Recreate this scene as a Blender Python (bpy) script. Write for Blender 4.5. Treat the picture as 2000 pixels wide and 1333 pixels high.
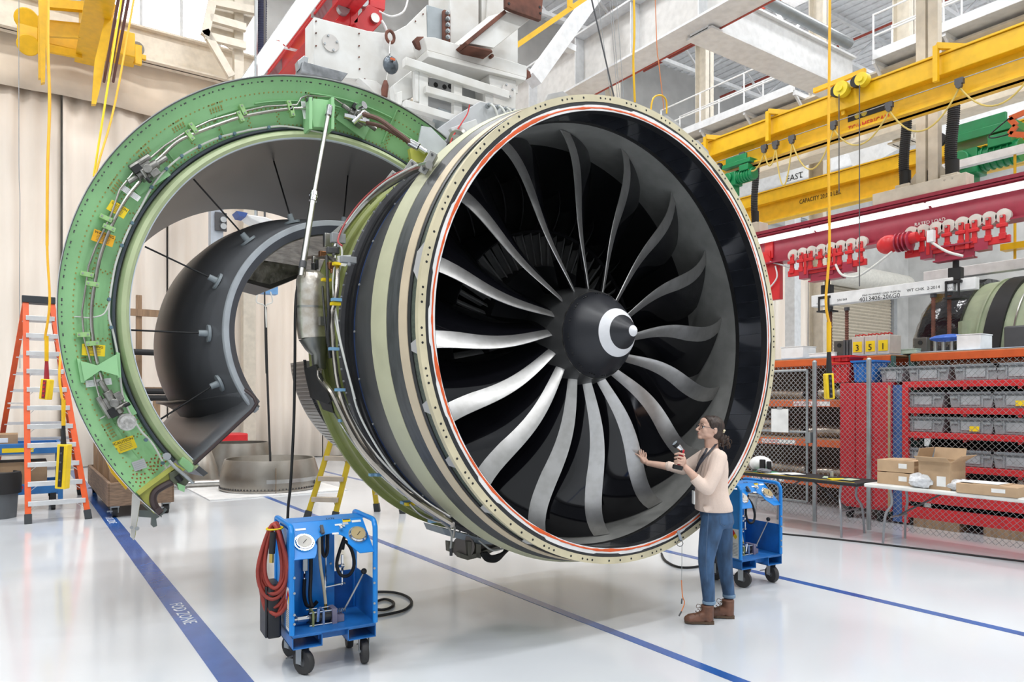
import bpy, math, random
from mathutils import Vector as V, Matrix
random.seed(7)
for o in list(bpy.data.objects): bpy.data.objects.remove(o)
S = bpy.context.scene; COL = S.collection
PI = math.pi
# ---------------------------------------------------------------- camera
F = 1390.0; H = 1.81; HX = 1000.0; HY = 782.0
AZ = math.atan2(965, F)
FW = V((math.sin(AZ), math.cos(AZ), 0)); RT = V((math.cos(AZ), -math.sin(AZ), 0)); UP = V((0, 0, 1)); EYE = V((0, 0, H))
cd = bpy.data.cameras.new('camera'); cam = bpy.data.objects.new('camera', cd); COL.objects.link(cam)
cd.sensor_width = 36; cd.lens = F / 2000 * 36; cd.shift_y = (HY - 666.5) / 2000
cd.clip_end = 300; cam.location = EYE; cam.rotation_euler = (PI / 2, 0, -AZ)
S.camera = cam
# ---------------------------------------------------------------- world and exposure
w = bpy.data.worlds.new('daylight'); S.world = w; w.use_nodes = True
w.node_tree.nodes['Background'].inputs[0].default_value = (0.92, 0.97, 1, 1)
w.node_tree.nodes['Background'].inputs[1].default_value = 0.55
S.view_settings.view_transform = 'Standard'; S.view_settings.look = 'None'; S.view_settings.gamma = 1
S.view_settings.use_curve_mapping = False
S.view_settings.exposure = 0.25
LAMP_POWER = 360
# ---------------------------------------------------------------- photo geometry helpers (pixel of the 2000x1333 frame -> point in the hall)
def ray(x, y): return FW + RT * ((x - HX) / F) + UP * ((HY - y) / F)
def at(x, y, d): return EYE + ray(x, y) * d
def fl(x, y, z=0.0):
    r = ray(x, y); return EYE + r * ((z - H) / r.z)
def onY(x, y, Y):
    r = ray(x, y); return EYE + r * (Y / r.y)
def onX(x, y, X):
    r = ray(x, y); return EYE + r * (X / r.x)
def onZ(x, y, Z): return fl(x, y, Z)
# ---------------------------------------------------------------- materials
MT = {}
def mat(name, col, rough=.5, metal=0., var=.06, scale=6., bump=0., emit=0., spec=.5, coat=0., alpha=1., trans=0., stretch=None, dirt=None):
    if name in MT: return MT[name]
    m = bpy.data.materials.new(name); m.use_nodes = True; N = m.node_tree.nodes; L = m.node_tree.links
    b = N['Principled BSDF']
    tc = N.new('ShaderNodeTexCoord'); mp = N.new('ShaderNodeMapping'); L.new(tc.outputs['Object'], mp.inputs[0])
    if stretch: mp.inputs['Scale'].default_value = stretch
    nz = N.new('ShaderNodeTexNoise'); nz.inputs['Scale'].default_value = scale; nz.inputs['Detail'].default_value = 5
    L.new(mp.outputs[0], nz.inputs['Vector'])
    cr = N.new('ShaderNodeValToRGB'); L.new(nz.outputs[0], cr.inputs[0])
    lo = dirt if dirt else tuple(max(0, c * (1 - var * 1.6)) for c in col); hi = tuple(min(1, c * (1 + var)) for c in col)
    cr.color_ramp.elements[0].position = .3; cr.color_ramp.elements[1].position = .62
    cr.color_ramp.elements[0].color = (*lo, 1); cr.color_ramp.elements[1].color = (*hi, 1)
    L.new(cr.outputs[0], b.inputs['Base Color'])
    b.inputs['Metallic'].default_value = metal
    mr = N.new('ShaderNodeMapRange'); L.new(nz.outputs[0], mr.inputs[0])
    mr.inputs[3].default_value = max(.02, rough * .85); mr.inputs[4].default_value = min(1, rough * 1.15); L.new(mr.outputs[0], b.inputs['Roughness'])
    b.inputs['Specular IOR Level'].default_value = spec
    if coat: b.inputs['Coat Weight'].default_value = coat; b.inputs['Coat Roughness'].default_value = .08
    if bump:
        bp = N.new('ShaderNodeBump'); bp.inputs['Strength'].default_value = bump; bp.inputs['Distance'].default_value = .02
        L.new(nz.outputs[0], bp.inputs['Height']); L.new(bp.outputs[0], b.inputs['Normal'])
    if emit: b.inputs['Emission Color'].default_value = (*col, 1); b.inputs['Emission Strength'].default_value = emit
    if alpha < 1: b.inputs['Alpha'].default_value = alpha
    if trans: b.inputs['Transmission Weight'].default_value = trans
    MT[name] = m; return m
# ---------------------------------------------------------------- mesh builder
def frame(d, up=UP):
    d = d.normalized()
    a = up if abs(d.dot(up)) < .97 else V((1, 0, 0))
    s = d.cross(a).normalized(); return s, s.cross(d).normalized()
def sm(pts, k=5, closed=False):
    P = [V(p) for p in pts]; n = len(P); out = []
    if n < 3: return P
    rng = range(n if closed else n - 1)
    for i in rng:
        if closed: a, b, c, d = P[i - 1], P[i], P[(i + 1) % n], P[(i + 2) % n]
        else: a, b, c, d = P[max(i - 1, 0)], P[i], P[i + 1], P[min(i + 2, n - 1)]
        for j in range(k):
            t = j / k
            out.append(.5 * ((2 * b) + (c - a) * t + (2 * a - 5 * b + 4 * c - d) * t * t + (3 * b - a - 3 * c + d) * t ** 3))
    if not closed: out.append(P[-1])
    return out
class G:
    def __init__(s): s.v = []; s.f = []
    def add(s, vs, fs):
        o = len(s.v); s.v += [V(p) for p in vs]; s.f += [tuple(i + o for i in q) for q in fs]; return s
    def box(s, c, size, rz=0., R=None):
        c = V(c); hx, hy, hz = (q / 2 for q in size)
        M = R if R is not None else Matrix.Rotation(rz, 3, 'Z')
        vs = [c + M @ V((x, y, z)) for x in (-hx, hx) for y in (-hy, hy) for z in (-hz, hz)]
        return s.add(vs, [(0, 1, 3, 2), (4, 6, 7, 5), (0, 4, 5, 1), (2, 3, 7, 6), (0, 2, 6, 4), (1, 5, 7, 3)])
    def bar(s, p, q, w, h, up=UP):
        p, q = V(p), V(q); a, b = frame(q - p, up); a = a * w / 2; b = b * h / 2
        vs = [p - a - b, p + a - b, p + a + b, p - a + b, q - a - b, q + a - b, q + a + b, q - a + b]
        return s.add(vs, [(3, 2, 1, 0), (4, 5, 6, 7), (0, 1, 5, 4), (1, 2, 6, 5), (2, 3, 7, 6), (3, 0, 4, 7)])
    def cyl(s, p, q, r, r2=None, n=12, cap=True):
        p, q = V(p), V(q); r2 = r if r2 is None else r2; a, b = frame(q - p)
        vs = []
        for c, rr in ((p, r), (q, r2)):
            vs += [c + (a * math.cos(2 * PI * i / n) + b * math.sin(2 * PI * i / n)) * rr for i in range(n)]
        fs = [(i, (i + 1) % n, n + (i + 1) % n, n + i) for i in range(n)]
        if cap: fs += [tuple(range(n - 1, -1, -1)), tuple(range(n, 2 * n))]
        return s.add(vs, fs)
    def tube(s, pts, r, n=8, closed=False):
        P = [V(p) for p in pts]; m = len(P); vs = []; a = None
        for i in range(m):
            d = (P[(i + 1) % m] - P[i - 1]) if closed else (P[min(i + 1, m - 1)] - P[max(i - 1, 0)])
            if d.length < 1e-9: d = V((0, 0, 1))
            d.normalize()
            if a is None: a, b = frame(d)
            else:
                a = (a - d * a.dot(d)); a = a.normalized() if a.length > 1e-6 else frame(d)[0]; b = a.cross(d).normalized()
            rr = r[i] if isinstance(r, (list, tuple)) else r
            vs += [P[i] + (a * math.cos(2 * PI * j / n) + b * math.sin(2 * PI * j / n)) * rr for j in range(n)]
        fs = []
        for i in range(m if closed else m - 1):
            k = (i + 1) % m
            fs += [(i * n + j, k * n + j, k * n + (j + 1) % n, i * n + (j + 1) % n) for j in range(n)]
        if not closed: fs += [tuple(range(n)), tuple(range(m * n - 1, (m - 1) * n - 1, -1))]
        return s.add(vs, fs)
    def prism(s, poly, d):
        P = [V(p) for p in poly]; d = V(d); n = len(P)
        nrm = V((0, 0, 0))
        for i in range(n): nrm += P[i].cross(P[(i + 1) % n])
        if nrm.dot(d) > 0: P = P[::-1]
        return s.add(P + [p + d for p in P], [tuple(range(n)), tuple(range(2 * n - 1, n - 1, -1))] + [(i, n + i, n + (i + 1) % n, (i + 1) % n) for i in range(n)])
    def lathe(s, prof, c, n=96, a0=0., a1=360., closed=True, ax='Y'):
        # profile of (radius, station) around an axis through c; angle 0 = +X, 90 = +Z
        c = V(c); m = len(prof); full = abs(a1 - a0) >= 360; k = n if full else n + 1; vs = []
        for i in range(k):
            t = math.radians(a0 + (a1 - a0) * i / n); ct, st = math.cos(t), math.sin(t)
            for r, y in prof:
                vs.append(c + (V((r * ct, y, r * st)) if ax == 'Y' else V((r * ct, r * st, y)) if ax == 'Z' else V((y, r * ct, r * st))))
        fs = []
        for i in range(n):
            j = (i + 1) % k
            for q in range(m if closed else m - 1):
                p = (q + 1) % m; fs.append((i * m + q, i * m + p, j * m + p, j * m + q))
        if not full and closed: fs += [tuple(range(m - 1, -1, -1)), tuple(range(n * m, n * m + m))]
        return s.add(vs, fs)
    def sph(s, c, r, n=12, sc=(1, 1, 1), R=None):
        c = V(c); m = n // 2 + 1; vs = []
        for i in range(m + 1):
            t = PI * i / m
            for j in range(n):
                q = V((math.sin(t) * math.cos(2 * PI * j / n) * sc[0], math.sin(t) * math.sin(2 * PI * j / n) * sc[1], math.cos(t) * sc[2])) * r
                vs.append(c + (R @ q if R else q))
        return s.add(vs, [(i * n + j, (i + 1) * n + j, (i + 1) * n + (j + 1) % n, i * n + (j + 1) % n) for i in range(m) for j in range(n)])
    def shift(s, M, k=0):
        for i in range(k, len(s.v)): s.v[i] = M @ s.v[i]
        return s
def setp(o, label=None, cat=None, group=None, kind=None):
    if label: o['label'] = label
    if cat: o['category'] = cat
    if group: o['group'] = group
    if kind: o['kind'] = kind
    return o
def obj(name, g, m, parent=None, ang=35, bev=0., label=None, cat=None, group=None, kind=None):
    me = bpy.data.meshes.new(name)
    me.from_pydata([tuple(p) for p in g.v], [], g.f)
    me.validate()
    me.materials.append(m)
    if ang:
        me.polygons.foreach_set('use_smooth', [True] * len(me.polygons)); me.set_sharp_from_angle(angle=math.radians(ang))
    o = bpy.data.objects.new(name, me); COL.objects.link(o)
    if parent is not None: attach(o, parent)
    if bev:
        b = o.modifiers.new('bevel', 'BEVEL'); b.width = bev; b.segments = 2; b.limit_method = 'ANGLE'; b.angle_limit = math.radians(50)
    return setp(o, label, cat, group, kind)
def world_m(o):
    m = o.matrix_basis
    return (world_m(o.parent) @ o.matrix_parent_inverse @ m) if o.parent else m.copy()
def attach(o, parent):
    o.parent = parent; o.matrix_parent_inverse = world_m(parent).inverted()
def thing(name, label, cat, loc=(0, 0, 0), rz=0., group=None, kind=None):
    o = bpy.data.objects.new(name, None); COL.objects.link(o); o.empty_display_size = .2
    o.location = loc; o.rotation_euler = (0, 0, rz); return setp(o, label, cat, group, kind)
def dup(o, parent=None):
    c = o.copy(); COL.objects.link(c)
    if parent is not None: c.parent = parent
    for ch in list(o.children): dup(ch, c)
    return c
def moved(root, d, label=None, group=None, rz=0.):
    c = dup(root); c.location = V(root.location) + V(d); c.rotation_euler.z += rz
    if label: c['label'] = label
    if group: c['group'] = group
    return c
def text(s, m, o, xd, ud, size, parent, depth=.002, name='lettering', sx=1., align='LEFT'):
    cu = bpy.data.curves.new(name, 'FONT'); cu.body = s; cu.size = size; cu.align_x = align; cu.extrude = depth / 2; cu.resolution_u = 2
    t = bpy.data.objects.new(name, cu); me = bpy.data.meshes.new_from_object(t); bpy.data.objects.remove(t)
    xd = V(xd).normalized(); n = xd.cross(V(ud)).normalized(); yd = n.cross(xd)
    M = Matrix(((xd.x * sx, yd.x, n.x, o[0]), (xd.y * sx, yd.y, n.y, o[1]), (xd.z * sx, yd.z, n.z, o[2]), (0, 0, 0, 1)))
    me.transform(M); me.materials.clear(); me.materials.append(m)
    ob = bpy.data.objects.new(name, me); COL.objects.link(ob)
    if parent is not None: attach(ob, parent)
    return ob
def ibeam(g, p, q, w, h, t=.03, up=UP):
    # I section whose centre line runs p -> q
    p, q = V(p), V(q); b = frame(q - p, up)[1]
    g.bar(p, q, t, h, up)
    for s in (-1, 1): g.bar(p + b * s * (h / 2 - t / 2), q + b * s * (h / 2 - t / 2), w, t, up)
    return g
# palette
WHITE = mat('white_paint', (.80, .80, .79), .4); CREAM = mat('cream_paint', (.70, .62, .50), .5)
YEL = mat('crane_yellow', (.80, .46, .008), .42); RED = mat('signal_red', (.60, .02, .025), .35); MAROON = mat('maroon_paint', (.34, .03, .06), .3)
BLACK = mat('black_rubber', (.012, .012, .013), .6); DGREY = mat('dark_grey', (.08, .08, .085), .5); GREY = mat('mid_grey', (.32, .33, .34), .5)
STEEL = mat('brushed_steel', (.48, .47, .45), .3, 1., .1); CHROME = mat('polished_steel', (.75, .75, .76), .12, 1.); ZINC = mat('galvanised_steel', (.42, .44, .45), .45, .8)
BLUE = mat('cart_blue', (.015, .20, .60), .35); ORANGE = mat('rack_orange', (.62, .11, .02), .5); RUST = mat('rusted_steel', (.16, .065, .045), .8, .2, .3)
INK = mat('black_print', (.01, .01, .01), .6); PAPER = mat('white_label', (.82, .82, .80), .6); REDINK = mat('red_print', (.6, .02, .02), .6)
YLAB = mat('yellow_placard', (.86, .62, .01), .5); GREEN_HOIST = mat('hoist_green', (.005, .22, .07), .4); LAMP = mat('lamp_tube', (1, .98, .95), .5, emit=2.5)
wcab = mat('white_cable', (.66, .66, .62), .5)
# ================================================================ the hall
WY = 22.3; ZC = 17.0; XR = 46.0
fm = mat('epoxy_floor', (.66, .685, .715), .14, 0, .035, .35, spec=.5, coat=.25)
obj('floor', G().box((15, 6, -.1), (66, 36, .2)), fm, kind='structure')
cm = mat('ceiling_deck', (.74, .75, .77), .7)
ceil = obj('ceiling', G().box((15, 6, ZC + .1), (66, 36, .2)), cm, kind='structure')
g = G()
for i in range(150):
    g.box((-17.5 + i * .44, 6, ZC - .02), (.16, 34, .05))
obj('deck_rib', g, cm, ceil, ang=0, kind='stuff')
wallm = mat('insulated_wall', (.54, .535, .52), .8, 0, .08, 1.2, bump=.3)
wb = obj('wall_back', G().box((15, WY + .35, ZC / 2), (66, .2, ZC)), wallm, kind='structure')
wr = obj('wall_right', G().box((XR + .1, 6, ZC / 2), (.2, 36, ZC)), wallm, kind='structure')
# hung canvas curtain panels along the back wall
cur = mat('canvas_curtain', (.88, .80, .71), .85, 0, .05, 1.5, bump=.1, dirt=(.80, .70, .60), stretch=(1, 1, .12))
def curtain_panel(x0, x1, z0, z1, seed):
    rnd = random.Random(seed); g = G(); n = max(8, int((x1 - x0) / .09)); k = 7
    ph = [rnd.uniform(0, 6.28) for _ in range(4)]
    vs = []
    for j in range(k):
        z = z0 + (z1 - z0) * j / (k - 1)
        for i in range(n + 1):
            x = x0 + (x1 - x0) * i / n
            amp = .085 + .03 * (1 - j / (k - 1))
            y = WY - .12 + amp * (math.sin(x * 4.1 + ph[0]) * .6 + .5 * math.sin(x * 7.7 + ph[1] + z * .15) + .45 * math.sin(x * 15 + ph[2] + .2 * math.sin(z)))
            vs.append((x, y, z))
    g.add(vs, [(j * (n + 1) + i, j * (n + 1) + i + 1, (j + 1) * (n + 1) + i + 1, (j + 1) * (n + 1) + i) for j in range(k - 1) for i in range(n)])
    o = obj('curtain_panel', g, cur, wb, ang=0); o.data.polygons.foreach_set('use_smooth', [True] * len(o.data.polygons))
    so = o.modifiers.new('cloth', 'SOLIDIFY'); so.thickness = .012
x = -6.0; k = 0
while x < 34:
    wdt = 2.35 + .3 * math.sin(k * 2.3); curtain_panel(x, x + wdt - .05, .02, 9.95, k); x += wdt; k += 1
# valance that covers the top of the curtain
val = mat('canvas_valance', (.80, .68, .54), .85, 0, .08, 1.1, bump=.2)
g = G(); n = 180; vs = []
for j in range(5):
    z = 9.75 + j * .55
    for i in range(n + 1):
        xx = -8 + 16 * i / n
        vs.append((xx, WY - .32 + .03 * math.sin(xx * 2.2 + j * .9) + .025 * math.sin(xx * 5.3 - j), z + .04 * math.sin(xx * 1.3)))
g.add(vs, [(j * (n + 1) + i, j * (n + 1) + i + 1, (j + 1) * (n + 1) + i + 1, (j + 1) * (n + 1) + i) for j in range(4) for i in range(n)])
o = obj('curtain_valance', g, val, wb, ang=80); so = o.modifiers.new('cloth', 'SOLIDIFY'); so.thickness = .012
# floor marking lines
blueline = mat('blue_floor_tape', (.02, .10, .36), .25, 0, .12, 3, coat=.3)
for nm, x0, x1, y0, y1 in (('trim_1', 1.055, 1.245, -2, 21.5), ('trim_2', 3.77, 3.86, -2, 21.5), ('trim_3', 6.33, 6.43, -2, 21.5)):
    o = obj(nm, G().box(((x0 + x1) / 2, (y0 + y1) / 2, .001), (x1 - x0, y1 - y0, .003)), blueline, ang=0, kind='structure')
    if nm == 'trim_1':
        for yy in (6.9, 12.6):
            text('FOD ZONE', mat('floor_white_print', (.75, .77, .8), .4), (1.10, yy, .0035), (0, -1, 0), (1, 0, 0), .145, o, .001, sx=.95)
# ceiling lamps: rows of high-bay fixtures
fixm = mat('fixture_white', (.8, .8, .8), .4)
ords = ['first', 'second', 'third', 'fourth', 'fifth', 'sixth', 'seventh', 'eighth', 'ninth', 'tenth']
for iy, ly in enumerate((-6, 1, 8, 15)):
    for ix, lx in enumerate((-8, -1, 6, 13, 22, 32, 41)):
        t = thing('ceiling_lamp', 'white high-bay ceiling lamp, %s from the left in the %s row from the curtain' % (ords[ix], ords[3 - iy]), 'lamp', (lx, ly, ZC - .9), group='high-bay ceiling lamps')
        obj('housing', G().box((lx, ly, ZC - .78), (2.6, 1.0, .12)), fixm, t)
        for s in (-1, 1): obj('hanger_rod', G().cyl((lx + s, ly, ZC - .72), (lx + s, ly, ZC + .01), .015, n=6), ZINC, t)
        ld = bpy.data.lights.new('lamp_light', 'AREA'); ld.shape = 'RECTANGLE'; ld.size = 2.5; ld.size_y = .9; ld.energy = LAMP_POWER; ld.color = (.975, .99, 1)
        lo = bpy.data.objects.new('lamp_light', ld); COL.objects.link(lo); lo.location = (lx, ly, ZC - .86); attach(lo, t)
# ================================================================ the jet engine (axis along local Y, front flange at local y = 0)
EC = V((3.877, 4.007, 0)); EZ = 2.342; EYAW = math.radians(-1.75); ER = Matrix.Rotation(EYAW, 3, 'Z')
def ew(x, y, z): return EC + ER @ V((x, y, z + EZ))           # engine coordinates (z from the axis) -> world
def epl(px, py, t):                                           # pixel -> world on the engine plane y = t
    n = ER @ V((0, 1, 0)); p0 = ew(0, t, 0); r = ray(px, py); return EYE + r * ((p0 - EYE).dot(n) / r.dot(n))
ERI = ER.inverted()
def ecy(px, py, R):                                           # pixel -> world on the near side of the engine cylinder of radius R
    o = ERI @ (EYE - EC) - V((0, 0, EZ)); d = ERI @ ray(px, py)
    a = d.x ** 2 + d.z ** 2; b = 2 * (o.x * d.x + o.z * d.z); c = o.x ** 2 + o.z ** 2 - R * R; D = b * b - 4 * a * c
    k = (-b - math.sqrt(max(D, 0))) / (2 * a); return EYE + ray(px, py) * k
eng = thing('jet_engine', 'huge jet engine with black fan blades and banded grey and tan case', 'engine', EC, EYAW)
EM = Matrix.Translation(EC + V((0, 0, EZ))) @ Matrix.Rotation(EYAW, 4, 'Z')
def elathe(name, prof, m, n=128, a0=0, a1=360, closed=True, parent=None, ang=35, kind=None, label=None):
    g = G().lathe(prof, (0, 0, 0), n, a0, a1, closed); g.shift(EM); return obj(name, g, m, parent or eng, ang, kind=kind, label=label)
flm = mat('flange_cream', (.62, .55, .37), .5, 0, .08, 5); tan = mat('tan_wrap', (.62, .51, .36), .55, 0, .05, 4); crm = mat('pale_green_wrap', (.50, .49, .33), .5, 0, .05, 4)
comp = mat('dark_composite', (.055, .057, .06), .42, 0, .2, 7, stretch=(1, 5, 1)); compg = mat('olive_composite', (.07, .085, .065), .45, 0, .25, 60)
cbl = mat('black_band', (.018, .018, .02), .4); lime = mat('primer_olive_green', (.23, .26, .07), .45, 0, .12, 3); bln = mat('blue_sealant', (.03, .06, .16), .4)
liner = mat('black_liner', (.05, .055, .07), .17, .6, .15, 4, spec=.8, coat=.5); abr = mat('grey_abradable', (.20, .20, .19), .5, 0, .08, 9); duct = mat('dark_duct', (.02, .02, .022), .35)
elathe('front_flange', [(1.735, .0), (1.786, .0), (1.786, .045), (1.735, .045)], flm)
elathe('case_band', [(1.748, .045), (1.765, .045), (1.78, .115), (1.748, .115)], compg)
elathe('case_band', [(1.748, .115), (1.788, .115), (1.795, .145), (1.748, .145)], cbl)
elathe('case_band', [(1.748, .145), (1.800, .145), (1.813, .245), (1.748, .245)], tan)
elathe('case_band', [(1.748, .245), (1.814, .245), (1.838, .385), (1.748, .385)], comp)
elathe('case_band', [(1.748, .385), (1.842, .385), (1.866, .50), (1.864, .60), (1.748, .60)], crm)
elathe('case_band', [(1.748, .60), (1.862, .60), (1.82, .80), (1.78, 1.0), (1.762, 1.185), (1.748, 1.185)], comp)
elathe('seam', [(1.748, 1.185), (1.764, 1.185), (1.764, 1.205), (1.748, 1.205)], bln)
elathe('case_band', [(1.748, 1.205), (1.785, 1.205), (1.79, 1.25), (1.80, 1.25), (1.80, 1.31), (1.748, 1.31)], cbl)
elathe('rear_flange', [(1.748, 1.31), (1.832, 1.31), (1.832, 1.375), (1.748, 1.375)], DGREY)
elathe('rear_case', [(1.66, 1.375), (1.80, 1.375), (1.79, 1.42), (1.79, 1.50), (1.815, 1.52), (1.815, 1.55), (1.79, 1.57), (1.80, 1.78), (1.825, 1.80), (1.825, 1.84), (1.80, 1.86), (1.81, 2.03), (1.85, 2.05), (1.85, 2.09), (1.66, 2.09)], lime)
# bolts, holes and fasteners around the flanges
g = G(); random.seed(3); a = 0
while a < 360:
    for k in range(1 if random.random() < .55 else 3):
        t = math.radians(a); c = V((1.762 * math.cos(t), -.001, 1.762 * math.sin(t))); g.cyl(c, c + V((0, .004, 0)), .0085 if k != 1 else .007, n=8); a += 1.55 if k < 2 else 3.3
    a += 2.1
g.shift(EM); obj('flange_hole', g, INK, eng, ang=0, kind='stuff')
g = G()
for i in range(120):
    t = math.radians(i * 3); c = V((math.cos(t), 0, math.sin(t)))
    g.cyl(c * 1.83 + V((0, 1.34, 0)), c * 1.843 + V((0, 1.34, 0)), .009, n=6)
    if i % 4 == 0: g.cyl(c * 1.765 + V((0, 1.17, 0)), c * 1.775 + V((0, 1.17, 0)), .009, n=6)
g.shift(EM); obj('flange_bolt', g, GREY, eng, ang=0, kind='stuff')
for i, a in enumerate((112, 74, 62, 168, 186, 199, 212, 226, 240, 256)):      # small lifting and bracket lugs on the front rim
    t = math.radians(a); e = V((math.cos(t), 0, math.sin(t))); q = V((-math.sin(t), 0, math.cos(t)))
    wd = .13 if a in (74, 62, 112, 168) else .05; hh = .05 if a in (74, 62, 112) else .035
    if a in (62, 74, 112): pts = [e * 1.775 - q * wd, e * 1.775 + q * wd, e * (1.775 + hh) + q * wd * .55, e * (1.775 + hh) - q * wd * .55]; g = G().prism([p + V((0, .02, 0)) for p in pts], (0, .012, 0))
    else:
        b = e * 1.768; g = G().prism([b + V((0, .05, 0)) - q * wd, b + V((0, .05, 0)) + q * wd, b + V((0, .05 + hh * 1.6, 0)) + q * wd * .5 + e * .015, b + V((0, .05 + hh * 1.6, 0)) - q * wd * .5 + e * .015], e * .012)
    g.shift(EM); obj('rim_lug', g, mat('lug_grey', (.42, .41, .40), .5), eng)
# white masking tape with a brushed orange sealant bead round the inlet lip
elathe('inlet_lip', [(1.665, .0), (1.737, .004), (1.737, .06), (1.665, .06)], cbl)
g = G(); n = 400; vs = []; rnd = random.Random(5); inn = 1.719
for i in range(n):
    if i % 9 == 0: inn = 1.709 + rnd.uniform(-.006, .008)
    t = 2 * PI * i / n
    for r, y in ((1.668, -.002), (inn, -.002), (inn, .003), (1.668, .003)): vs.append((r * math.cos(t), y, r * math.sin(t)))
g.add(vs, [(i * 4 + q, i * 4 + (q + 1) % 4, ((i + 1) % n) * 4 + (q + 1) % 4, ((i + 1) % n) * 4 + q) for i in range(n) for q in range(4)])
g.shift(EM); obj('masking_tape', g, mat('masking_tape_white', (.82, .80, .78), .6), eng)
g = G(); vs = []; c0 = 1.686; wv = .008
for i in range(n):
    t = 2 * PI * i / n; wv += rnd.uniform(-.0024, .0024); wv = min(.0115, max(.0045, wv)); c0 += rnd.uniform(-.0013, .0013); c0 = min(1.693, max(1.680, c0))
    k = 1.25 if math.cos(t) < .3 else .75
    for r, y in ((c0 - wv * k, -.003), (c0, -.006), (c0 + wv * k, -.003), (c0, .001)): vs.append((r * math.cos(t), y, r * math.sin(t)))
g.add(vs, [(i * 4 + q, i * 4 + (q + 1) % 4, ((i + 1) % n) * 4 + (q + 1) % 4, ((i + 1) % n) * 4 + q) for i in range(n) for q in range(4)])
g.shift(EM); obj('orange_sealant', g, mat('orange_sealant', (.72, .10, .015), .5), eng, label='brushed orange sealant bead')
# inlet liner panels, seam, fan shroud and by-pass duct
NP = 70; da = 360 / NP
g = G().lathe([(1.668, .004), (1.70, .335), (1.72, .335), (1.70, .004)], (0, 0, 0), 4, -da / 2 + .055, da / 2 - .055); g.shift(EM)
p0 = obj('liner_panel', g, liner, eng)
piv = EM @ V((0, 0, 0))
for k in range(1, NP):
    o = p0.copy(); COL.objects.link(o)
    o.matrix_basis = EM @ Matrix.Rotation(math.radians(da * k), 4, 'Y') @ EM.inverted()
elathe('liner_backing', [(1.674, .008), (1.706, .335), (1.725, .335), (1.71, .008)], mat('seam_grey', (.10, .11, .13), .5))
elathe('seam_ring', [(1.698, .335), (1.712, .337), (1.712, .372), (1.698, .374), (1.74, .374), (1.74, .335)], INK)
elathe('fan_shroud', [(1.70, .374), (1.70, .95), (1.74, .95), (1.74, .374)], abr)
elathe('duct_wall', [(1.699, .95), (1.66, 1.3), (1.60, 2.05), (1.66, 2.05), (1.72, 1.3), (1.74, .95)], duct)
elathe('light_stop_disc', [(.02, 2.06), (1.66, 2.06), (1.66, 2.08), (.02, 2.08)], INK)  # added black disc closing the open rear, stops light leaking through the fan
elathe('core_cowl', [(.97, 1.06), (.985, 1.04), (1.0, 1.06), (1.08, 1.5), (1.12, 2.05), (1.05, 2.05), (.97, 1.5)], duct)
elathe('inner_hub', [(.40, .80), (.66, 1.0), (.70, 1.5), (.4, 1.5)], duct)
vm = mat('vane_grey', (.07, .07, .07), .35, .3)
def vane(r0, r1, t0, ch, b0, b1, nseg, th, bow=0.):
    g = G(); vs = []; ns = 6
    for i in range(ns):
        x = i / (ns - 1); r = r0 + (r1 - r0) * x
        for s in range(nseg + 1):
            u = s / nseg; be = math.radians(b0 + (b1 - b0) * u); y = t0 + ch * u * math.cos(be * .5) + bow * (x - .5) ** 2; ta = math.radians(-math.degrees(ch * u * math.sin(be) / r))
            e = V((math.cos(ta), 0, math.sin(ta))); q = V((-math.sin(ta), 0, math.cos(ta)))
            for sg in (1, -1): vs.append(e * r + q * sg * th * (.25 + math.sin(PI * min(1, u + .1))) + V((0, y, 0)))
    m = (nseg + 1) * 2; fs = []
    for i in range(ns - 1):
        for s in range(nseg):
            for k in (0, 1):
                a = i * m + s * 2 + k; b = a + 2; c = b + m; d = a + m; fs.append((a, b, c, d) if k else (d, c, b, a))
        a = i * m; fs.append((a, a + 1, a + m + 1, a + m)); a = i * m + nseg * 2; fs.append((a + 1, a, a + m, a + m + 1))
    g.add(vs, fs); g.shift(EM); return g
def ring_of(name, g, m, n):
    o0 = obj(name, g, m, eng, ang=50)
    for k in range(1, n):
        o = o0.copy(); COL.objects.link(o); o.matrix_basis = EM @ Matrix.Rotation(2 * PI * k / n, 4, 'Y') @ EM.inverted()
ring_of('booster_vane', vane(.68, .965, 1.06, .14, 55, 10, 4, .006), mat('vane_silver', (.42, .42, .41), .35, .5), 64)
ring_of('outlet_guide_vane', vane(1.0, 1.63, 1.45, .32, 35, 0, 4, .012, .5), vm, 40)
# spinner and hub
spin = mat('spinner_black', (.016, .017, .022), .38, 0, .05)
def spr(t):
    k = [(-.09, 0), (-.085, .012), (-.06, .036), (.065, .133), (.13, .190), (.20, .245), (.28, .305), (.34, .340), (.375, .352)]
    for (a, r), (b, q) in zip(k, k[1:]):
        if t <= b: return r + (q - r) * (t - a) / (b - a)
    return k[-1][1]
sp = elathe('spinner', [(spr(t), t) for t in [-.0899, -.086, -.075, -.06, -.03, 0, .03, .065, .1, .13, .165, .2, .24, .28, .31, .34, .375]] + [(.3, .4), (.0, .4)], spin, 64, closed=False, ang=25)
swm = mat('spinner_white', (.80, .80, .82), .45)
g = G().lathe([(spr(t) + .0015, t - .0015) for t in (.065, .08, .1, .115, .13)], (0, 0, 0), 64, closed=False); g.shift(EM); obj('white_ring', g, swm, sp)
g = G().lathe([(spr(t) + .0015, t - .0015) for t in (-.0898, -.085, -.075, -.06, -.052)], (0, 0, 0), 24, closed=False); g.shift(EM); obj('white_tip', g, swm, sp)
g = G()
for i in range(16):
    for d, r in ((-4, .005), (0, .008), (4, .005)):
        t = math.radians(i * 22.5 + d + 6); c = V((math.cos(t) * .333, .325, math.sin(t) * .333)); nn = V((math.cos(t) * .75, -.6, math.sin(t) * .75)); g.cyl(c - nn * .006, c + nn * .004, r, n=6)
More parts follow.
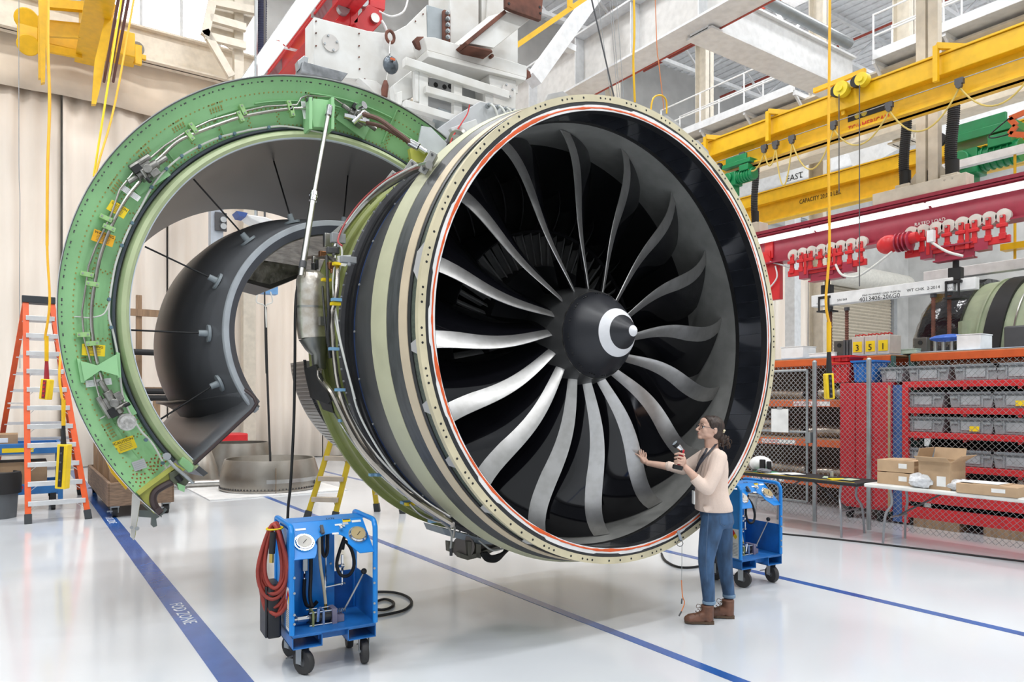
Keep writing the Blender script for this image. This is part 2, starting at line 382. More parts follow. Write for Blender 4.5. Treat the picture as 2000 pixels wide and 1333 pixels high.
g.shift(EM); obj('screw_hole', g, INK, sp, ang=0, kind='stuff')
elathe('hub_lip', [(.353, .372), (.358, .368), (.360, .376), (.352, .38)], STEEL, 64)
hubm = mat('hub_grey', (.10, .10, .10), .35, .5)
elathe('fan_hub', [(.352, .376), (.358, .374), (.385, .45), (.42, .60), (.43, .9), (.30, .9), (.3, .4)], hubm, 64)
# sixteen swept composite blades with titanium leading edges
bladem = mat('blade_black', (.006, .006, .008), .07, 0, .2, 3, spec=.55); edgem = mat('blade_titanium', (.52, .51, .50), .34, .9, .10, 9, dirt=(.44, .43, .41))
NR = 22
def lerp(a, b, x): return a + (b - a) * x
def blade_section(x, s0, s1, n):
    r = .372 + (1.692 - .372) * x
    th = math.radians(-110.45 + 43.11 * x - 78.17 * x * x + 25.375 * x ** 3 + 16.59 * x ** 4); t = .468 - .1544 * x + .1498 * x * x + .3729 * x ** 3 - .3126 * x ** 4
    ch = .42 + .19 * x; bl = lerp(38, 69, x ** .8); bt = lerp(2, 54, x ** .8)
    pts = []; y = t; a = 0.; N = 24
    arr = [(0., 0., 0.)]
    for i in range(N):
        u = (i + .5) / N; be = math.radians(lerp(bl, bt, u)); y += ch / N * math.cos(be); a += ch / N * math.sin(be); arr.append((ch * (i + 1) / N, y - t, a))
    for i in range(n + 1):
        s = lerp(s0, s1, i / n); s = min(s, ch)
        for (p, y0, a0), (q, y1, a1) in zip(arr, arr[1:]):
            if s <= q + 1e-9:
                k = (s - p) / (q - p); yy = lerp(y0, y1, k); aa = lerp(a0, a1, k); be = math.atan2(a1 - a0, y1 - y0); break
        u = s / ch; thk = lerp(.030, .012, x) * (4 * u * (1 - u)) ** .6 * .5 + .0012
        pts.append((r, th - aa / r, t + yy, thk, be))
    return pts, ch
def blade_mesh(f0, f1, n, extra=0.):
    g = G(); vs = []; m = (n + 1) * 2
    for i in range(NR):
        x = i / (NR - 1); _, ch = blade_section(x, 0, .1, 1); wst = .075 + .07 * min(1, x * 1.6)
        s0 = 0 if f0 == 0 else wst; s1 = wst if f1 == 'edge' else ch
        pts, ch = blade_section(x, s0, s1, n)
        row = [[], []]
        for r, th, t, thk, be in pts:
            e = V((math.cos(th), 0, math.sin(th))); q = V((-math.sin(th), 0, math.cos(th))); nn = q * math.cos(be) + V((0, math.sin(be), 0))
            c = e * r + V((0, t, 0))
            for k, sg in enumerate((1, -1)): row[k].append(c + nn * sg * (thk + extra))
        vs += row[0] + row[1]
    fs = []; w = n + 1
    for i in range(NR - 1):
        for k in range(2):
            for s in range(n):
                a = i * m + k * w + s; q = (a, a + 1, a + 1 + m, a + m); fs.append(q if k else q[::-1])
        a = i * m; fs.append((a, a + w, a + w + m, a + m)); a = i * m + n; fs.append((a, a + m, a + w + m, a + w))
    for i in (0, NR - 1):
        for s in range(n):
            a = i * m + s; q = (a, a + w, a + w + 1, a + 1); fs.append(q if i else q[::-1])
    g.add(vs, fs); g.shift(EM); return g
b0 = obj('fan_blade', blade_mesh(1, 'all', 9), bladem, eng, ang=60)
e0 = obj('leading_edge', blade_mesh(0, 'edge', 6, .0016), edgem, b0, ang=60)
for k in range(1, 16):
    M = EM @ Matrix.Rotation(-math.radians(22.5 * k), 4, 'Y') @ EM.inverted()
    o = b0.copy(); COL.objects.link(o); o.matrix_basis = M
    q = e0.copy(); COL.objects.link(q); q.parent = o
# ================================================================ engine accessories on the left side and underneath
foil = mat('foil_wrap', (.68, .64, .58), .33, .85, .12, 14, bump=.25, dirt=(.56, .48, .38)); pipe_m = mat('warm_steel_pipe', (.55, .50, .44), .25, 1.); ol = mat('olive_metal', (.16, .15, .12), .45, .4)
YT = 5.80
def yq(x, y, Y=YT): return onY(x, y, Y)
tank = obj('oil_tank', G().tube([yq(611, 528), yq(611, 531), yq(610, 538), yq(609, 550), yq(609, 600), yq(610, 640), yq(612, 660)], [.02, .07, .11, .126, .13, .128, .122], n=24), foil, eng)
obj('tank_cone', G().tube([yq(612, 658), yq(617, 678), yq(622, 692), yq(624, 722)], [.122, .09, .062, .055], n=20), mat('tank_grey', (.22, .22, .20), .35, .8), tank); obj('tank_strap', G().tube([yq(609, 600), yq(609, 604)], .134, n=24), STEEL, tank)
obj('tank_lug', G().box(yq(632, 628, 5.62), (.07, .05, .07)).cyl(yq(632, 628, 5.6), yq(645, 640, 5.62), .012), mat('tank_grey', (.22, .22, .20), .35, .8), tank); obj('filler_cap', G().cyl(yq(613, 528), yq(613, 515), .022, n=10).cyl(yq(619, 526), yq(619, 508), .014, n=8), BLACK, tank)
def ep(pts, R): return [ecy(x, y, R) for x, y in pts]
def pipe(name, pts, R, r, m, k=5, n=8): return obj(name, G().tube(sm(ep(pts, R), k), r, n=n), m, eng)
pipe('pipe', [(600, 505), (615, 503), (640, 504), (655, 510), (659, 530), (656, 580), (648, 615), (650, 660), (653, 700), (660, 750), (675, 800), (700, 850), (722, 885), (752, 922), (800, 965), (850, 1000), (880, 1022)], 1.93, .019, pipe_m)
pipe('pipe', [(624, 722), (626, 740), (648, 768), (666, 805), (688, 848), (712, 884), (745, 920), (800, 970), (848, 1004), (884, 1026)], 1.97, .024, pipe_m)
pipe('pipe', [(630, 745), (638, 775), (655, 812), (690, 865), (735, 920), (790, 968)], 1.92, .009, STEEL); pipe('pipe', [(668, 770), (690, 820), (725, 875), (770, 925), (830, 978), (880, 1010)], 1.90, .012, STEEL)
pipe('pipe', [(800, 985), (820, 1005), (850, 1018), (885, 1026), (886, 1050)], 1.95, .008, STEEL)
pipe('white_harness', [(660, 470), (668, 490), (665, 520), (655, 560), (653, 610), (660, 650), (672, 700), (685, 750), (700, 805), (728, 860), (765, 915), (810, 962)], 1.90, .008, wcab)
pipe('white_harness', [(655, 500), (650, 560), (658, 620), (664, 660), (678, 720), (694, 780)], 1.91, .006, wcab)
blkc = mat('harness_black', (.02, .02, .02), .5); pipe('black_harness', [(638, 500), (640, 560), (642, 610), (641, 660), (645, 700)], 1.96, .012, blkc); pipe('black_harness', [(630, 560), (634, 620), (640, 672)], 1.95, .009, blkc)
for x, y, m in ((657, 586, 'clip_blue'), (655, 594, 'tie_yellow'), (652, 682, 'clip_blue'), (664, 762, 'clip_blue'), (671, 822, 'clip_blue'), (702, 864, 'clip_blue'), (742, 928, 'clip_blue'), (730, 928, 'clip_blue'), (792, 982, 'clip_blue'), (846, 1018, 'clip_blue'), (659, 516, 'tie_yellow'), (637, 547, 'tie_yellow'), (800, 985, 'tie_yellow')):
    p = ecy(x, y, 1.94); obj('pipe_clip' if m == 'clip_blue' else 'cable_tie', G().box(p, (.07, .05, .022)), mat('clip_blue', (.22, .42, .62), .4) if m == 'clip_blue' else YLAB, eng)
# manifold pipe over the upper left with grey clamps
pipe('manifold_pipe', [(838, 322), (812, 330), (792, 341), (757, 362), (720, 390), (690, 424), (668, 455), (655, 485)], 1.90, .028, STEEL, n=10)
pipe('red_harness', [(800, 330), (770, 342), (735, 366), (700, 400), (672, 440), (660, 470), (668, 480)], 1.94, .008, mat('harness_red', (.45, .08, .08), .5)); pipe('white_harness', [(815, 322), (780, 340), (745, 362), (705, 400), (676, 438)], 1.95, .007, wcab)
for x, y, a in ((797, 333, -35), (760, 353, -38), (716, 392, -45), (658, 455, -50), (836, 318, -30)):
    p = ecy(x, y, 1.90); R = Matrix.Rotation(-AZ, 3, 'Z') @ Matrix.Rotation(math.radians(-a + 90), 3, 'Y')
    b = obj('clamp_bracket', G().box(p, (.17, .02, .06), R=R).box(p + R @ V((-.04, .03, 0)), (.08, .06, .06), R=R), mat('clamp_grey', (.36, .36, .34), .4, .4), eng, bev=.004)
    for k in (-1, 1): q = p + R @ V((.06 * k, -.012, 0)); obj('clamp_screw', G().cyl(q, q + R @ V((0, -.01, 0)), .009, n=6), DGREY, b)
# junction cluster above the tank
for i, (x, y, w_, h_, m) in enumerate(((640, 470, .07, .12, STEEL), (650, 490, .10, .05, DGREY), (630, 497, .06, .05, mat('copper_fit', (.35, .16, .08), .35, .9)), (660, 466, .12, .08, GREY), (680, 508, .12, .05, lg if 'lg' in globals() else GREY), (615, 508, .05, .06, STEEL), (646, 520, .05, .06, mat('copper_fit', (.35, .16, .08), .35, .9)))):
    p = ecy(x, y, 1.93); obj('fitting', G().box(p, (w_, .05, h_)).cyl(p + V((0, -.02, -h_ / 2)), p + V((0, -.02, -h_)), .015, n=8), m, eng, bev=.005)
obj('fairing_tab', G().prism([ecy(x, y, 1.92) for x, y in ((660, 500), (686, 498), (676, 520), (664, 518))], (.0, .02, 0)), mat('pylon_grey_light', (.66, .66, .65), .4), eng)
# black access panel and rear cascade ring
obj('access_panel', G().prism([ecy(x, y, 1.99) for x, y in ((594, 722), (616, 712), (646, 782), (640, 790), (606, 777))], (.03, .03, 0)), BLACK, eng)
obj('access_box', G().prism([ecy(x, y, 1.95) for x, y in ((618, 772), (646, 786), (652, 808), (630, 800))], (.03, .05, 0)), BLACK, eng)
g = G().lathe([(1.33, 3.75), (1.37, 3.75), (1.37, 4.35), (1.33, 4.35)], (0, 0, 0), 40, 184, 256); g.shift(EM); cas = obj('cascade_ring', g, mat('cascade_grey', (.40, .385, .36), .45, .5), eng)
for k in range(34):
    a = 185 + k * 2.0; g = G().lathe([(1.365, 3.8), (1.378, 3.8), (1.378, 4.3), (1.365, 4.3)], (0, 0, 0), 1, a, a + 1.1); g.shift(EM); obj('cascade_vane', g, mat('cascade_dark', (.22, .20, .18), .5, .4) if k < 12 else mat('cascade_grey', (.40, .385, .36), .45, .5), cas)
g = G()
for k in range(70):
    t = math.radians(184 + k * 1.03); c = V((math.cos(t), 0, math.sin(t))); g.cyl(c * 1.37 + V((0, 3.74, 0)), c * 1.40 + V((0, 3.74, 0)), .013, n=5)
g.shift(EM); obj('ring_fastener', g, DGREY, cas, ang=0, kind='stuff')
# gearbox cluster under the case
tb = 1.35
def bq_(x, y, t=tb): return epl(x, y, t)
gbx = obj('gearbox_plate', G().prism([bq_(x, y) for x, y in ((864, 1032), (940, 1052), (985, 1060), (1000, 1068), (930, 1062), (870, 1046))], V((0, .35, 0))), mat('grey_bracket_blue', (.32, .36, .40), .4, .3), eng)
for pts, t in (([(876, 1058), (890, 1060), (890, 1082), (877, 1078)], 1.4), ([(914, 1058), (921, 1058), (921, 1094), (914, 1090)], 1.3), ([(930, 1062), (940, 1064), (940, 1092), (930, 1090)], 1.3), ([(898, 1080), (914, 1086), (940, 1078), (975, 1066), (978, 1072), (942, 1088), (914, 1095), (898, 1090)], 1.3), ([(962, 1054), (975, 1056), (975, 1072), (962, 1072)], 1.35)):
    obj('gearbox_bracket', G().prism([bq_(x, y, t) for x, y in pts], (0, .06, 0)), ol, eng, bev=.004)
obj('starter_unit', G().cyl(bq_(914, 1066, 1.6), bq_(905, 1069, 1.35), .10, n=18), mat('starter_brown', (.22, .19, .17), .45, .3), eng); obj('gear_unit', G().cyl(bq_(950, 1064, 1.6), bq_(945, 1066, 1.4), .09, n=16), mat('starter_brown', (.22, .19, .17), .45, .3), eng)
for k in range(4): obj('drain_hose', G().tube(sm([bq_(940 + k * 3, 1080, 1.3), bq_(950 + k * 3, 1094 - k * 2, 1.3), bq_(968 + k * 3, 1096 - k * 4, 1.35), bq_(982 + k * 3, 1084 - k * 3, 1.4), bq_(990 + k * 4, 1066, 1.45)]), .016), BLACK, eng)
obj('drain_pipe', G().tube(sm([bq_(860, 1020, 1.4), bq_(878, 1034, 1.35), bq_(882, 1048, 1.35), bq_(880, 1072, 1.35)]), .009), wcab, eng); obj('drain_pipe', G().tube(sm([bq_(935, 1056, 1.3), bq_(958, 1074, 1.3), bq_(975, 1074, 1.3), bq_(1000, 1066, 1.35)]), .009), wcab, eng)
obj('drain_valve', G().cyl(bq_(881, 1072, 1.35), bq_(881, 1086, 1.35), .014, n=8), DGREY, eng)
# hanging tie-down with spring clip at the lower right rim
td = thing('rim_clip_cord', 'thin cord with orange end clips hanging from the rim beside the woman', 'cord', epl(1334, 1195, -.03))
obj('strap', G().prism([epl(x, y, -.012) for x, y in ((1322, 1038), (1326, 1036), (1332, 1056), (1328, 1058))], (0, -.006, 0)), mat('strap_grey', (.45, .5, .56), .5), td); obj('ring', G().tube([epl(1328 + 6 * math.cos(a), 1062 + 6 * math.sin(a), -.02) for a in [i * PI / 6 for i in range(12)]], .003, closed=True), DGREY, td)
obj('wire', G().tube([epl(1332, 1066, -.02), epl(1332, 1100, -.02), epl(1331, 1135, -.02)], .0025, n=5), GREY, td); oc = mat('cord_bright_orange', (.85, .22, .03), .5)
obj('orange_cord', G().tube(sm([epl(1331, 1134, -.02), epl(1333, 1165, -.02), epl(1337, 1178, -.02), epl(1331, 1195, -.02)]), .004, n=6), oc, td); obj('clip', G().cyl(epl(1331, 1195, -.02), epl(1326, 1204, -.02), .006, n=8), DGREY, td); obj('clip', G().cyl(epl(1332, 1170, -.02), epl(1331, 1180, -.02), .006, n=8), DGREY, td)
# black hose dropping from the tank side to the floor
obj('hydraulic_hose', G().tube(sm([yq(597, 535), yq(583, 555), yq(577, 600), yq(576, 700), yq(574, 820), yq(568, 940), yq(562, 1010), yq(563, 1140)]), .012), BLACK, label='long black hose hanging from the oil tank down to the floor', cat='hose')
# ================================================================ opened thrust reverser half: green front bulkhead, grey duct, inner barrel
RC = V((2.388, 0, 2.477)); A0, A1 = 61.0, 220.6
def rp(R, a, Y):
    t = math.radians(a); return V((RC.x + R * math.cos(t), Y, RC.z + R * math.sin(t)))
rev = thing('thrust_reverser_half', 'opened thrust reverser half, bright green curved bulkhead with grey duct behind', 'engine cowl', (RC.x, 6.3, .3))
grn = mat('chromate_green', (.33, .63, .31), .42, 0, .07, 2.0, coat=.15); pgr = mat('pale_green_lip', (.50, .57, .33), .45, 0, .06, 3)
dgr = mat('duct_grey', (.075, .077, .08), .38, 0, .10, 2.2, stretch=(1, .3, 1)); seal = mat('seal_grey', (.075, .085, .11), .5)
ygr = mat('yellow_green_primer', (.50, .50, .10), .45, 0, .1, 4)
def rl(name, prof, m, a0=A0, a1=A1, n=84, parent=rev, closed=True, c=RC, ang=35):
    return obj(name, G().lathe(prof, c, n, a0, a1, closed), m, parent, ang)
bh = rl('front_bulkhead', [(2.157, 6.07), (2.150, 6.085), (2.135, 6.10), (2.0, 6.20), (1.972, 6.205), (1.965, 6.225), (1.80, 6.30), (1.80, 6.33), (2.0, 6.25), (2.14, 6.13)], grn)
rl('outer_skin', [(2.163, 6.055), (2.10, 6.9), (1.96, 8.0), (1.71, 8.9), (1.69, 8.9), (1.94, 8.0), (2.08, 6.9), (2.158, 6.06)], mat('cowl_skin_white', (.72, .73, .74), .3), a1=226.8)
rl('rim_edge', [(2.152, 6.062), (2.160, 6.062), (2.160, 6.075), (2.152, 6.075)], DGREY, a1=226.8)
rl('seal_strip', [(1.798, 6.29), (1.790, 6.262), (1.772, 6.258), (1.765, 6.29)], seal)
rl('bulb_lip', [(1.765, 6.30), (1.755, 6.245), (1.735, 6.205), (1.705, 6.19), (1.683, 6.205), (1.678, 6.23), (1.69, 6.30)], pgr, a1=225.5)
rl('lip_edge', [(1.682, 6.20), (1.674, 6.205), (1.674, 6.235), (1.682, 6.235)], mat('edge_blue_white', (.62, .68, .74), .4), a1=225.5)
rl('duct_outer_wall', [(1.680, 6.235), (1.71, 6.7), (1.72, 7.4), (1.69, 8.2), (1.64, 8.88), (1.66, 8.88), (1.72, 8.2), (1.75, 7.4), (1.74, 6.7), (1.72, 6.28)], dgr, a0=52, a1=229)
# riveted stiffeners on the bulkhead
for R0, a0, a1, yy in ((1.985, 62, 112, 6.20), (2.045, 76, 98, 6.155)):
    rl('stiffener', [(R0 - .004, yy - .03), (R0 + .004, yy - .03), (R0 + .004, yy + .02), (R0 - .004, yy + .02)], grn, a0, a1, 30)
for a in (75.5, 62.5, 137, 143, 122, 205):
    rr = (1.84, 2.12) if a in (75.5, 62.5) else (1.82, 1.98)
    p, q = rp(rr[0], a, 6.27), rp(rr[1], a, 6.10 if a in (75.5, 62.5) else 6.205); g = G(); d = (q - p)
    g.prism([p + V((0, -.025, 0)), q + V((0, -.02, 0)), q + V((0, .02, 0)), p + V((0, .03, 0))], rp(2, a + .25, 0) - rp(2, a, 0)); obj('web_stiffener', g, grn, rev)
g = G(); gb = G(); go = G(); rnd = random.Random(11)
def rivet(gg, R, a, r=.0066):
    # bulkhead surface station
    Y = 6.10 + (2.135 - R) / .135 * .10 if R > 2.0 else 6.225 + (1.965 - R) / .165 * .075
    c = rp(R, a, Y); gg.cyl(c + V((0, -.004, 0)), c + V((0, .004, 0)), r, n=6)
a = A0 + 1
while a < A1 - 1:
    for R in (2.055, 1.945, 1.815):
        rivet(g, R, a)
    if int(a / 1.15) % 2 == 0: rivet(gb, 2.128, a + .3, .006)
    rivet(gb, 2.128, a, .006) if int(a) % 3 else None
    a += 1.15
for a in list(range(66, 226, 8)):
    for k in range(8): rivet(g, 1.83 + k * .017, a + (k % 2) * .5)
for a in (130, 120, 140, 96, 150, 190, 205):
    for k in range(5):
        for j in range(4): rivet(g, 1.98 + j * .025 if j else 2.02, a + k * .7)
for k in range(13):
    for j in range(3): rivet(go, 1.83 + k * .022, 219.4 - j * 1.15 - (k % 2) * .4, .0075)
for k in range(10): rivet(go, 1.83 + k * .03, 63.6, .006)
obj('rivet', g, mat('rivet_ochre', (.33, .27, .06), .5), rev, ang=0, kind='stuff'); obj('rim_bolt', gb, DGREY, rev, ang=0, kind='stuff'); obj('red_rivet', go, mat('rivet_red', (.33, .09, .03), .5), rev, ang=0, kind='stuff')
# pipes, cables and their clamps, followed along the bulkhead
def pp(pts, Y=6.15): return [onY(x, y, Y) for x, y in pts]
sst = mat('stainless_tube', (.55, .53, .50), .25, 1., .1)
obj('pipe', G().tube(sm(pp([(297, 322), (318, 303), (345, 278), (375, 263), (425, 244), (470, 229), (520, 219), (565, 213), (610, 211)])), .0135), sst, rev)
obj('pipe', G().tube(sm(pp([(275, 352), (245, 390), (217, 443), (196, 500), (184, 560), (179, 600), (179, 640), (186, 690), (196, 730), (209, 772)])), .0135), sst, rev)
obj('pipe', G().tube(pp([(290, 312), (322, 285), (362, 259), (410, 236), (470, 219), (520, 208), (580, 205), (588, 192), (600, 186), (650, 190), (672, 205), (688, 216)]), .008), sst, rev)
obj('pipe', G().tube(pp([(262, 336), (234, 370), (217, 420), (186, 485), (173, 520), (166, 570), (160, 610), (164, 660), (181, 722), (187, 750), (195, 778)]), .008), sst, rev)
wcab = mat('white_cable', (.66, .66, .62), .5)
obj('sense_cable', G().tube(sm(pp([(640, 262), (560, 247), (500, 252), (470, 258), (430, 268), (390, 285), (355, 305), (325, 330), (300, 360), (275, 405), (258, 435), (240, 475), (225, 520), (215, 580), (213, 620), (221, 650), (229, 690), (235, 740), (243, 785), (272, 838), (300, 870), (330, 925), (345, 935)], 6.2)), .008), wcab, rev)
obj('sense_cable', G().tube(sm(pp([(214, 592), (205, 611), (193, 618), (172, 621), (150, 619), (124, 622), (119, 632), (121, 662), (132, 724), (148, 775), (165, 808), (188, 820), (207, 812)], 6.17)), .0055), wcab, rev)
g = G()
for x, y in ((458, 261), (430, 268), (390, 286), (355, 305), (325, 330), (296, 366), (258, 436), (238, 480), (213, 585), (217, 640), (229, 700), (258, 815), (285, 860), (318, 905), (121, 660), (148, 776), (525, 249)):
    p = onY(x, y, 6.19); g.cyl(p + V((0, -.012, 0)), p + V((0, .03, 0)), .014, n=8)
obj('cable_clamp', g, mat('clamp_teal', (.10, .18, .22), .5), rev, kind='stuff')
for x, y in ((378, 250), (371, 264), (475, 214), (470, 227), (207, 426), (213, 445), (170, 536), (181, 555), (163, 654), (181, 671), (566, 206), (571, 217)):
    p = onY(x, y, 6.135); a = math.atan2(p.z - RC.z, p.x - RC.x); R = Matrix.Rotation(-a, 3, 'Y')
    c = obj('pipe_bracket', G().box(p + V((0, .03, 0)), (.085, .05, .03), R=R).box(p + V((0, .0, 0)), (.085, .012, .034), R=R), mat('bracket_green', (.33, .55, .22), .45), rev)
    s = V((math.cos(a), 0, math.sin(a)))
    for k in (-1, 1): obj('screw', G().cyl(p + s * .028 * k + V((0, -.012, 0)), p + s * .028 * k, .007, n=6), GREY, c)
# actuators
def actuator(x, y, a, big):
    p = onY(x, y, 6.14); R = Matrix.Rotation(-math.radians(a), 3, 'Y'); ex = R @ V((1, 0, 0)); ez = R @ V((0, 0, 1)); ey = V((0, 1, 0))
    t = obj('actuator', G().box(p + ey * .03, (.12, .09, .11), R=R).cyl(p - ex * .09, p + ex * .10, .035, n=12).cyl(p + ex * .10, p + ex * .19, .022, n=10).cyl(p - ex * .09, p - ex * .17, .02, n=10)
            .cyl(p + ez * .07 - ex * .09, p + ez * .07 + ex * .09, .026, n=10).cyl(p - ey * .06, p + ey * .05, .034, n=12).box(p - ez * .05 + ex * .03, (.07, .09, .05), R=R).cyl(p - ex * .04 - ez * .08, p - ex * .04 + ez * .02 - ey * .05, .016, n=8), mat('cast_metal', (.30, .29, .27), .38, .85, .25, 18), rev, bev=.004)
    obj('electrical_plug', G().cyl(p - ez * .05 - ex * .05 - ey * .04, p - ez * .09 - ex * .05 - ey * .05, .014, n=8).box(p + ez * .04 - ex * .06 - ey * .035, (.07, .03, .05), R=R), BLACK, t)
    if big: obj('motor', G().cyl(p - ex * .16 - ey * .02, p - ex * .16 - ey * .13, .065, n=16).cyl(p - ex * .16 - ey * .13, p - ex * .16 - ey * .15, .05, n=16).cyl(p - ex * .16 - ey * .15, p - ex * .16 - ey * .16, .022, n=10), mat('foil_metal', (.58, .56, .53), .3, 1., .2, 30, bump=.4), t)
    obj('mount_plate', G().box(p + ey * .085, (.30, .01, .22), R=R), grn, t)
actuator(286, 333, 42, False); actuator(222, 788, 118, True); actuator(700, 228, -25, False)
obj('fluid_fitting', G().cyl(onY(700, 212, 6.05), onY(712, 205, 5.98), .035, n=12).cyl(onY(672, 226, 6.08), onY(720, 238, 6.05), .025, n=10).cyl(onY(712, 218, 6.0), onY(690, 240, 6.05), .02, n=10), CHROME, rev)
brh = mat('brown_hose', (.14, .07, .05), .6)
obj('hose', G().tube(sm([onY(705, 222, 6.02), onY(740, 233, 5.9), onY(775, 258, 5.8), onY(803, 280, 5.75)]), .021), brh, rev); obj('hose', G().tube(sm([onY(716, 240, 6.04), onY(745, 247, 5.95), onY(780, 266, 5.85), onY(803, 282, 5.78)]), .018), brh, rev)
obj('hose_coupling', G().cyl(onY(800, 278, 5.77), onY(818, 288, 5.72), .035, n=12).cyl(onY(818, 288, 5.72), onY(832, 297, 5.7), .026, n=10), CHROME, rev)
# green hinge fitting and gusset brackets
def plate(name, pts, Y, th, m, parent=rev, bev=0., label=None): return obj(name, G().prism([onY(x, y, Y) for x, y in pts], (0, th, 0)), m, parent, bev=bev, label=label)
plate('rod_fitting', [(603, 196), (612, 192), (648, 196), (655, 204), (652, 250), (612, 248)], 6.12, .12, grn, bev=.004)
for x in (607, 650): plate('fitting_web', [(x - 3, 190), (x + 3, 190), (x + 3, 252), (x - 3, 252)], 6.06, .16, grn)
plate('fitting_cap', [(600, 190), (606, 187), (612, 190), (611, 196), (601, 196)], 6.08, .05, DGREY)
plate('gusset', [(157, 705), (190, 714), (228, 692), (232, 735), (196, 724), (165, 745)], 6.10, .015, grn)
plate('gusset_flange', [(150, 700), (157, 702), (166, 748), (158, 748)], 6.12, .08, grn); plate('gusset_flange', [(228, 688), (234, 690), (237, 738), (230, 738)], 6.13, .08, grn)
# placards with printed lines
def placard(x, y, a, w, h, m, head=None, label=None):
    p = onY(x, y, 6.195 if w > .09 else 6.20); R = Matrix.Rotation(math.radians(a), 3, 'Y'); ex = R @ V((1, 0, 0)); ez = R @ V((0, 0, 1)); p.y -= .035
    t = obj('placard', G().box(p, (w, .003, h), R=R), m, rev, label=label)
    if head: text(head, INK, p + ez * h * .20 - V((0, .003, 0)), ex, ez, h * .30, t, .001, align='CENTER')
    g = G()
    for k in range(4): g.box(p + ez * (h * (.08 - .13 * k) if head else h * (.3 - .2 * k)) - V((0, .002, 0)), (w * (.62 if head else .8), .0012, h * .035), R=R)
    obj('fine_print', g, mat('print_grey', (.25, .2, .08), .6) if head else GREY, t, ang=0)
placard(229, 411, 27, .13, .085, YLAB, 'CAUTION', 'yellow placard headed CAUTION'); placard(201, 467, 15, .145, .09, mat('orange_placard', (.85, .42, .01), .5), 'WARNING', 'orange placard headed WARNING')
placard(182, 685, 2, .15, .085, YLAB, 'WARNING'); placard(243, 869, -20, .145, .1, YLAB, 'CAUTION')
placard(253, 379, 32, .15, .045, PAPER); placard(192, 748, -8, .17, .05, PAPER); placard(271, 908, -18, .09, .075, mat('metal_plate', (.5, .5, .5), .35, .7)); placard(592, 218, 80, .15, .04, PAPER)
# light grey end plate at the pylon side and yellow-green end fitting at the bottom
plate('end_plate', [(824, 246), (842, 249), (873, 280), (868, 296), (850, 304), (815, 290)], 6.02, .02, mat('light_grey_panel', (.55, .58, .60), .4))
plate('end_rib', [(800, 290), (815, 288), (838, 297), (836, 318), (805, 316)], 6.1, .05, ygr)
end = plate('end_fitting', [(266, 962), (345, 908), (362, 918), (336, 940), (318, 948), (300, 958), (292, 970), (294, 985), (310, 1006), (300, 1003)], 6.10, .09, ygr, bev=.003)
plate('end_rail', [(266, 962), (343, 905), (348, 911), (272, 968)], 6.07, .03, ygr)
obj('rubber_seal', G().tube(sm([onY(x, y, 6.09) for x, y in ((336, 942), (318, 951), (303, 962), (299, 976), (304, 992), (314, 1003))]), .028, n=8), mat('seal_brown', (.06, .04, .04), .5), rev)
plate('seal_end_block', [(303, 997), (314, 991), (318, 999), (309, 1007)], 6.03, .08, mat('seal_brown', (.06, .04, .04), .5))
lk = plate('latch_body', [(331, 925), (352, 915), (372, 938), (356, 958), (333, 938)], 6.05, .09, mat('latch_olive', (.10, .11, .07), .5), bev=.003)
obj('latch_slot', G().tube([onY(345, 930, 6.045), onY(354, 940, 6.045)], .022, n=10), BLACK, lk); plate('latch_plate', [(346, 944), (362, 950), (360, 962), (350, 958)], 6.04, .06, grn)
obj('latch_rod', G().tube([onY(320, 888, 6.09), onY(340, 912, 6.03), onY(362, 930, 6.0), onY(378, 944, 6.0)], .013), ZINC, rev); obj('rod_knuckle', G().cyl(onY(326, 892, 6.05), onY(326, 892, 6.12), .03, n=10), ZINC, rev)
plate('lip_end_cap', [(357, 893), (372, 903), (379, 912), (376, 922), (368, 924), (350, 906)], 6.17, .1, grn, bev=.004)
# hanging guide arm and grey fork below the bulkhead
plate('guide_arm', [(259, 965), (275, 972), (262, 1056), (255, 1050)], 6.12, .03, mat('aluminium_arm', (.62, .60, .55), .35, .4)); plate('guide_arm', [(268, 972), (274, 980), (264, 1050), (260, 1056)], 6.16, .02, ygr)
plate('grey_fork', [(272, 998), (290, 998), (276, 984), (290, 990), (300, 1003), (312, 1004), (322, 992), (327, 996), (316, 1008), (305, 1014), (307, 1028), (300, 1031), (295, 1026), (296, 1012), (272, 1010)], 6.16, .03, mat('fork_grey', (.16, .18, .17), .5))
obj('arm_bolt', G().cyl(onY(257, 1031, 6.08), onY(257, 1031, 6.14), .013, n=8).cyl(onY(268, 1033, 6.1), onY(268, 1033, 6.2), .016, n=8), ZINC, rev)
# inner barrel
BC = V((2.44, 0, 2.39)); AB0, AB1 = 40.0, 220.5
bgr = mat('barrel_grey', (.15, .155, .165), .36, 0, .12, 1.6, stretch=(1, .3, 1))
bprof = [(1.005, 6.20), (1.035, 6.21), (1.045, 6.30), (1.11, 6.55), (1.19, 6.85), (1.265, 7.2), (1.30, 7.6), (1.30, 8.0), (1.24, 8.5), (1.12, 8.95)]
bar = obj('inner_barrel', G().lathe(bprof + [(r - .05, y) for r, y in bprof[::-1]][:-1] + [(.975, 6.22)], BC, 70, AB0, AB1), bgr, rev)
lipm = mat('barrel_lip', (.45, .48, .51), .4)
obj('barrel_lip', G().lathe([(1.042, 6.185), (1.05, 6.20), (1.048, 6.235), (1.0, 6.235), (1.0, 6.19)], BC, 70, AB0, 221), lipm, rev)
obj('barrel_seal', G().lathe([(1.0, 6.185), (1.0, 6.24), (.945, 6.30), (.94, 6.26)], BC, 70, AB0, 219), seal, rev)
blk = mat('heat_blanket', (.26, .245, .22), .35, .85, .35, 9, bump=.5)
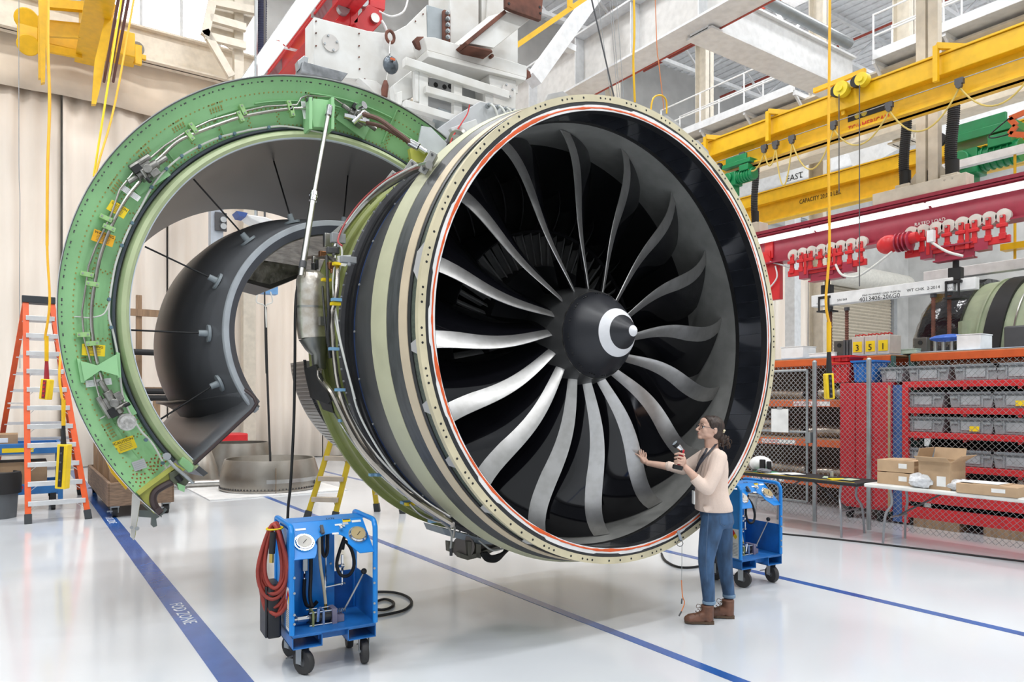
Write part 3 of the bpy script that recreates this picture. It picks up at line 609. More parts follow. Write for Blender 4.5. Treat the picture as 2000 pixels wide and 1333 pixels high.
obj('heat_blanket', G().lathe([(.94, 6.30), (1.0, 6.7), (1.12, 7.2), (1.15, 7.9), (1.05, 8.8), (1.03, 8.8), (1.13, 7.9), (1.10, 7.2), (.98, 6.7), (.93, 6.30)], BC, 40, 60, 150), blk, rev)
# lower bifurcation panel from the barrel to the duct wall
def bq(x, y, Y): return onY(x, y, Y)
top_f = bq(482, 770, 6.2); kink_f = bq(500, 792, 6.12); bot_f = bq(378, 908, 6.2)
top_b = top_f + V((.0, 2.3, .0)) + V((-.22, 0, -.16)); kink_b = kink_f + V((-.22, 2.3, -.16)); bot_b = bot_f + V((0, 2.4, 0))
mid_f = bq(494, 776, 6.16); 
g = G(); rows = []
prof_f = [bq(478, 762, 6.2), bq(487, 768, 6.18), bq(497, 778, 6.15), bq(501, 789, 6.13), bq(493, 802, 6.15), bq(470, 823, 6.18), bq(425, 865, 6.2), bot_f]
for k in range(9):
    u = k / 8; s = math.sin(u * PI / 1.6)
    for i, p in enumerate(prof_f):
        rows.append(p + V((-.34 * s * (1 - i / 9), 2.5 * u, -.10 * s * (1 - i / 9))))
n = len(prof_f); g.add(rows, [(k * n + i, k * n + i + 1, (k + 1) * n + i + 1, (k + 1) * n + i) for k in range(8) for i in range(n - 1)])
o = obj('bifurcation_panel', g, bgr, rev, ang=60); so = o.modifiers.new('thick', 'SOLIDIFY'); so.thickness = .03; so.offset = -1
obj('panel_edge', G().tube(prof_f, .016), mat('seal_brown', (.06, .04, .04), .5), rev)
# upper bifurcation bracket hanging inside the barrel
g = G().prism([onY(x, y, 6.9) for x, y in ((480, 545), (512, 508), (590, 520), (590, 538), (527, 561))], (0, .5, .0)); obj('firewall_bracket', g, blk, rev, bev=.01)
g = G().prism([onY(x, y, 6.86) for x, y in ((477, 545), (527, 556), (590, 533), (590, 540), (528, 565), (477, 551))], (0, .5, 0)); obj('bracket_rail', g, mat('blackened_steel', (.07, .065, .06), .4, .6), rev)
# drag links from the lip to round fittings on the barrel
fit = mat('fitting_grey', (.30, .34, .36), .4)
for x0, y0, x1, y1, Y1 in ((378, 350, 487, 474, 6.62), (283, 482, 427, 551, 6.55), (254, 645, 410, 652, 6.5), (300, 828, 436, 746, 6.5), (528, 292, 572, 440, 6.6), (682, 314, 671, 432, 6.6)):
    q = onY(x1, y1, Y1); p = onY(x0, y0, 6.5) if y0 > 320 else onY(x0, y0, 7.2)
    e = V((q.x - BC.x, 0, q.z - BC.z)).normalized(); Rq = 1.045 + .26 * (Y1 - 6.3); base = V((BC.x, Y1, BC.z)) + e * Rq
    t = obj('link_fitting', G().cyl(base - e * .01, base + e * .012, .075, n=20).cyl(base, base + e * .08, .03, .026, n=12), fit, rev)
    obj('drag_link', G().cyl(base + e * .06, p, .0075, n=8), BLACK, t)
# hold-open rod
rod = thing('hold_open_rod', 'long silver telescopic rod propping the green reverser bulkhead open', 'rod', onY(590, 535, 5.75))
pa, pb, pc = onY(643, 212, 6.07), onY(612, 385, 5.9), onY(588, 540, 5.72)
obj('outer_tube', G().cyl(pb, pc, .025, n=14), STEEL, rod); obj('inner_tube', G().cyl(pa, pb, .019, n=14), STEEL, rod)
d = (pc - pb).normalized(); obj('collar', G().cyl(pb - d * .05, pb + d * .04, .031, n=14).cyl(pb - d * .02, pb - d * .01, .036, n=14), CHROME, rod); obj('end_fork', G().cyl(pa - d * .02, pa + d * .08, .03, n=12).sph(pa, .03), CHROME, rod)
obj('clamp', G().cyl(pb + d * .62, pb + d * .68, .03, n=12), DGREY, rod)
# ================================================================ white strongback that carries the engine
std = thing('engine_strongback', 'massive white steel strongback with bolted plates above the engine', 'lifting frame', onY(860, 250, 7.0))
WST = mat('strongback_white', (.72, .715, .69), .42, 0, .05, 3, dirt=(.62, .59, .54)); GP = mat('grey_primer_steel', (.36, .40, .42), .5)
def sp_(name, pts, Y, th, m=WST, bev=.006, parent=std): return obj(name, G().prism([onY(x, y, Y) for x, y in pts], (0, th, 0)), m, parent, bev=bev)
body = sp_('side_plate', [(613, 33), (718, 60), (748, 64), (772, 61), (796, 48), (820, 24), (833, 11), (836, 130), (800, 200), (765, 230), (741, 190), (712, 156), (613, 148)], 6.75, .26)
sp_('grey_block', [(834, 9), (868, 19), (868, 110), (834, 100)], 6.78, .5, GP); sp_('white_column', [(879, -60), (935, -60), (935, 58), (905, 88), (905, 120), (879, 112)], 6.76, .5)
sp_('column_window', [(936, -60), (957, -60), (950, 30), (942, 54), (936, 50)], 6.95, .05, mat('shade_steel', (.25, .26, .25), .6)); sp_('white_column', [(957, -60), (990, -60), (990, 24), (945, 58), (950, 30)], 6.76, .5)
sp_('bolt_strip', [(867, 18), (880, 22), (880, 83), (867, 80)], 6.72, .05, RUST)
for y in (26, 38, 50, 62, 74):
    p = onY(873, y, 6.72); obj('bolt', G().cyl(p, p + V((0, -.03, 0)), .024, n=8).cyl(p + V((0, -.03, 0)), p + V((0, -.045, 0)), .014, n=8), ZINC, std)
for x, y, r in ((645, 85, .085), (991, 178, .078)):
    p = onY(x, y, 6.75 if x < 900 else 6.43); t = obj('cover_plate', G().cyl(p, p + V((0, -.015, 0)), r, n=32), mat('cover_plate', (.60, .57, .54), .35, .3), std)
    for k in range(4):
        q = p + V((math.cos(k * PI / 2 + .4) * r * .8, -.014, math.sin(k * PI / 2 + .4) * r * .8)); obj('screw', G().cyl(q, q + V((0, -.012, 0)), .012, n=6), ZINC, t)
g = G()
for x, y in ((617, 42), (617, 65), (617, 90), (701, 66), (701, 90), (701, 112), (702, 135), (712, 155), (826, 28), (811, 42), (800, 115), (821, 100)):
    p = onY(x, y, 6.745); g.cyl(p, p + V((0, -.01, 0)), .008, n=6)
obj('small_bolt', g, RUST, std, ang=0, kind='stuff')
ch = sp_('channel_beam', [(828, 72), (850, 73), (1029, 129), (1029, 152), (834, 98)], 6.45, .25); sp_('channel_flange', [(834, 98), (1029, 152), (1026, 158), (836, 111)], 6.40, .32)
for pts in ([(808, 78), (815, 71), (828, 71), (828, 98), (815, 92)], [(1028, 134), (1036, 140), (1038, 150), (1030, 154)]): sp_('lug', pts, 6.55, .05, RUST)
g = G()
for x, y in ((906, 98), (923, 104), (940, 108), (957, 112)): p = onY(x, y, 6.44); obj('flange_bolt', G().cyl(p, p + V((0, -.05, 0)), .02, n=6), RUST, std)
# rusty flanged beam running up to the right
obj('cross_beam', G().prism([onY(x, y, 6.3) for x, y in ((912, 84), (988, 22), (1040, 34), (965, 94))], (0, .35, .1)), WST, std, bev=.006)
for pts in ([(908, 82), (986, 18), (990, 25), (914, 88)], [(914, 88), (960, 96), (963, 102), (955, 100), (920, 92)]): sp_('rusty_flange', pts, 6.26, .38, RUST)
ep = sp_('rusty_end_plate', [(988, -40), (1064, -40), (1057, 40), (1000, 20), (988, 14)], 6.2, .05, RUST)
for x, y in ((994, 7), (1054, 14), (1055, 26)): p = onY(x, y, 6.2); obj('bolt_hole', G().cyl(p, p + V((0, -.006, 0)), .014, n=10), INK, ep)
# lattice carrier frame in front
for (x0, y0), (x1, y1), h in (((789, 122), (991, 188), .085), ((828, 176), (950, 210), .07), ((789, 204), (890, 235), .075)):
    obj('lattice_bar', G().bar(onY(x0, y0, 6.3), onY(x1, y1, 6.3), .08, h), WST, std, bev=.005)
for x, y0, y1 in ((825, 130, 222), (892, 152, 236), (953, 170, 212), (812, 140, 200)): obj('lattice_post', G().bar(onY(x, y0, 6.33), onY(x, y1, 6.33), .10 if x != 812 else .04, .06, V((0, 1, 0))), WST, std, bev=.005)
sp_('side_gusset', [(768, 166), (804, 138), (806, 190), (780, 200), (772, 200)], 6.4, .1); sp_('side_gusset', [(775, 215), (792, 196), (820, 212), (812, 232), (788, 222)], 6.4, .1)
sp_('hanger_plate', [(776, 180), (786, 178), (786, 205), (776, 207)], 6.35, .05)
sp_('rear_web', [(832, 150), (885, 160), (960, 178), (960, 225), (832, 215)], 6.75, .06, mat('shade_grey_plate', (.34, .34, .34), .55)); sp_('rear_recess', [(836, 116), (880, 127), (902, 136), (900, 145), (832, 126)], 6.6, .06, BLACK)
for x, y in ((833, 162), (851, 166), (868, 170), (879, 169)): p = onY(x, y, 6.75); obj('lightening_hole', G().cyl(p, p + V((0, -.006, 0)), .026, n=12), INK, std)
sp_('end_block', [(955, 145), (1008, 158), (1008, 214), (960, 202)], 6.45, .4)
sp_('grey_shoe', [(592, 118), (602, 122), (680, 143), (668, 158), (640, 152), (588, 140)], 6.55, .2, mat('scuffed_steel', (.25, .26, .27), .45, .7, .3, 8)); sp_('shoe_lug', [(582, 118), (594, 108), (603, 112), (600, 132), (584, 134)], 6.6, .1, ZINC)
sp_('lower_web', [(700, 152), (735, 158), (760, 180), (800, 215), (850, 240), (850, 262), (800, 240), (760, 214), (720, 170)], 6.7, .1)
# pylon fairing panels and connector bank just above the engine
lg = mat('pylon_grey', (.52, .53, .54), .4)
py = sp_('fairing_panel', [(846, 258), (895, 223), (938, 198), (1008, 214), (1014, 236), (960, 240), (905, 258), (880, 285)], 6.15, .08, lg)
sp_('fairing_panel', [(880, 250), (930, 232), (936, 250), (900, 280)], 6.0, .06, mat('pylon_grey_light', (.66, .66, .65), .4))
for i, x in enumerate((951, 968, 983, 997)):
    p = onY(x, 208 + i * 3.6, 6.13); t = obj('connector', G().cyl(p, p + V((0, -.04, 0)), .026, n=12).cyl(p + V((0, -.04, 0)), p + V((0, -.07, 0)), .018, n=10), ZINC, std)
    obj('connector_cable', G().tube(sm([p + V((0, -.07, 0)), p + V((.04, -.10, -.06)), p + V((.08, -.1, -.2)), p + V((.1, -.04, -.34))]), .012), wcab, t)
obj('red_wire', G().tube(sm([onY(917, 205, 6.05), onY(913, 222, 6.05), onY(902, 240, 6.0), onY(884, 268, 5.95), onY(876, 292, 5.9)]), .006), REDINK, std)
sh = obj('mount_trunnion', G().cyl(onY(893, 272, 5.98), onY(900, 262, 6.1), .085, n=24).cyl(onY(890, 274, 5.93), onY(893, 272, 5.98), .05, n=20), STEEL, std)
sp_('mount_frame', [(872, 285), (882, 262), (898, 254), (916, 262), (930, 262), (918, 274), (890, 296)], 6.1, .08, DGREY)
obj('forward_mount', G().box(ew(0, 2.0, 1.88), (.5, .3, .24)), GP, std); obj('mount_link', G().bar(ew(0, 2.1, 1.9), (3.8, 6.8, 4.85), .25, .25), GP, std)
obj('hanger_column', G().box((4.55, 7.02, (5.4 + ZC) / 2), (.5, .45, ZC - 5.4)), WST, std)
# hook, load cell and weight hanging on the side plate
hk = thing('load_cell_hanger', 'small grey load cell hanging from a rusty shackle on white plate', 'hook', onY(753, 190, 6.6))
a = onY(762, 72, 6.68); obj('shackle', G().tube([a + V((.045 * math.cos(t), 0, .06 * math.sin(t))) for t in [i * PI / 8 for i in range(16)]], .016, closed=True), RUST, hk)
obj('sling', G().tube([onY(762, 82, 6.66), onY(761, 92, 6.64), onY(761, 106, 6.62)], .008), STEEL, hk); c = onY(763, 127, 6.62); obj('load_cell', G().sph(c, .088, 16, (.95, .6, 1.05)), mat('load_cell_grey', (.12, .14, .16), .3, .5, .4, 14), hk); obj('safety_tag', G().box(c + V((-.01, -.07, .03)), (.05, .01, .02)), ORANGE, hk)
obj('link', G().tube([onY(757, 142, 6.62), onY(754, 158, 6.62)], .007), STEEL, hk); obj('weight', G().tube([onY(753, 158, 6.62), onY(753, 166, 6.62), onY(751, 176, 6.62), onY(751, 189, 6.62)], [.018, .032, .036, .03], n=10), RUST, hk)
# ================================================================ monorails with lamp strips
def monorail(x, z0, y0, y1, m, label, side=-1, loff=.40, lz=-.0):
    t = thing('monorail_beam', label, 'crane rail', (x, (y0 + y1) / 2, z0))
    ibeam(g := G(), (x, y0, z0 + .32), (x, y1, z0 + .32), .34, .64, .03); obj('beam', g, m, t, ang=0)
    return t
RMR = 'red overhead monorail beam'
m1 = monorail(3.95, 7.55, 9.2, 21, RED, 'red overhead monorail beam with bright lamp strip behind the white strongback')
def lampstrip(x, z, y0, y1, n, label, dx, w=.34):
    for i in range(n):
        a = y0 + (y1 - y0) * i / n; b = y0 + (y1 - y0) * (i + 1) / n - .05
        t = thing('strip_lamp', label % ords[i], 'lamp', (x, (a + b) / 2, z), group=label[:20])
        obj('reflector', G().prism([(x - w / 2, a, z), (x - w / 4, a, z + .07), (x + w / 4, a, z + .07), (x + w / 2, a, z), (x + w / 2 - .01, a, z), (x + w / 4, a, z + .06), (x - w / 4, a, z + .06), (x - w / 2 + .01, a, z)], (0, b - a, 0)), WHITE, t, ang=0)
        for k in (-1, 1): obj('tube', G().cyl((x + k * w * .22, a + .03, z + .02), (x + k * w * .22, b - .03, z + .02), .03, n=10), LAMP, t)
        obj('hanger', G().bar((x, a + .2, z + .08), (x + dx, a + .2, z + .11), .04, .03), WHITE, t)
lampstrip(3.40, 7.52, 9.4, 18, 4, 'bright tube lamp beside the red monorail, %s from the near end', .55, .30)
for k in range(4):
    obj('conductor_bar', G().cyl((3.66 + .03 * k, 9.3, 7.62 + .09 * k), (3.66 + .03 * k, 20, 7.62 + .09 * k), .018, n=8), RED, m1)
for yy in (10.5, 13, 16): obj('conductor_bracket', G().box((3.8, yy, 7.8), (.35, .06, .45)), ZINC, m1)
tr = thing('red_trolley', 'red hoist trolley hanging above the white strongback', 'trolley', (4.2, 10.0, 7.2))
def px10(x, y): return onY(x, y, 10.0)
for pts, th in (([(655, 40), (684, 5), (684, 48), (662, 42)], .2), ([(684, -20), (700, -20), (700, 44), (684, 50)], .3), ([(690, 42), (720, 8), (745, 20), (748, 42), (728, 62), (700, 60)], .35), ([(722, -30), (755, -30), (752, 20), (722, 12)], .3)):
    obj('frame_plate', G().prism([px10(x, y) for x, y in pts], (0, th, 0)), RED, tr, bev=.01)
p = px10(730, 38); obj('axle_cap', G().cyl(p, p + V((0, -.06, 0)), .07, n=16), STEEL, tr); obj('hose', G().tube(sm([px10(740, 22), px10(765, 32), px10(790, 20), px10(800, -20)]), .014), WHITE, tr); obj('hose', G().tube(sm([px10(745, 40), px10(752, 52), px10(757, 66)]), .02), WHITE, tr)
for x, y in ((668, 20), (676, 10), (705, 5)): p = px10(x, y); obj('wheel', G().cyl(p, p + V((0, -.08, 0)), .09, n=16), ZINC, tr)
# right-hand maroon monorail with trolleys
XM = 13.2; ZM = 4.70
m2 = monorail(XM, ZM, 1.5, 13.5, MAROON, 'maroon overhead monorail beam with white lamp strip on the right')
obj('top_channel', G().box((XM, 7.5, ZM + .68), (.4, 12, .06)), MAROON, m2)
lampstrip(XM - .34, ZM + .44, 1.7, 12.5, 5, 'long bright tube lamp along the maroon monorail, %s from the near end', .34, .30)
text('RATED LOAD', PAPER, V((XM - .02, onX(1787, 440, XM).y, ZM + .22)), (0, -1, 0), UP, .085, m2, .002)
def carriage(pxs, label, bar, num):
    c = onX(*pxs[len(pxs) // 2], XM - .12); t = thing('trolley_carriage', label, 'trolley', (XM, c.y, ZM - .7), group='red trolley carriages on the maroon monorail')
    X = XM - .13; ys = [onX(x, y, X).y for x, y in pxs]
    for y in ys:
        z = ZM + .08
        w_ = obj('wheel', G().cyl((X - .05, y, z), (X + .01, y, z), .115, n=20).cyl((X - .065, y, z), (X - .05, y, z), .035, n=12), mat('wheel_cream', (.60, .57, .52), .4), t)
        b = obj('wheel_bracket', G().box((X - .07, y, z - .14), (.05, .075, .30)).box((X - .09, y, z - .16), (.07, .15, .06)).box((X - .07, y, z - .33), (.06, .10, .10)), RED, t, bev=.008)
        obj('bracket_nut', G().cyl((X - .12, y, z - .02), (X - .09, y, z - .02), .022, n=6), STEEL, b)
    for i in range(0, len(ys) - 1, 2):
        y = (ys[i] + ys[i + 1]) / 2; obj('side_frame', G().box((X - .04, y, ZM - .30), (.06, abs(ys[i] - ys[i + 1]) + .2, .12)), RED, t, bev=.008)
    for i in (1, 4): obj('cross_frame', G().box((X - .06, (ys[i] + ys[i + 1]) / 2, ZM - .16), (.09, .06, .42)), RED, t, bev=.008)
    yA, yB = onX(*bar[0], X).y, onX(*bar[1], X).y; zb = onX(*bar[0], X).z
    ibeam(g := G(), (X - .02, yA, zb), (X - .02, yB, zb), .2, .26, .025); lb = obj('load_bar', g, MAROON, t, ang=0)
    for k in (-1, 1): obj('load_bar_end', G().box((X, (yA + yB) / 2 + k * (abs(yA - yB) / 2 + .12), zb + .06), (.18, .2, .2)), MAROON, t)
    text(num, YLAB, (X - .04, (yA + yB) / 2, zb - .03), (0, -1, 0), UP, .09, lb, .002)
    obj('suspension', G().box((X, (yA + yB) / 2, (zb + ZM - .3) / 2), (.1, .3, ZM - .3 - zb + .05)), MAROON, t)
carriage([(1551, 497), (1569, 494), (1587, 489), (1606, 486), (1625, 483), (1644, 479), (1664, 475), (1685, 471)], 'row of eight red trolleys carrying the far end of the white lifting beam', [(1585, 540), (1648, 530)], '6')
carriage([(1782, 452), (1805, 447), (1830, 443), (1854, 438), (1881, 434), (1907, 428), (1934, 422), (1962, 417)], 'row of eight red trolleys carrying the near end of the white lifting beam', [(1828, 500), (1905, 488)], '6')
mo = thing('drive_motor', 'round red drive motor between the two rows of trolleys', 'motor', onX(1745, 490, XM - .2))
c = onX(1735, 478, XM - .40); obj('motor_housing', G().sph(c, .17, 16, (.8, 1.2, 1)), RED, mo); obj('gear_case', G().cyl(c + V((0, -.1, 0)), c + V((0, -.5, .05)), .13, .09, n=16), RED, mo)
for k in range(4): obj('cooling_fin', G().cyl(c + V((0, -.16 - .07 * k, 0)), c + V((0, -.18 - .07 * k, 0)), .17, n=16), MAROON, mo)
obj('motor_arm', G().box(c + V((.12, -.3, .05)), (.22, .2, .12)), RED, mo); obj('junction_box', G().box(c + V((-.05, -.75, 0)), (.1, .1, .2)), WHITE, mo)
obj('cable', G().tube(sm([c + V((-.06, -.1, -.15)), c + V((-.08, .2, -.35)), c + V((-.06, .55, -.5)), c + V((-.04, .85, -.42)), c + V((0, 1.0, -.2))]), .022), wcab, mo); obj('cable', G().tube(sm([c + V((-.05, -.7, -.05)), c + V((-.08, -1.0, -.3)), c + V((-.06, -1.25, -.42))]), .022), wcab, mo)
eb = thing('rail_end_bracket', 'red bracket at the monorail end beside the engine inlet', 'bracket', onX(1512, 590, XM))
q = onX(1512, 550, XM); obj('plate', G().box(q, (.12, .35, .8)), RED, eb, bev=.01); obj('knuckle', G().cyl(q + V((-.1, .15, .45)), q + V((.1, .15, .45)), .12, n=14).box(q + V((-.02, .2, .5)), (.1, .3, .3)), RED, eb); obj('cable', G().tube(sm([q + V((-.1, -.1, .3)), q + V((-.12, -.15, .05)), q + V((-.1, .05, -.15)), q + V((-.06, .15, -.2))]), .016), WHITE, eb)
obj('tow_rod', G().cyl(q + V((-.08, .05, .42)), onX(1545, 523, XM - .2), .018, n=8), ZINC, eb); obj('stem', G().box(q + V((0, .1, .75)), (.1, .2, .5)), RED, eb)
# white lifting beam
XL = 13.1
a = onX(1590, 590, XL); b = onX(1866, 556, XL); zt = a.z
lbm = thing('lifting_beam', 'long white lifting beam with stencilled numbers under the red trolleys', 'lifting beam', (XL, (a.y + b.y) / 2, zt - .12))
bb = obj('beam', G().box((XL, (a.y + b.y) / 2, zt), (.2, a.y - b.y, .23)), WHITE, lbm, bev=.01)
obj('end_box', G().box((XL + .02, b.y - .18, zt - .02), (.16, .3, .2)), WHITE, lbm, bev=.008)
def btext(s, x, y, size, m=INK):
    p = onX(x, y, XL - .102); text(s, m, p, (0, -1, 0), UP, size, bb, .002)
btext('4013406-206G0', 1678, 590, .115); btext('MAX WORKING LOAD 10,000 lbs', 1684, 579.5, .048); btext('S/N 068', 1635, 589, .06); btext('WT CHK  2-2014', 1771, 571, .075); btext('TWO', 1846, 566, .06, GREY); btext('ITT', 1594, 596, .05, GREY)
for x, y in ((1616, 582), (1867, 552)):
    p = onX(x, y, XL); hkk = obj('hook_block', G().box(p + V((0, 0, .14)), (.14, .2, .22)).box(p + V((0, 0, -.0)), (.24, .26, .05)).cyl(p + V((0, 0, .2)), p + V((0, 0, .48)), .05, n=10), BLACK, lbm, bev=.01)
    obj('clevis', G().box(p + V((-.13, .1, -.13)), (.02, .03, .3)).box(p + V((-.13, -.1, -.13)), (.02, .03, .3)).box(p + V((0, 0, -.27)), (.3, .28, .03)), BLACK, hkk)
for x, y0, y1 in ((1622, 602, 686), (1654, 604, 672), (1823, 578, 662), (1854, 574, 655)):
    p, q = onX(x, y0, XL), onX(x, y1, XL); rr = [.03 if i % 2 else .038 for i in range(30)]
    obj('threaded_rod', G().tube([p.lerp(q, i / 29) for i in range(30)], rr, n=8), RUST, lbm); obj('nut', G().cyl(p + V((0, 0, .03)), p - V((0, 0, .03)), .055, n=6), DGREY, lbm)
# ================================================================ overhead steel: girders, walkways, cranes, trusses
CRB = mat('girder_cream', (.66, .60, .50), .5); GWH = mat('girder_white', (.68, .69, .70), .45); RAILM = mat('handrail_white', (.78, .78, .77), .45)
gd = thing('runway_girder', 'huge pale grey girder crossing overhead behind the strongback', 'girder', (12, 12, 9.8), kind='structure')
obj('web', G().box((12, 12, 10.45), (.08, 18, 1.3)), mat('girder_pale_grey', (.62, .61, .59), .5), gd, ang=0); obj('bottom_flange', G().box((12, 12, 9.82), (.7, 18, .05)), GWH, gd, ang=0); obj('top_flange', G().box((12, 12, 11.1), (.7, 18, .05)), GWH, gd, ang=0)
for yy in range(4, 21, 2): obj('web_stiffener', G().box((11.83, yy, 10.45), (.3, .03, 1.22)), GWH, gd, ang=0)
obj('sprinkler_pipe', G().cyl((12.38, 3, 9.8), (12.38, 21, 9.8), .03, n=8), mat('sprinkler_red', (.35, .06, .04), .5), gd)
for yy in (3.5, 20.5): obj('hanger', G().box((12, yy, (11.1 + ZC) / 2), (.3, .3, ZC - 11.1)), GWH, gd)
gx = thing('box_girder', 'white box girder running from the pale girder to the walkway', 'girder', (14.7, 10.3, 9.7), kind='structure')
obj('web', G().box((14.85, 10.3, 10.15), (5.6, .5, .85)), GWH, gx, ang=0); obj('bottom_flange', G().box((14.85, 10.3, 9.72), (5.6, .7, .05)), GWH, gx, ang=0); obj('top_flange', G().box((14.85, 10.3, 10.6), (5.6, .7, .05)), GWH, gx, ang=0)
obj('pipe_duct', G().cyl((12.5, 10.0, 10.9), (17.4, 10.0, 10.9), .13, n=14), mat('galv_duct', (.25, .27, .28), .4, .6), gx)
# walkway along X = 17.5
def walkway(y0, y1, label, XW=17.5, ZW=10.3):
    t = thing('walkway', label, 'walkway', (XW, (y0 + y1) / 2, ZW), kind='structure'); L_ = y1 - y0; ym = (y0 + y1) / 2
    obj('deck', G().box((XW + .4, ym, ZW), (.95, L_, .06)), mat('walk_deck_grey', (.55, .56, .57), .6), t, ang=0); obj('toe_board', G().box((XW - .08, ym, ZW + .06), (.03, L_, .22)), GWH, t, ang=0)
    n = max(2, int(L_ / 1.3))
    for s, xx in ((0, XW - .05), (1, XW + .85)):
        for h in (.55, 1.08): obj('rail', G().cyl((xx, y0, ZW + h), (xx, y1, ZW + h), .024, n=8), RAILM, t)
        for i in range(n + 1): obj('rail_post', G().cyl((xx, y0 + L_ * i / n, ZW), (xx, y0 + L_ * i / n, ZW + 1.1), .024, n=8), RAILM, t)
    for i in range(n + 1):
        y = y0 + L_ * i / n; obj('bracket', G().bar((XW - .05, y, ZW - .08), (XW + .9, y, ZW - .08), .08, .1), GWH, t); obj('brace', G().bar((XW - .0, y, ZW - .1), (XW + .8, y, ZW - .8), .06, .06), GWH, t)
walkway(11.6, 16.5, 'white railed walkway beside the green hoist, farther from the camera'); walkway(4.5, 9.4, 'white railed walkway at the top right above the yellow crane')
cg = thing('cream_girder', 'cream crane runway girder below the walkways', 'girder', (18.2, 10.5, 8.4), kind='structure')
obj('web', G().box((18.2, 10, 9.35), (.1, 19, 1.6)), CRB, cg, ang=0); obj('bottom_flange', G().box((18.2, 10, 8.54), (.6, 19, .05)), CRB, cg, ang=0); obj('top_flange', G().box((18.2, 10, 10.15), (.6, 19, .05)), CRB, cg, ang=0)
for i, (yy, zb) in enumerate(((4.2, 8.5), (6.2, 8.5), (9.4, 8.5), (11.8, 0), (16.0, 8.5), (20.5, 0))):
    xx = 19.0
    t = thing('building_column', 'cream steel building column behind the walkway, %s from the near end' % ords[i], 'column', (xx, yy, zb), group='cream columns behind the walkways', kind='structure')
    ibeam(g := G(), (xx, yy, zb), (xx, yy, ZC), .4, .45, .03, V((0, 1, 0))); obj('shaft', g, CRB, t, ang=0); obj('base_plate', G().box((xx, yy, zb + .02), (.6, .6, .04)), CRB, t)
    obj('bracket', G().box((xx - .5, yy, 9.3), (.7, .12, .6)), CRB, t)
# roof trusses
for i, yy in enumerate((3.5, 7.5, 11.5, 15.5, 19.5)):
    t = thing('roof_truss', 'white steel roof truss under the ceiling deck, %s from the camera' % ords[i], 'truss', (20, yy, 12), group='roof trusses', kind='structure')
    x0, x1 = (-3, 45); z0, z1 = ZC - 1.85, ZC - .3
    for z in (z0, z1): obj('chord', G().box(((x0 + x1) / 2, yy, z), (x1 - x0, .14, .14)), GWH, t, ang=0)
    n = 24
    for k in range(n):
        xa, xb = x0 + (x1 - x0) * k / n, x0 + (x1 - x0) * (k + 1) / n; za, zb = (z0, z1) if k % 2 else (z1, z0)
        obj('web_member', G().bar((xa, yy, za), (xb, yy, zb), .08, .08, V((0, 1, 0))), GWH, t, ang=0)
for i, (xx, zz) in enumerate(((22, ZC - 1.1), (27, ZC - 1), (15, ZC - 1.05), (33, ZC - 1.1))):
    o = obj('sprinkler_pipe', G().cyl((xx, -2, zz), (xx, 21.8, zz), .05, n=8), mat('sprinkler_red', (.35, .06, .04), .5), label='dark red sprinkler pipe under the roof, %s from the left' % ords[(1, 2, 0, 3)[i]], cat='pipe', group='sprinkler pipes')
# grey ducts and conduits on the back wall
for i, (x0, x1, z, r) in enumerate(((7.5, 34, 11.2, .16), (7.5, 34, 9.6, .1))): obj('wall_duct', G().cyl((x0, WY - .35, z), (x1, WY - .35, z), r, n=12), mat('galv_duct', (.25, .27, .28), .4, .6), label=('thick grey duct along the back wall' if i == 0 else 'thin grey duct lower on the back wall'), cat='duct')
obj('conduit', G().cyl((12, WY - .3, 12.0), (34, WY - .3, 12.0), .05, n=8), mat('conduit_blue', (.03, .12, .35), .4), label='blue conduit high along the back wall', cat='pipe')
walkway_b = thing('walkway', 'distant white railed gallery on the back wall', 'walkway', (17, 20.6, 7.9), kind='structure')
obj('deck', G().box((19, 21.2, 8.2), (18, 1.2, .12)), GWH, walkway_b, ang=0)
for h in (.55, 1.1): obj('rail', G().cyl((10, 20.6, 8.2 + h), (28, 20.6, 8.2 + h), .025, n=8), RAILM, walkway_b)
for i in range(13): obj('rail_post', G().cyl((10 + i * 1.5, 20.6, 8.2), (10 + i * 1.5, 20.6, 9.32), .025, n=8), RAILM, walkway_b)
# ---------------------------------------------------------------- two yellow bridge cranes
def crane(X, z0, z1, y0, y1, label):
    t = thing('bridge_crane', label, 'crane', (X, (y0 + y1) / 2, z0)); ym = (y0 + y1) / 2; L_ = y1 - y0
    obj('web', G().box((X, ym, (z0 + z1) / 2), (.10, L_, z1 - z0)), YEL, t, ang=0); obj('bottom_flange', G().box((X, ym, z0 + .02), (.34, L_, .04)), YEL, t, ang=0)
    obj('top_channel', G().box((X - .12, ym, z1 - .16), (.2, L_, .30)), YEL, t, ang=0, bev=.01); obj('top_flange', G().box((X - .02, ym, z1 + .01), (.46, L_, .03)), YEL, t, ang=0)
    for y in (y0, y1): obj('end_truck', G().box((X, y, z1 + .25), (1.6, .3, .45)), YEL, t, bev=.02); obj('truck_hanger', G().box((X, y, z1 + 1.4), (.3, .25, 2.0)), YEL, t)
    return t
c1 = crane(12.1, 6.5, 7.22, 1.5, 14.5, 'yellow bridge crane girder nearest, with festoon cable and logo'); c2 = crane(17.0, 6.69, 7.5, 1.5, 16.5, 'lower yellow bridge crane girder behind the black hoses')
def logo(t, X, p0, p1, name=True):
    a, b = onX(*p0, X), onX(*p1, X); mid = (a + b) / 2; mid.z -= .075; L_ = a.y - b.y
    o = obj('logo_stripe', G().box((X, mid.y, mid.z), (.006, L_, .12)), INK, t)
    for k in (-.06, .06): obj('logo_disc', G().cyl((X - .006, mid.y + L_ * .18 + k, mid.z), (X - .003, mid.y + L_ * .18 + k, mid.z), .05, n=16), mat('logo_gold', (.45, .33, .03), .5), o)
    text('TC/AMERICAN', REDINK, (X - .004, a.y, mid.z - .24), (0, -1, 0), UP, .15, t, .002, sx=L_ / (.15 * 6.6))
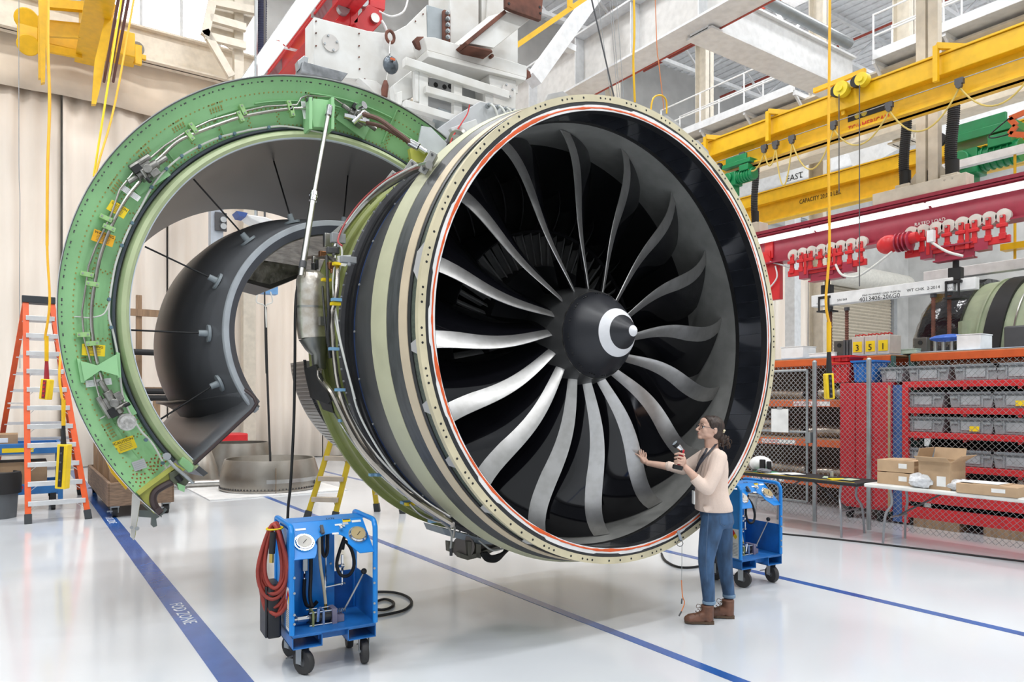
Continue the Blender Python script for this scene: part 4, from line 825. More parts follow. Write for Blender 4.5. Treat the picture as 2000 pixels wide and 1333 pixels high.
logo(c1, 12.1 - .056, (1656, 224), (1738, 196)); logo(c2, 17.0 - .056, (1872, 307), (1952, 287))
q = onX(1561, 399, 16.94); text('CAPACITY 20,000 LBS.', INK, q, (0, -1, 0), UP, .16, c2, .002, sx=.75)
# brackets on top of crane 1 and festoon line with cable loops
XF = 11.85
for x, yt, yb in ((1378, 268, 300), (1500, 218, 276), (1828, 90, 160)):
    a, b = onX(x, yt, XF - .1), onX(x, yb, XF - .1); obj('outrigger', G().bar(a, b, .07, .07, V((0, 1, 0))), YEL, c1); obj('outrigger_arm', G().bar(a, a + V((.5, -.55, -.12)), .07, .09), YEL, c1)
fw0 = onX(1400, 330, XF); ff = [onX(x, y, XF) for x, y in ((1450, 298), (1493, 286), (1515, 278), (1547, 267), (1628, 240), (1737, 203), (1874, 154), (2030, 100))]
zf = sum(p.z for p in ff) / len(ff)
obj('festoon_wire', G().cyl((XF, ff[0].y + .8, zf), (XF, ff[-1].y - 1, zf), .008, n=6), ZINC, c1)
for i, p in enumerate(ff):
    c = obj('festoon_trolley', G().box((XF, p.y, zf - .03), (.07, .12, .09)).cyl((XF - .04, p.y, zf - .1), (XF + .02, p.y, zf - .1), .045, n=10), DGREY, c1)
    if i < len(ff) - 1:
        y0, y1 = p.y, ff[i + 1].y; n = 14; dp = [.30, .30, .75, .60, .42, .50, .45][i]
        obj('festoon_cable', G().tube([(XF, y0 + (y1 - y0) * k / n, zf - .12 - dp * (1 - (2 * k / n - 1) ** 2)) for k in range(n + 1)], .014, n=6), mat('festoon_tan', (.62, .46, .12), .5), c1)
# cable reels on the crane top
for k, (x, y) in enumerate(((1644, 174), (1684, 155))):
    p = onX(x, y, 11.75); t = obj('cable_reel', G().cyl(p + V((-.05, 0, 0)), p + V((.08, 0, 0)), .13 if k == 0 else .11, n=22).cyl(p + V((-.08, 0, 0)), p + V((-.05, 0, 0)), .05, n=14), mat('reel_yellow', (.80, .62, .03), .4), c1, label='yellow cable reel')
    obj('reel_drum', G().cyl(p + V((-.03, .10, 0)), p + V((.06, .10, 0)), .10, n=20), BLACK, t)
    q = onX(x + (-4 if k == 0 else 0), 378 if k == 0 else 560, 11.75); obj('drop_cable', G().cyl(p + V((-.05, .02, -.1)), V((p.x - .05, p.y + .02, max(q.z, 3.5))), .010, n=6), DGREY, t)
a, b = onX(1590, 178, 11.9), onX(1690, 138, 11.9); obj('reel_arm', G().bar(a, b, .07, .08), YEL, c1); obj('reel_arm', G().bar(onX(1650, 180, 11.9), onX(1712, 166, 12.1), .06, .06), YEL, c1); obj('reel_post', G().bar(onX(1648, 168, 11.95), onX(1648, 225, 11.95), .06, .06, V((0, 1, 0))), YEL, c1)
# green hoists below the cranes
def hoist(c, label, s=1.):
    t = thing('chain_hoist', label, 'hoist', c)
    c = V(c); obj('gear_housing', G().box(c + V((0, .1 * s, .35 * s)), (.4 * s, .5 * s, .45 * s)).cyl(c + V((-.22 * s, .1 * s, .4 * s)), c + V((-.3 * s, .1 * s, .4 * s)), .15 * s, n=16), GREEN_HOIST, t, bev=.02)
    obj('motor', G().cyl(c + V((0, -.15 * s, .38 * s)), c + V((0, -.75 * s, .38 * s)), .2 * s, n=18).box(c + V((-.12 * s, -.5 * s, .58 * s)), (.25 * s, .35 * s, .2 * s)), GREEN_HOIST, t, bev=.01)
    for k in range(5): obj('motor_fin', G().cyl(c + V((0, -(.2 + .1 * k) * s, .38 * s)), c + V((0, -(.22 + .1 * k) * s, .38 * s)), .225 * s, n=18), GREEN_HOIST, t)
    obj('trolley_frame', G().box(c + V((0, -.2 * s, .78 * s)), (.5 * s, 1.1 * s, .14 * s)).box(c + V((-.2 * s, -.2 * s, .9 * s)), (.08 * s, .8 * s, .25 * s)), GREEN_HOIST, t, bev=.01)
    obj('lower_housing', G().box(c + V((0, .15 * s, 0)), (.35 * s, .4 * s, .35 * s)), GREEN_HOIST, t, bev=.02)
    w_ = obj('wheel', G().cyl(c + V((-.28 * s, .45 * s, .85 * s)), c + V((-.2 * s, .45 * s, .85 * s)), .12 * s, n=18), BLACK, t); obj('wheel_hub', G().cyl(c + V((-.30 * s, .45 * s, .85 * s)), c + V((-.27 * s, .45 * s, .85 * s)), .05 * s, n=12), ZINC, w_)
hoist(onX(1436, 372, 11.95), 'dark green hoist under the nearest yellow crane, beside the inlet rim', .62); hoist(onX(1900, 358, 16.0), 'dark green hoist between the black hose and the lower yellow crane', 1.15)
# cream rail supports and corrugated black hoses above the maroon monorail
XH = XM
def rail_support(xl, xr, yy, cols, label):
    a, b = onX(xl, yy, XH), onX(xr, yy, XH); z = ZM + .71; t = thing('rail_support', label, 'support', (XH, (a.y + b.y) / 2, z), kind='structure')
    obj('saddle_beam', G().box((XH, (a.y + b.y) / 2, z + .12), (.3, abs(a.y - b.y), .22)), CRB, t, bev=.01)
    for x in cols:
        y = onX(x, yy, XH).y; obj('hanger_column', G().box((XH, y, (z + .2 + ZC) / 2), (.15, .16, ZC - z - .2)), CRB, t, ang=0)
        for s in (-1, 1): obj('gusset', G().prism([(XH, y, z + .2), (XH, y + s * .35, z + .2), (XH, y, z + .6)], (.03, 0, 0)), CRB, t)
    return t
rail_support(1712, 1895, 380, (1802, 1826), 'cream saddle with twin hanger columns above the maroon monorail'); rail_support(1466, 1492, 455, (), 'cream saddle beside the engine inlet above the maroon monorail')
def hose(x, y0, y1, w, X, label, m=BLACK):
    a, b = onX(x, y0, X), onX(x, y1, X); n = 70; r = w / 2; t = thing('corrugated_hose', label, 'hose', (b.x, b.y, b.z))
    ps = [V((b.x, b.y + .025 * math.sin(i / n * 5), b.z + (a.z - b.z) * i / n)) for i in range(n + 1)]
    obj('bellows', G().tube(ps, [r if i % 2 else r * .86 for i in range(n + 1)], n=14), m, t, ang=20)
    obj('cuff', G().cyl(ps[0], ps[0] + V((0, 0, .25)), r * 1.06, n=16), m, t); bx = obj('outlet_box', G().box(ps[0] - V((0, 0, .13)), (r * 2.6, r * 2.8, .26)), CRB, t, bev=.01)
    for s in (-1, 1): obj('box_bolt', G().cyl(ps[0] + V((-r * 1.3, s * .06, -.1)), ps[0] + V((-r * 1.3 - .02, s * .06, -.1)), .02, n=8), DGREY, bx)
HB = mat('hose_navy', (.02, .025, .06), .5)
hose(1768, 226, 362, .18, XH, 'thick black corrugated hose left of the twin cream hanger columns'); hose(1860, 200, 342, .20, XH, 'thick black corrugated hose right of the twin cream hanger columns'); hose(1475, 318, 436, .15, XH, 'black corrugated hose beside the engine inlet rim')
hose(512, -40, 118, .26, 5.6, 'navy corrugated hose at the top left beside the red monorail', HB); hose(488, 56, 130, .15, 5.9, 'thin navy corrugated hose at the top left beside the cream column', HB)
# white girders behind the cranes, with the EAST arrow
XE = 24.0
a = onX(1480, 352, XE); ee = thing('white_runway_beam', 'white runway beam marked EAST with an arrow', 'girder', (XE, 9, a.z - .5), kind='structure')
bw = obj('web', G().box((XE, 9, a.z), (.2, 24, 1.1)), GWH, ee, ang=0); obj('flange', G().box((XE - .1, 9, a.z - .58), (.7, 24, .06)), GWH, ee, ang=0)
q = onX(1535, 356, XE - .11); text('EAST', INK, q, (0, -1, 0), UP, .32, bw, .004); q = onX(1553, 352, XE - .11); obj('arrow', G().box(q, (.006, .4, .04)).prism([q + V((0, -.2, .1)), q + V((0, -.38, 0)), q + V((0, -.2, -.1))], (.006, 0, 0)), INK, bw)
wd = thing('white_diagonal', 'broad white diagonal brace behind the yellow cranes', 'girder', onX(1700, 300, 23), kind='structure'); obj('member', G().bar(onX(1670, 318, 23), onX(1790, 250, 23), .5, .9), GWH, wd, ang=0)
for yy in (2, 16): obj('post', G().box((XE, yy, (a.z - .6) / 2), (.4, .4, a.z - .6)), GWH, ee)
# red articulated arm at the right edge
ra = thing('red_service_arm', 'red articulated service arm at the right picture edge', 'arm', onX(1985, 250, 14.5)); pts = [onX(x, y, 14.5) for x, y in ((2060, 195), (1972, 232), (1985, 245), (1972, 262), (2070, 268))]
for a, b in zip(pts, pts[1:]): obj('arm_link', G().bar(a, b, .05, .09), ORANGE, ra)
obj('arm_hose', G().tube(sm([pts[1] + V((-.03, 0, 0)), pts[1] + V((-.03, .3, -.2)), pts[3] + V((-.03, .25, 0)), pts[3]]), .012), BLACK, ra); obj('arm_mount', G().bar(pts[0], pts[-1], .2, .2), ORANGE, ra)
# thin black sling lines from above to the engine rim, and yellow air hose loops
def line(name, pts, r, m, label, cat='rope', k=5): return obj(name, G().tube(sm(pts, k), r, n=6), m, label=label, cat=cat)
line('suspension_wire', [ew(-.12, .03, 1.80), epl(1142, -60, .05)], .006, DGREY, 'dark wire rope rising from the lug on the engine rim')
for i, (x0, x1, xt) in enumerate(((1193, 1165, 1160), (1206, 1190, 1186), (1210, 1194, 1190), (1218, 1202, 1200))): line('suspension_wire', [onY(x0, 190, 6.8), onY(xt, -60, 6.8)], .004, GREY, 'thin grey wire behind the engine rim, %s from the left' % ords[i])
line('air_hose', [onY(1240, 200, 5.2), onY(1237, 120, 5.2), onY(1239, 60, 5.2), onY(1237, -60, 5.2)], .012, YEL, 'yellow air hose hanging straight behind the top of the rim', 'hose')
line('air_hose', [onY(x, y, 5.2) for x, y in ((1271, 215), (1276, 192), (1290, 186), (1301, 196), (1302, 222))], .009, YEL, 'small arched yellow hose loop on the engine rim', 'hose'); line('pull_cord', [onY(1297, 215, 5.25), onY(1292, 170, 5.25), onY(1286, 118, 5.25), onY(1283, 90, 5.25), onY(1278, -60, 5.25)], .005, mat('cord_orange', (.65, .22, .08), .5), 'orange cord passing through the yellow hose loop')
# ---------------------------------------------------------------- crane at the left
YL = 21.0
def q21(x, y, Y=YL): return onY(x, y, Y)
rb = thing('wall_runway_beam', 'cream runway beam along the curtain wall at upper left', 'girder', (2, 21.6, 11), kind='structure')
ibeam(g := G(), (-8, 21.6, 11.45), (11, 21.6, 11.45), .4, .9, .05); obj('beam', g, mat('runway_cream', (.76, .68, .56), .5), rb, ang=0)
for xx in (-6, 5.6, 10.5): obj('support_column', G().box((xx, 21.75, 5.5), (.35, .3, 11.0)), CRB, rb)
lc = thing('bridge_crane', 'yellow overhead crane with end truck at the upper left', 'crane', (1.46, 20, 10.5))
obj('girder', G().box((1.46, 15, 11.1), (.36, 12.6, 1.2)), YEL, lc, ang=0, bev=.01); obj('girder_flange', G().box((1.46, 15, 10.48), (.55, 12.6, .05)), YEL, lc, ang=0)
obj('end_truck', G().bar(q21(50, 62, 21.1), q21(262, 112, 21.1), .3, .45), YEL, lc, bev=.02); obj('end_truck_rail', G().bar(q21(95, 95, 20.8), q21(160, 108, 20.8), .1, .18), YEL, lc); obj('motor', G().cyl(q21(52, 38, 20.9), q21(52, 38, 20.5), .26, n=20).box(q21(54, 62, 20.7), (.42, .3, .7)).cyl(q21(55, 88, 20.9), q21(55, 88, 20.5), .24, n=20), YEL, lc, bev=.02)
wl = obj('wheel', G().cyl(q21(268, 95, 20.95), q21(268, 95, 20.8), .17, n=20), ZINC, lc); obj('wheel_fork', G().box(q21(270, 108, 20.75), (.16, .12, .5)).box(q21(270, 110, 20.75), (.36, .1, .12)), YEL, lc, bev=.01)
obj('drop_plate', G().prism([q21(x, y, 19.5) for x, y in ((74, -30), (92, -30), (88, 160), (80, 162))], (0, .15, 0)), YEL, lc); obj('drop_plate', G().prism([q21(x, y, 19.8) for x, y in ((74, 30), (84, 30), (82, 152), (75, 152))], (0, .15, 0)), YEL, lc)
obj('drop_plate', G().prism([q21(x, y, 18.5) for x, y in ((185, 118), (216, -10), (226, 10), (196, 170), (188, 203), (179, 203))], (0, .15, 0)), YEL, lc); obj('cross_bar', G().bar(q21(95, 8, 19.5), q21(165, 14, 19.5), .15, .2), YEL, lc); obj('tool_tray', G().prism([q21(x, y, 19.8) for x, y in ((90, 38), (160, 45), (160, 74), (92, 70))], (0, .1, 0)), YEL, lc)
obj('cross_bar', G().bar(q21(200, 80, 20), q21(262, 95, 20), .4, .6), YEL, lc, bev=.02)
for i in range(3): obj('conductor', G().cyl(q21(203 + i * 9, 160, 18.8), q21(238 + i * 10, -40, 16), .03, n=8), mat('conductor_brown', (.16, .07, .06), .5), lc)
obj('pendant_hose', G().tube(sm([q21(95, -30, 12.5), q21(93, 80, 12.5), q21(97, 200, 12.5), q21(93, 330, 12.5), q21(92, 480, 12.5)]), .02, n=8), mat('hose_amber', (.85, .45, .02), .45), lc)
# pendants hanging at the left (yellow control boxes)
def pendant(x, y0, y1, depth, label, hoset, ang=0., stripe=True, w=.11, m=mat('hose_amber', (.85, .45, .02), .45)):
    t = thing('crane_pendant', label, 'control pendant', at(x, y1, depth)); p0, p1 = at(x, y0, depth), at(x, y1, depth); ln = (p0 - p1).length; c = (p0 + p1) / 2
    R = Matrix.Rotation(-AZ, 3, 'Z') @ Matrix.Rotation(ang, 3, 'Y')
    b = obj('box', G().box(c, (w, w * .8, ln), R=R), mat('pendant_yellow', (.85, .58, .01), .4), t, bev=.012)
    obj('button_strip', G().box(c + R @ V((0, -w * .41, 0)), (w * .35, .012, ln * .9), R=R), BLACK if stripe else mat('pendant_maroon', (.25, .03, .04), .5), b)
    for k in range(4): q = c + R @ V((0, -w * .43, ln * (.3 - .2 * k))); obj('button', G().cyl(q, q + R @ V((0, -.012, 0)), .014, n=8), DGREY if stripe else RED, b)
    obj('boot', G().cyl(p0, p0 + V((0, 0, .25)), .035, .022, n=10), mat('boot_red', (.35, .02, .03), .5) if not stripe else BLACK, t)
    obj('strain_relief', G().cyl(p0 + V((0, 0, .25)), p0 + V((0, 0, .6)), .026, n=10), YEL, t); obj('hose', G().tube(sm([p0 + V((0, 0, .6))] + hoset), .016, n=8), m, t)
pendant(91, 741, 781, 9.9, 'yellow pendant with maroon strip hanging in front of the orange ladder', [at(88, 660, 9.9), at(97, 590, 9.9), at(92, 480, 9.95), at(93, 330, 10), at(96, 200, 10.1), at(94, 60, 10.2), at(97, -60, 10.3)], .1, False, .13)
pendant(124, 868, 955, 9.6, 'long yellow pendant with black strip beside the green bulkhead', [at(120, 770, 9.6), at(118, 700, 9.7), at(150, 500, 10.5), at(188, 335, 11), at(225, 200, 11.5), at(268, -40, 12)], .06, True, .14)
pendant(1619, 730, 780, 8.3, 'yellow pendant with black strip hanging in front of the cage fence', [at(1622, 640, 8.3), at(1613, 590, 8.3), at(1620, 480, 8.3), at(1618, 300, 8.3), at(1620, 100, 8.3), at(1621, -60, 8.3)], -.05, True, .10)
line('lifting_strap', [at(183, 345, 11.2), at(243, -40, 11.6)], .018, mat('strap_yellow', (.90, .66, .02), .5), 'yellow strap hanging behind the green bulkhead at upper left', 'strap'); line('pull_cord', [at(37, -30, 15), at(37, 320, 15), at(39, 395, 15), at(38, 560, 15), at(39, 720, 15)], .008, GREY, 'grey cord with a knot at the left edge')
# left clerestory window, cream bracket frame
wi = thing('window_1', 'bright clerestory window above the curtain rail', 'window', (3.9, WY + .2, 12.1), kind='structure')
obj('pane', G().box((3.9, WY + .22, 12.9), (4.2, .02, 1.6)), mat('daylight_pane', (1, 1, 1), .3, emit=2.2), wi, ang=0)
for k in range(5): obj('mullion', G().box((1.8 + k * 1.05, WY + .18, 12.9), (.08, .08, 1.7)), GWH, wi)
for z in (12.06, 13.74): obj('frame_bar', G().box((3.9, WY + .18, z), (4.3, .1, .1)), GWH, wi)
br = thing('column_head', 'cream steel column head with brackets beside the red monorail', 'column', q21(467, 150, 20.5), kind='structure')
for x, y0, y1, w_ in ((467, -40, 150, .28),): obj('column', G().prism([q21(x - 9, -40, 20.5), q21(x + 9, -40, 20.5), q21(x + 9, 165, 20.5), q21(x - 9, 165, 20.5)], (0, .25, 0)), CRB, br)
for a, b in (((400, 70), (480, 90)), ((400, 70), (420, -20)), ((410, 35), (480, 55)), ((420, 5), (500, 22)), ((400, 60), (452, 150))): obj('bracket_bar', G().bar(q21(*a, 20.3), q21(*b, 20.3), .15, .2), CRB, br)
obj('bracket_plate', G().prism([q21(x, y, 20.6) for x, y in ((402, 62), (425, -30), (500, -30), (500, 25), (455, 98))], (0, .06, 0)), CRB, br)
# roll-up door and its drum on the back wall
a, b = onY(1587, 551, WY - .1), onY(1737, 566, WY - .1); dz = a.z
d1 = thing('door_1', 'beige slatted roll-up door behind the lifting beam', 'door', ((a.x + b.x) / 2, WY, 0), kind='structure'); dm = mat('door_beige', (.50, .44, .35), .5); n = 44
for i in range(n):
    z = dz * (i + .5) / n; obj('slat', G().prism([(a.x, WY - .16, z - dz / n * .48), (a.x, WY - .22, z), (a.x, WY - .16, z + dz / n * .48), (a.x, WY - .1, z + dz / n * .48), (a.x, WY - .1, z - dz / n * .48)], (b.x - a.x, 0, 0)), dm, d1, ang=0)
obj('drum_cover', G().cyl((a.x - .3, WY - .5, dz + .55), (b.x + 1.0, WY - .5, dz + .55), .62, n=24), mat('drum_cream', (.66, .64, .58), .5), d1)
for xx in (a.x - .25, b.x + .25): obj('guide', G().box((xx, WY - .2, dz / 2), (.35, .3, dz)), GREY, d1)

# diagonal brace and yellow guard rail above the strongback
o = thing('girder_brace', 'grey diagonal brace leaning against the pale girder', 'brace', onY(1045, 150, 13.0), kind='structure'); obj('member', G().bar(onY(1040, 158, 13.0), onY(1172, -25, 13.0), .35, .3), GWH, o, ang=0); obj('stub', G().bar(onY(1095, 85, 13.0), onY(1120, 98, 13.0), .2, .15), GWH, o)
o = thing('guard_rail', 'yellow tubular guard rail above and behind the white strongback', 'guard rail', onY(982, 108, 9.5)); obj('rail', G().bar(onY(980, 109, 9.5), onY(1150, -8, 9.5), .06, .08), YEL, o); obj('post', G().bar(onY(983, 108, 9.5), onY(983, 60, 9.5), .07, .07, V((0, 1, 0))), YEL, o); obj('post', G().bar(onY(1113, 16, 9.5), onY(1113, -60, 9.5), .07, .07, V((0, 1, 0))), YEL, o)
obj('panel', G().prism([onY(x, y, 9.6) for x, y in ((862, 22), (905, -20), (985, -20), (985, 24), (940, 26))], (0, .08, 0)), YEL, o)
# ================================================================ things on the floor at the left and behind
ladm = mat('ladder_orange', (.72, .10, .02), .4); alu = mat('aluminium_step', (.72, .73, .74), .35, .6); capm = mat('ladder_cap', (.03, .035, .04), .5)
def stepladder(name, label, A, B, C_, D, TA, TB, TC, TD, n, rm, sm_, tread, both=True):
    t = thing(name, label, 'ladder', (A + B + C_ + D) / 4)
    for p, q in ((A, TA), (B, TB), (C_, TC), (D, TD)):
        r = obj('rail', G().bar(p + (q - p).normalized() * .1, q, .035, .08, B - A), rm, t, bev=.004); obj('foot', G().bar(p, p + (q - p).normalized() * .14, .05, .095, B - A), capm, r)
    for i in range(n):
        z = (i + 1) / (n + 1); p, q = A.lerp(TA, z), B.lerp(TB, z); st = obj('step', G().bar(p, q, tread, .07), sm_, t, bev=.003)
        for a_, b_ in ((p, q), (q, p)):
            if i % 1 == 0: obj('step_brace', G().bar(a_ + (b_ - a_) * .22, a_ + (A - TA).normalized() * .13, .012, .006), alu, st)
        if both: p, q = C_.lerp(TC, z), D.lerp(TD, z); obj('rear_bar', G().bar(p, q, .03, .05), sm_, t)
    tp = (TA + TB + TC + TD) / 4; R = Matrix.Rotation(math.atan2((TB - TA).y, (TB - TA).x), 3, 'Z')
    obj('top_cap', G().box(tp + V((0, 0, .02)), ((TB - TA).length + .1, (TC - TA).length + .1, .11), R=R), capm, t, bev=.01)
    obj('spreader', G().bar(A.lerp(TA, .52), C_.lerp(TC, .52), .02, .03), alu, t); obj('spreader', G().bar(B.lerp(TB, .52), D.lerp(TD, .52), .02, .03), alu, t)
    return t
A, B = fl(55, 1024), fl(173, 1014); zt = 3.38; TA, TB = onY(50, 596, 13.55), onY(101, 598, 13.55); TA.z = TB.z = zt; C_ = V((-.40, 15.95, 0)); D = V((.98, 15.9, 0)); TC, TD = TA + V((0, .2, 0)), TB + V((0, .2, 0))
stepladder('step_ladder', 'tall orange fibreglass step ladder with white aluminium steps', A, B, C_, D, TA, TB, TC, TD, 11, ladm, alu, .09)
ylm = mat('ladder_yellow', (.56, .40, .01), .4); trd = mat('tan_tread', (.50, .42, .34), .6)
A, B, C_, D = fl(598, 1016), fl(652, 1018), fl(737, 1000), fl(787, 1004); ap = fl(712, 1008) + V((0, 0, 2.15)); e = (B - A).normalized() * .15; f = (C_ - A).normalized() * .08
stepladder('step_ladder', 'yellow fibreglass step ladder standing behind the engine', A, B, C_, D, ap - e - f, ap + e - f, ap - e + f, ap + e + f, 6, ylm, trd, .1, True)
# bin
bp = fl(-3, 1012); t = thing('trash_bin', 'grey rubbish bin with black liner at the left edge', 'bin', bp); gb_ = mat('bin_grey', (.10, .11, .12), .5)
obj('body', G().lathe([(.23, .0), (.27, .66), (.25, .66), (.21, .03)], bp, 24, ax='Z'), gb_, t); obj('rim', G().lathe([(.26, .62), (.29, .63), (.29, .67), (.26, .67)], bp, 24, ax='Z'), gb_, t); obj('liner', G().lathe([(.295, .38), (.30, .64), (.285, .70), (.24, .71), (.22, .55), (.275, .68), (.288, .55)], bp, 24, -100, 40, ax='Z'), BLACK, t)
# blue dolly with cartons
bd = mat('dolly_blue', (.03, .17, .45), .45, 0, .12, 4); X0, X1, Y0, Y1 = -.85, .58, 14.0, 15.0
t = thing('blue_dolly', 'blue steel shelf dolly behind the orange ladder', 'dolly', (0, 14.5, 0))
for z in (.36, 1.02):
    obj('shelf', G().box(((X0 + X1) / 2, (Y0 + Y1) / 2, z), (X1 - X0, Y1 - Y0, .03)), bd, t)
    for y in (Y0, Y1): obj('shelf_rail', G().box(((X0 + X1) / 2, y, z), (X1 - X0 + .06, .05, .17)), bd, t, bev=.005)
    for x in (X0, X1): obj('shelf_rail', G().box((x, (Y0 + Y1) / 2, z), (.05, Y1 - Y0, .15)), bd, t)
for x in (X0, X1):
    for y in (Y0, Y1):
        obj('post', G().box((x, y, .62), (.07, .07, .95)), bd, t); obj('caster', G().cyl((x - .1 * (1 if x > 0 else -1) - .03, y, .08), (x - .1 * (1 if x > 0 else -1) + .03, y, .08), .08, n=16).box((x - .1 * (1 if x > 0 else -1), y, .2), (.08, .1, .16)), BLACK, t)
text('LEAP-1', REDINK, (-.25, Y0 - .027, .32), (1, 0, 0), UP, .15, t, .002); obj('yellow_sticker', G().box((.0, Y0 - .028, 1.0), (.42, .004, .07)), YLAB, t)
crd = mat('cardboard', (.48, .33, .20), .7, 0, .08, 5); crd2 = mat('cardboard_brown', (.40, .26, .15), .7, 0, .08, 5)
def carton(c, s, label, rz=0., lab=True, m=None, tape=True, group=None, front=-1):
    c = V(c); t = thing('cardboard_box', label, 'box', c, group=group); R = Matrix.Rotation(rz, 3, 'Z')
    obj('body', G().box(c + V((0, 0, s[2] / 2)), s, R=R), m or crd, t, bev=.004)
    obj('lid_flaps', G().box(c + V((0, 0, s[2] + .003)), (s[0] * .98, s[1] * .485, .005), R=R), m or crd, t) if tape else None
    if lab:
        if front == -1: obj('shipping_label', G().box(c + R @ V((s[0] * .2, -s[1] / 2 - .002, s[2] * .55)), (s[0] * .22, .003, s[2] * .35), R=R), PAPER, t)
        else: obj('shipping_label', G().box(c + R @ V((-s[0] / 2 - .002, -s[1] * .2, s[2] * .55)), (.003, s[1] * .22, s[2] * .4), R=R), PAPER, t)
    return t
carton((-.35, 14.5, 1.035), (.7, .6, .22), 'open brown carton on top of the blue dolly', 0, True, crd2); carton((-.1, 14.5, .375), (1.0, .7, .42), 'wide brown carton on the lower shelf of the blue dolly', 0, False, crd2)
# wooden crate dolly with timber frame
wd_ = mat('aged_plank', (.20, .13, .085), .7, 0, .25, 7, stretch=(1, .3, 6)); tim = mat('timber', (.30, .19, .11), .65, 0, .15, 5, stretch=(6, 6, .5))
X0, X1, Y0, Y1 = 1.15, 2.03, 12.45, 16.2; t = thing('crate_dolly', 'wooden crate on casters with timber frame behind the green bulkhead', 'crate', (1.6, 14.3, 0))
obj('front_board', G().box(((X0 + X1) / 2, Y0, .36), (X1 - X0, .05, .36)), wd_, t, bev=.004); obj('back_board', G().box(((X0 + X1) / 2, Y1, .36), (X1 - X0, .05, .36)), wd_, t)
for x in (X0, X1): obj('side_board', G().box((x, (Y0 + Y1) / 2, .36), (.05, Y1 - Y0, .36)), wd_, t, bev=.004)
obj('bottom_board', G().box(((X0 + X1) / 2, (Y0 + Y1) / 2, .2), (X1 - X0, Y1 - Y0, .04)), wd_, t)
for x in (X0 + .08, X1 - .08):
    for y in (Y0 + .1, Y1 - .1):
        c = obj('caster', G().cyl((x - .035, y, .085), (x + .035, y, .085), .085, n=18), BLACK, t); obj('caster_fork', G().box((x, y, .165), (.12, .14, .025)).box((x - .05, y + .02, .12), (.012, .05, .12)).box((x + .05, y + .02, .12), (.012, .05, .12)).box((x - .06, y - .05, .1), (.1, .03, .02)), ZINC, c)
for x, y, z in ((X0 + .1, Y0 + .6, 1.15), (X0 + .1, Y0 + 1.6, 1.6), (X0 + .35, Y0 + 1.0, 1.3), (X0 + .35, Y1 - .5, 2.9), (X1 - .1, Y0 + .9, 1.5), (X1 - .05, Y1 - .3, 3.6), (X0 + .1, Y1 - .3, 3.6), (X0 + .08, Y0 + 2.3, 1.2), (X0 + .08, Y0 + 2.9, 1.15), (X0 + .3, Y0 + 2.0, 1.2)): obj('post', G().box((x, y, .3 + z / 2), (.1, .1, z)), tim, t)
for z, y in ((3.55, Y1 - .36), (2.0, Y1 - .36), (1.2, Y0 + .55)): obj('cross_board', G().box(((X0 + X1) / 2 + .3, y, z), (X1 - X0 + .9, .05, .14)), tim, t)
obj('diagonal', G().bar((X0 + .2, Y0 + .6, .4), (X1 - .1, Y0 + .9, 1.7), .05, .1), tim, t); obj('diagonal', G().bar((X1 + .2, Y1 - .4, 1.0), (X1 - .1, Y1 - .4, 2.0), .05, .1), tim, t)
for z in (2.75, 1.98, 1.85): obj('black_tube', G().cyl((X0, Y1 - .6, z), (X1 + .6, Y1 - .6, z), .06, n=12), BLACK, t)
# yellow sling behind the bulkhead foot
obj('pallet_jack_handle', G().prism([onY(x, y, 7.4) for x, y in ((198, 880), (206, 893), (250, 952), (246, 957), (218, 925))], (0, .05, 0)), YEL, rev)
# engine rings on the floor
tim_m = mat('titanium_ring', (.33, .31, .28), .33, .85, .15, 1.2, dirt=(.25, .22, .18))
def fring(c, r0, r1, h, label, band=True):
    t = thing('exhaust_ring', label, 'engine ring', c)
    obj('shell', G().lathe([(r0, .0), (r0 + .015, h * .3), (r0 * .99, h * .6), (r1, h), (r1 - .03, h), (r0 * .96, h * .6), (r0 - .03, .0)], c, 56, ax='Z'), tim_m, t)
    obj('base_flange', G().lathe([(r0 - .05, 0.), (r0 + .03, 0.), (r0 + .03, .02), (r0 - .05, .02)], c, 56, ax='Z'), tim_m, t)
    g = G()
    for i in range(90): a = 2 * PI * i / 90; g.cyl(V(c) + V((math.cos(a) * (r0 + .015), math.sin(a) * (r0 + .015), .02)), V(c) + V((math.cos(a) * (r0 + .015), math.sin(a) * (r0 + .015), .05)), .01, n=5)
    obj('flange_bolt', g, DGREY, t, ang=0, kind='stuff')
    if band:
        obj('slot_band', G().lathe([(r0 + .008, h * .27), (r0 + .026, h * .27), (r0 + .026, h * .40), (r0 + .008, h * .40)], c, 24, -110, -20, ax='Z'), STEEL, t); q = V(c) + V((math.cos(-.75) * (r0 + .02), math.sin(-.75) * (r0 + .02), h * .2)); obj('port', G().cyl(q, q + V((.04, -.04, 0)), .05, n=12), ZINC, t)
        q = V(c) + V((-.15, -r0 * .99, h * .3)); obj('weld_seam', G().box(q + V((-.02, -.012, .02)), (.012, .02, h * .9)), mat('seam_brown', (.20, .14, .09), .5), t)
    return t
pc_ = at(528, 900, 14.5); c = V((pc_.x, pc_.y, .05)); fring(c, .95, .87, .58, 'large bare metal exhaust ring on white mat behind the blue cart')
obj('floor_mat', G().box((c.x - .1, c.y, .012), (2.6, 2.3, .02)), WHITE, label='white foam mat under the metal exhaust ring', cat='mat'); pc_ = at(466, 900, 17.4); fring(V((pc_.x, pc_.y, 0)), .78, .70, .78, 'metal exhaust ring wrapped with tape behind the larger ring', False)
pp_ = at(405, 900, 14.6); obj('floor_tube', G().cyl(V((pp_.x - .9, pp_.y + .3, .1)), V((pp_.x + .75, pp_.y - .1, .1)), .07, n=16), STEEL, label='grey tube lying on the floor beside the exhaust ring', cat='tube')
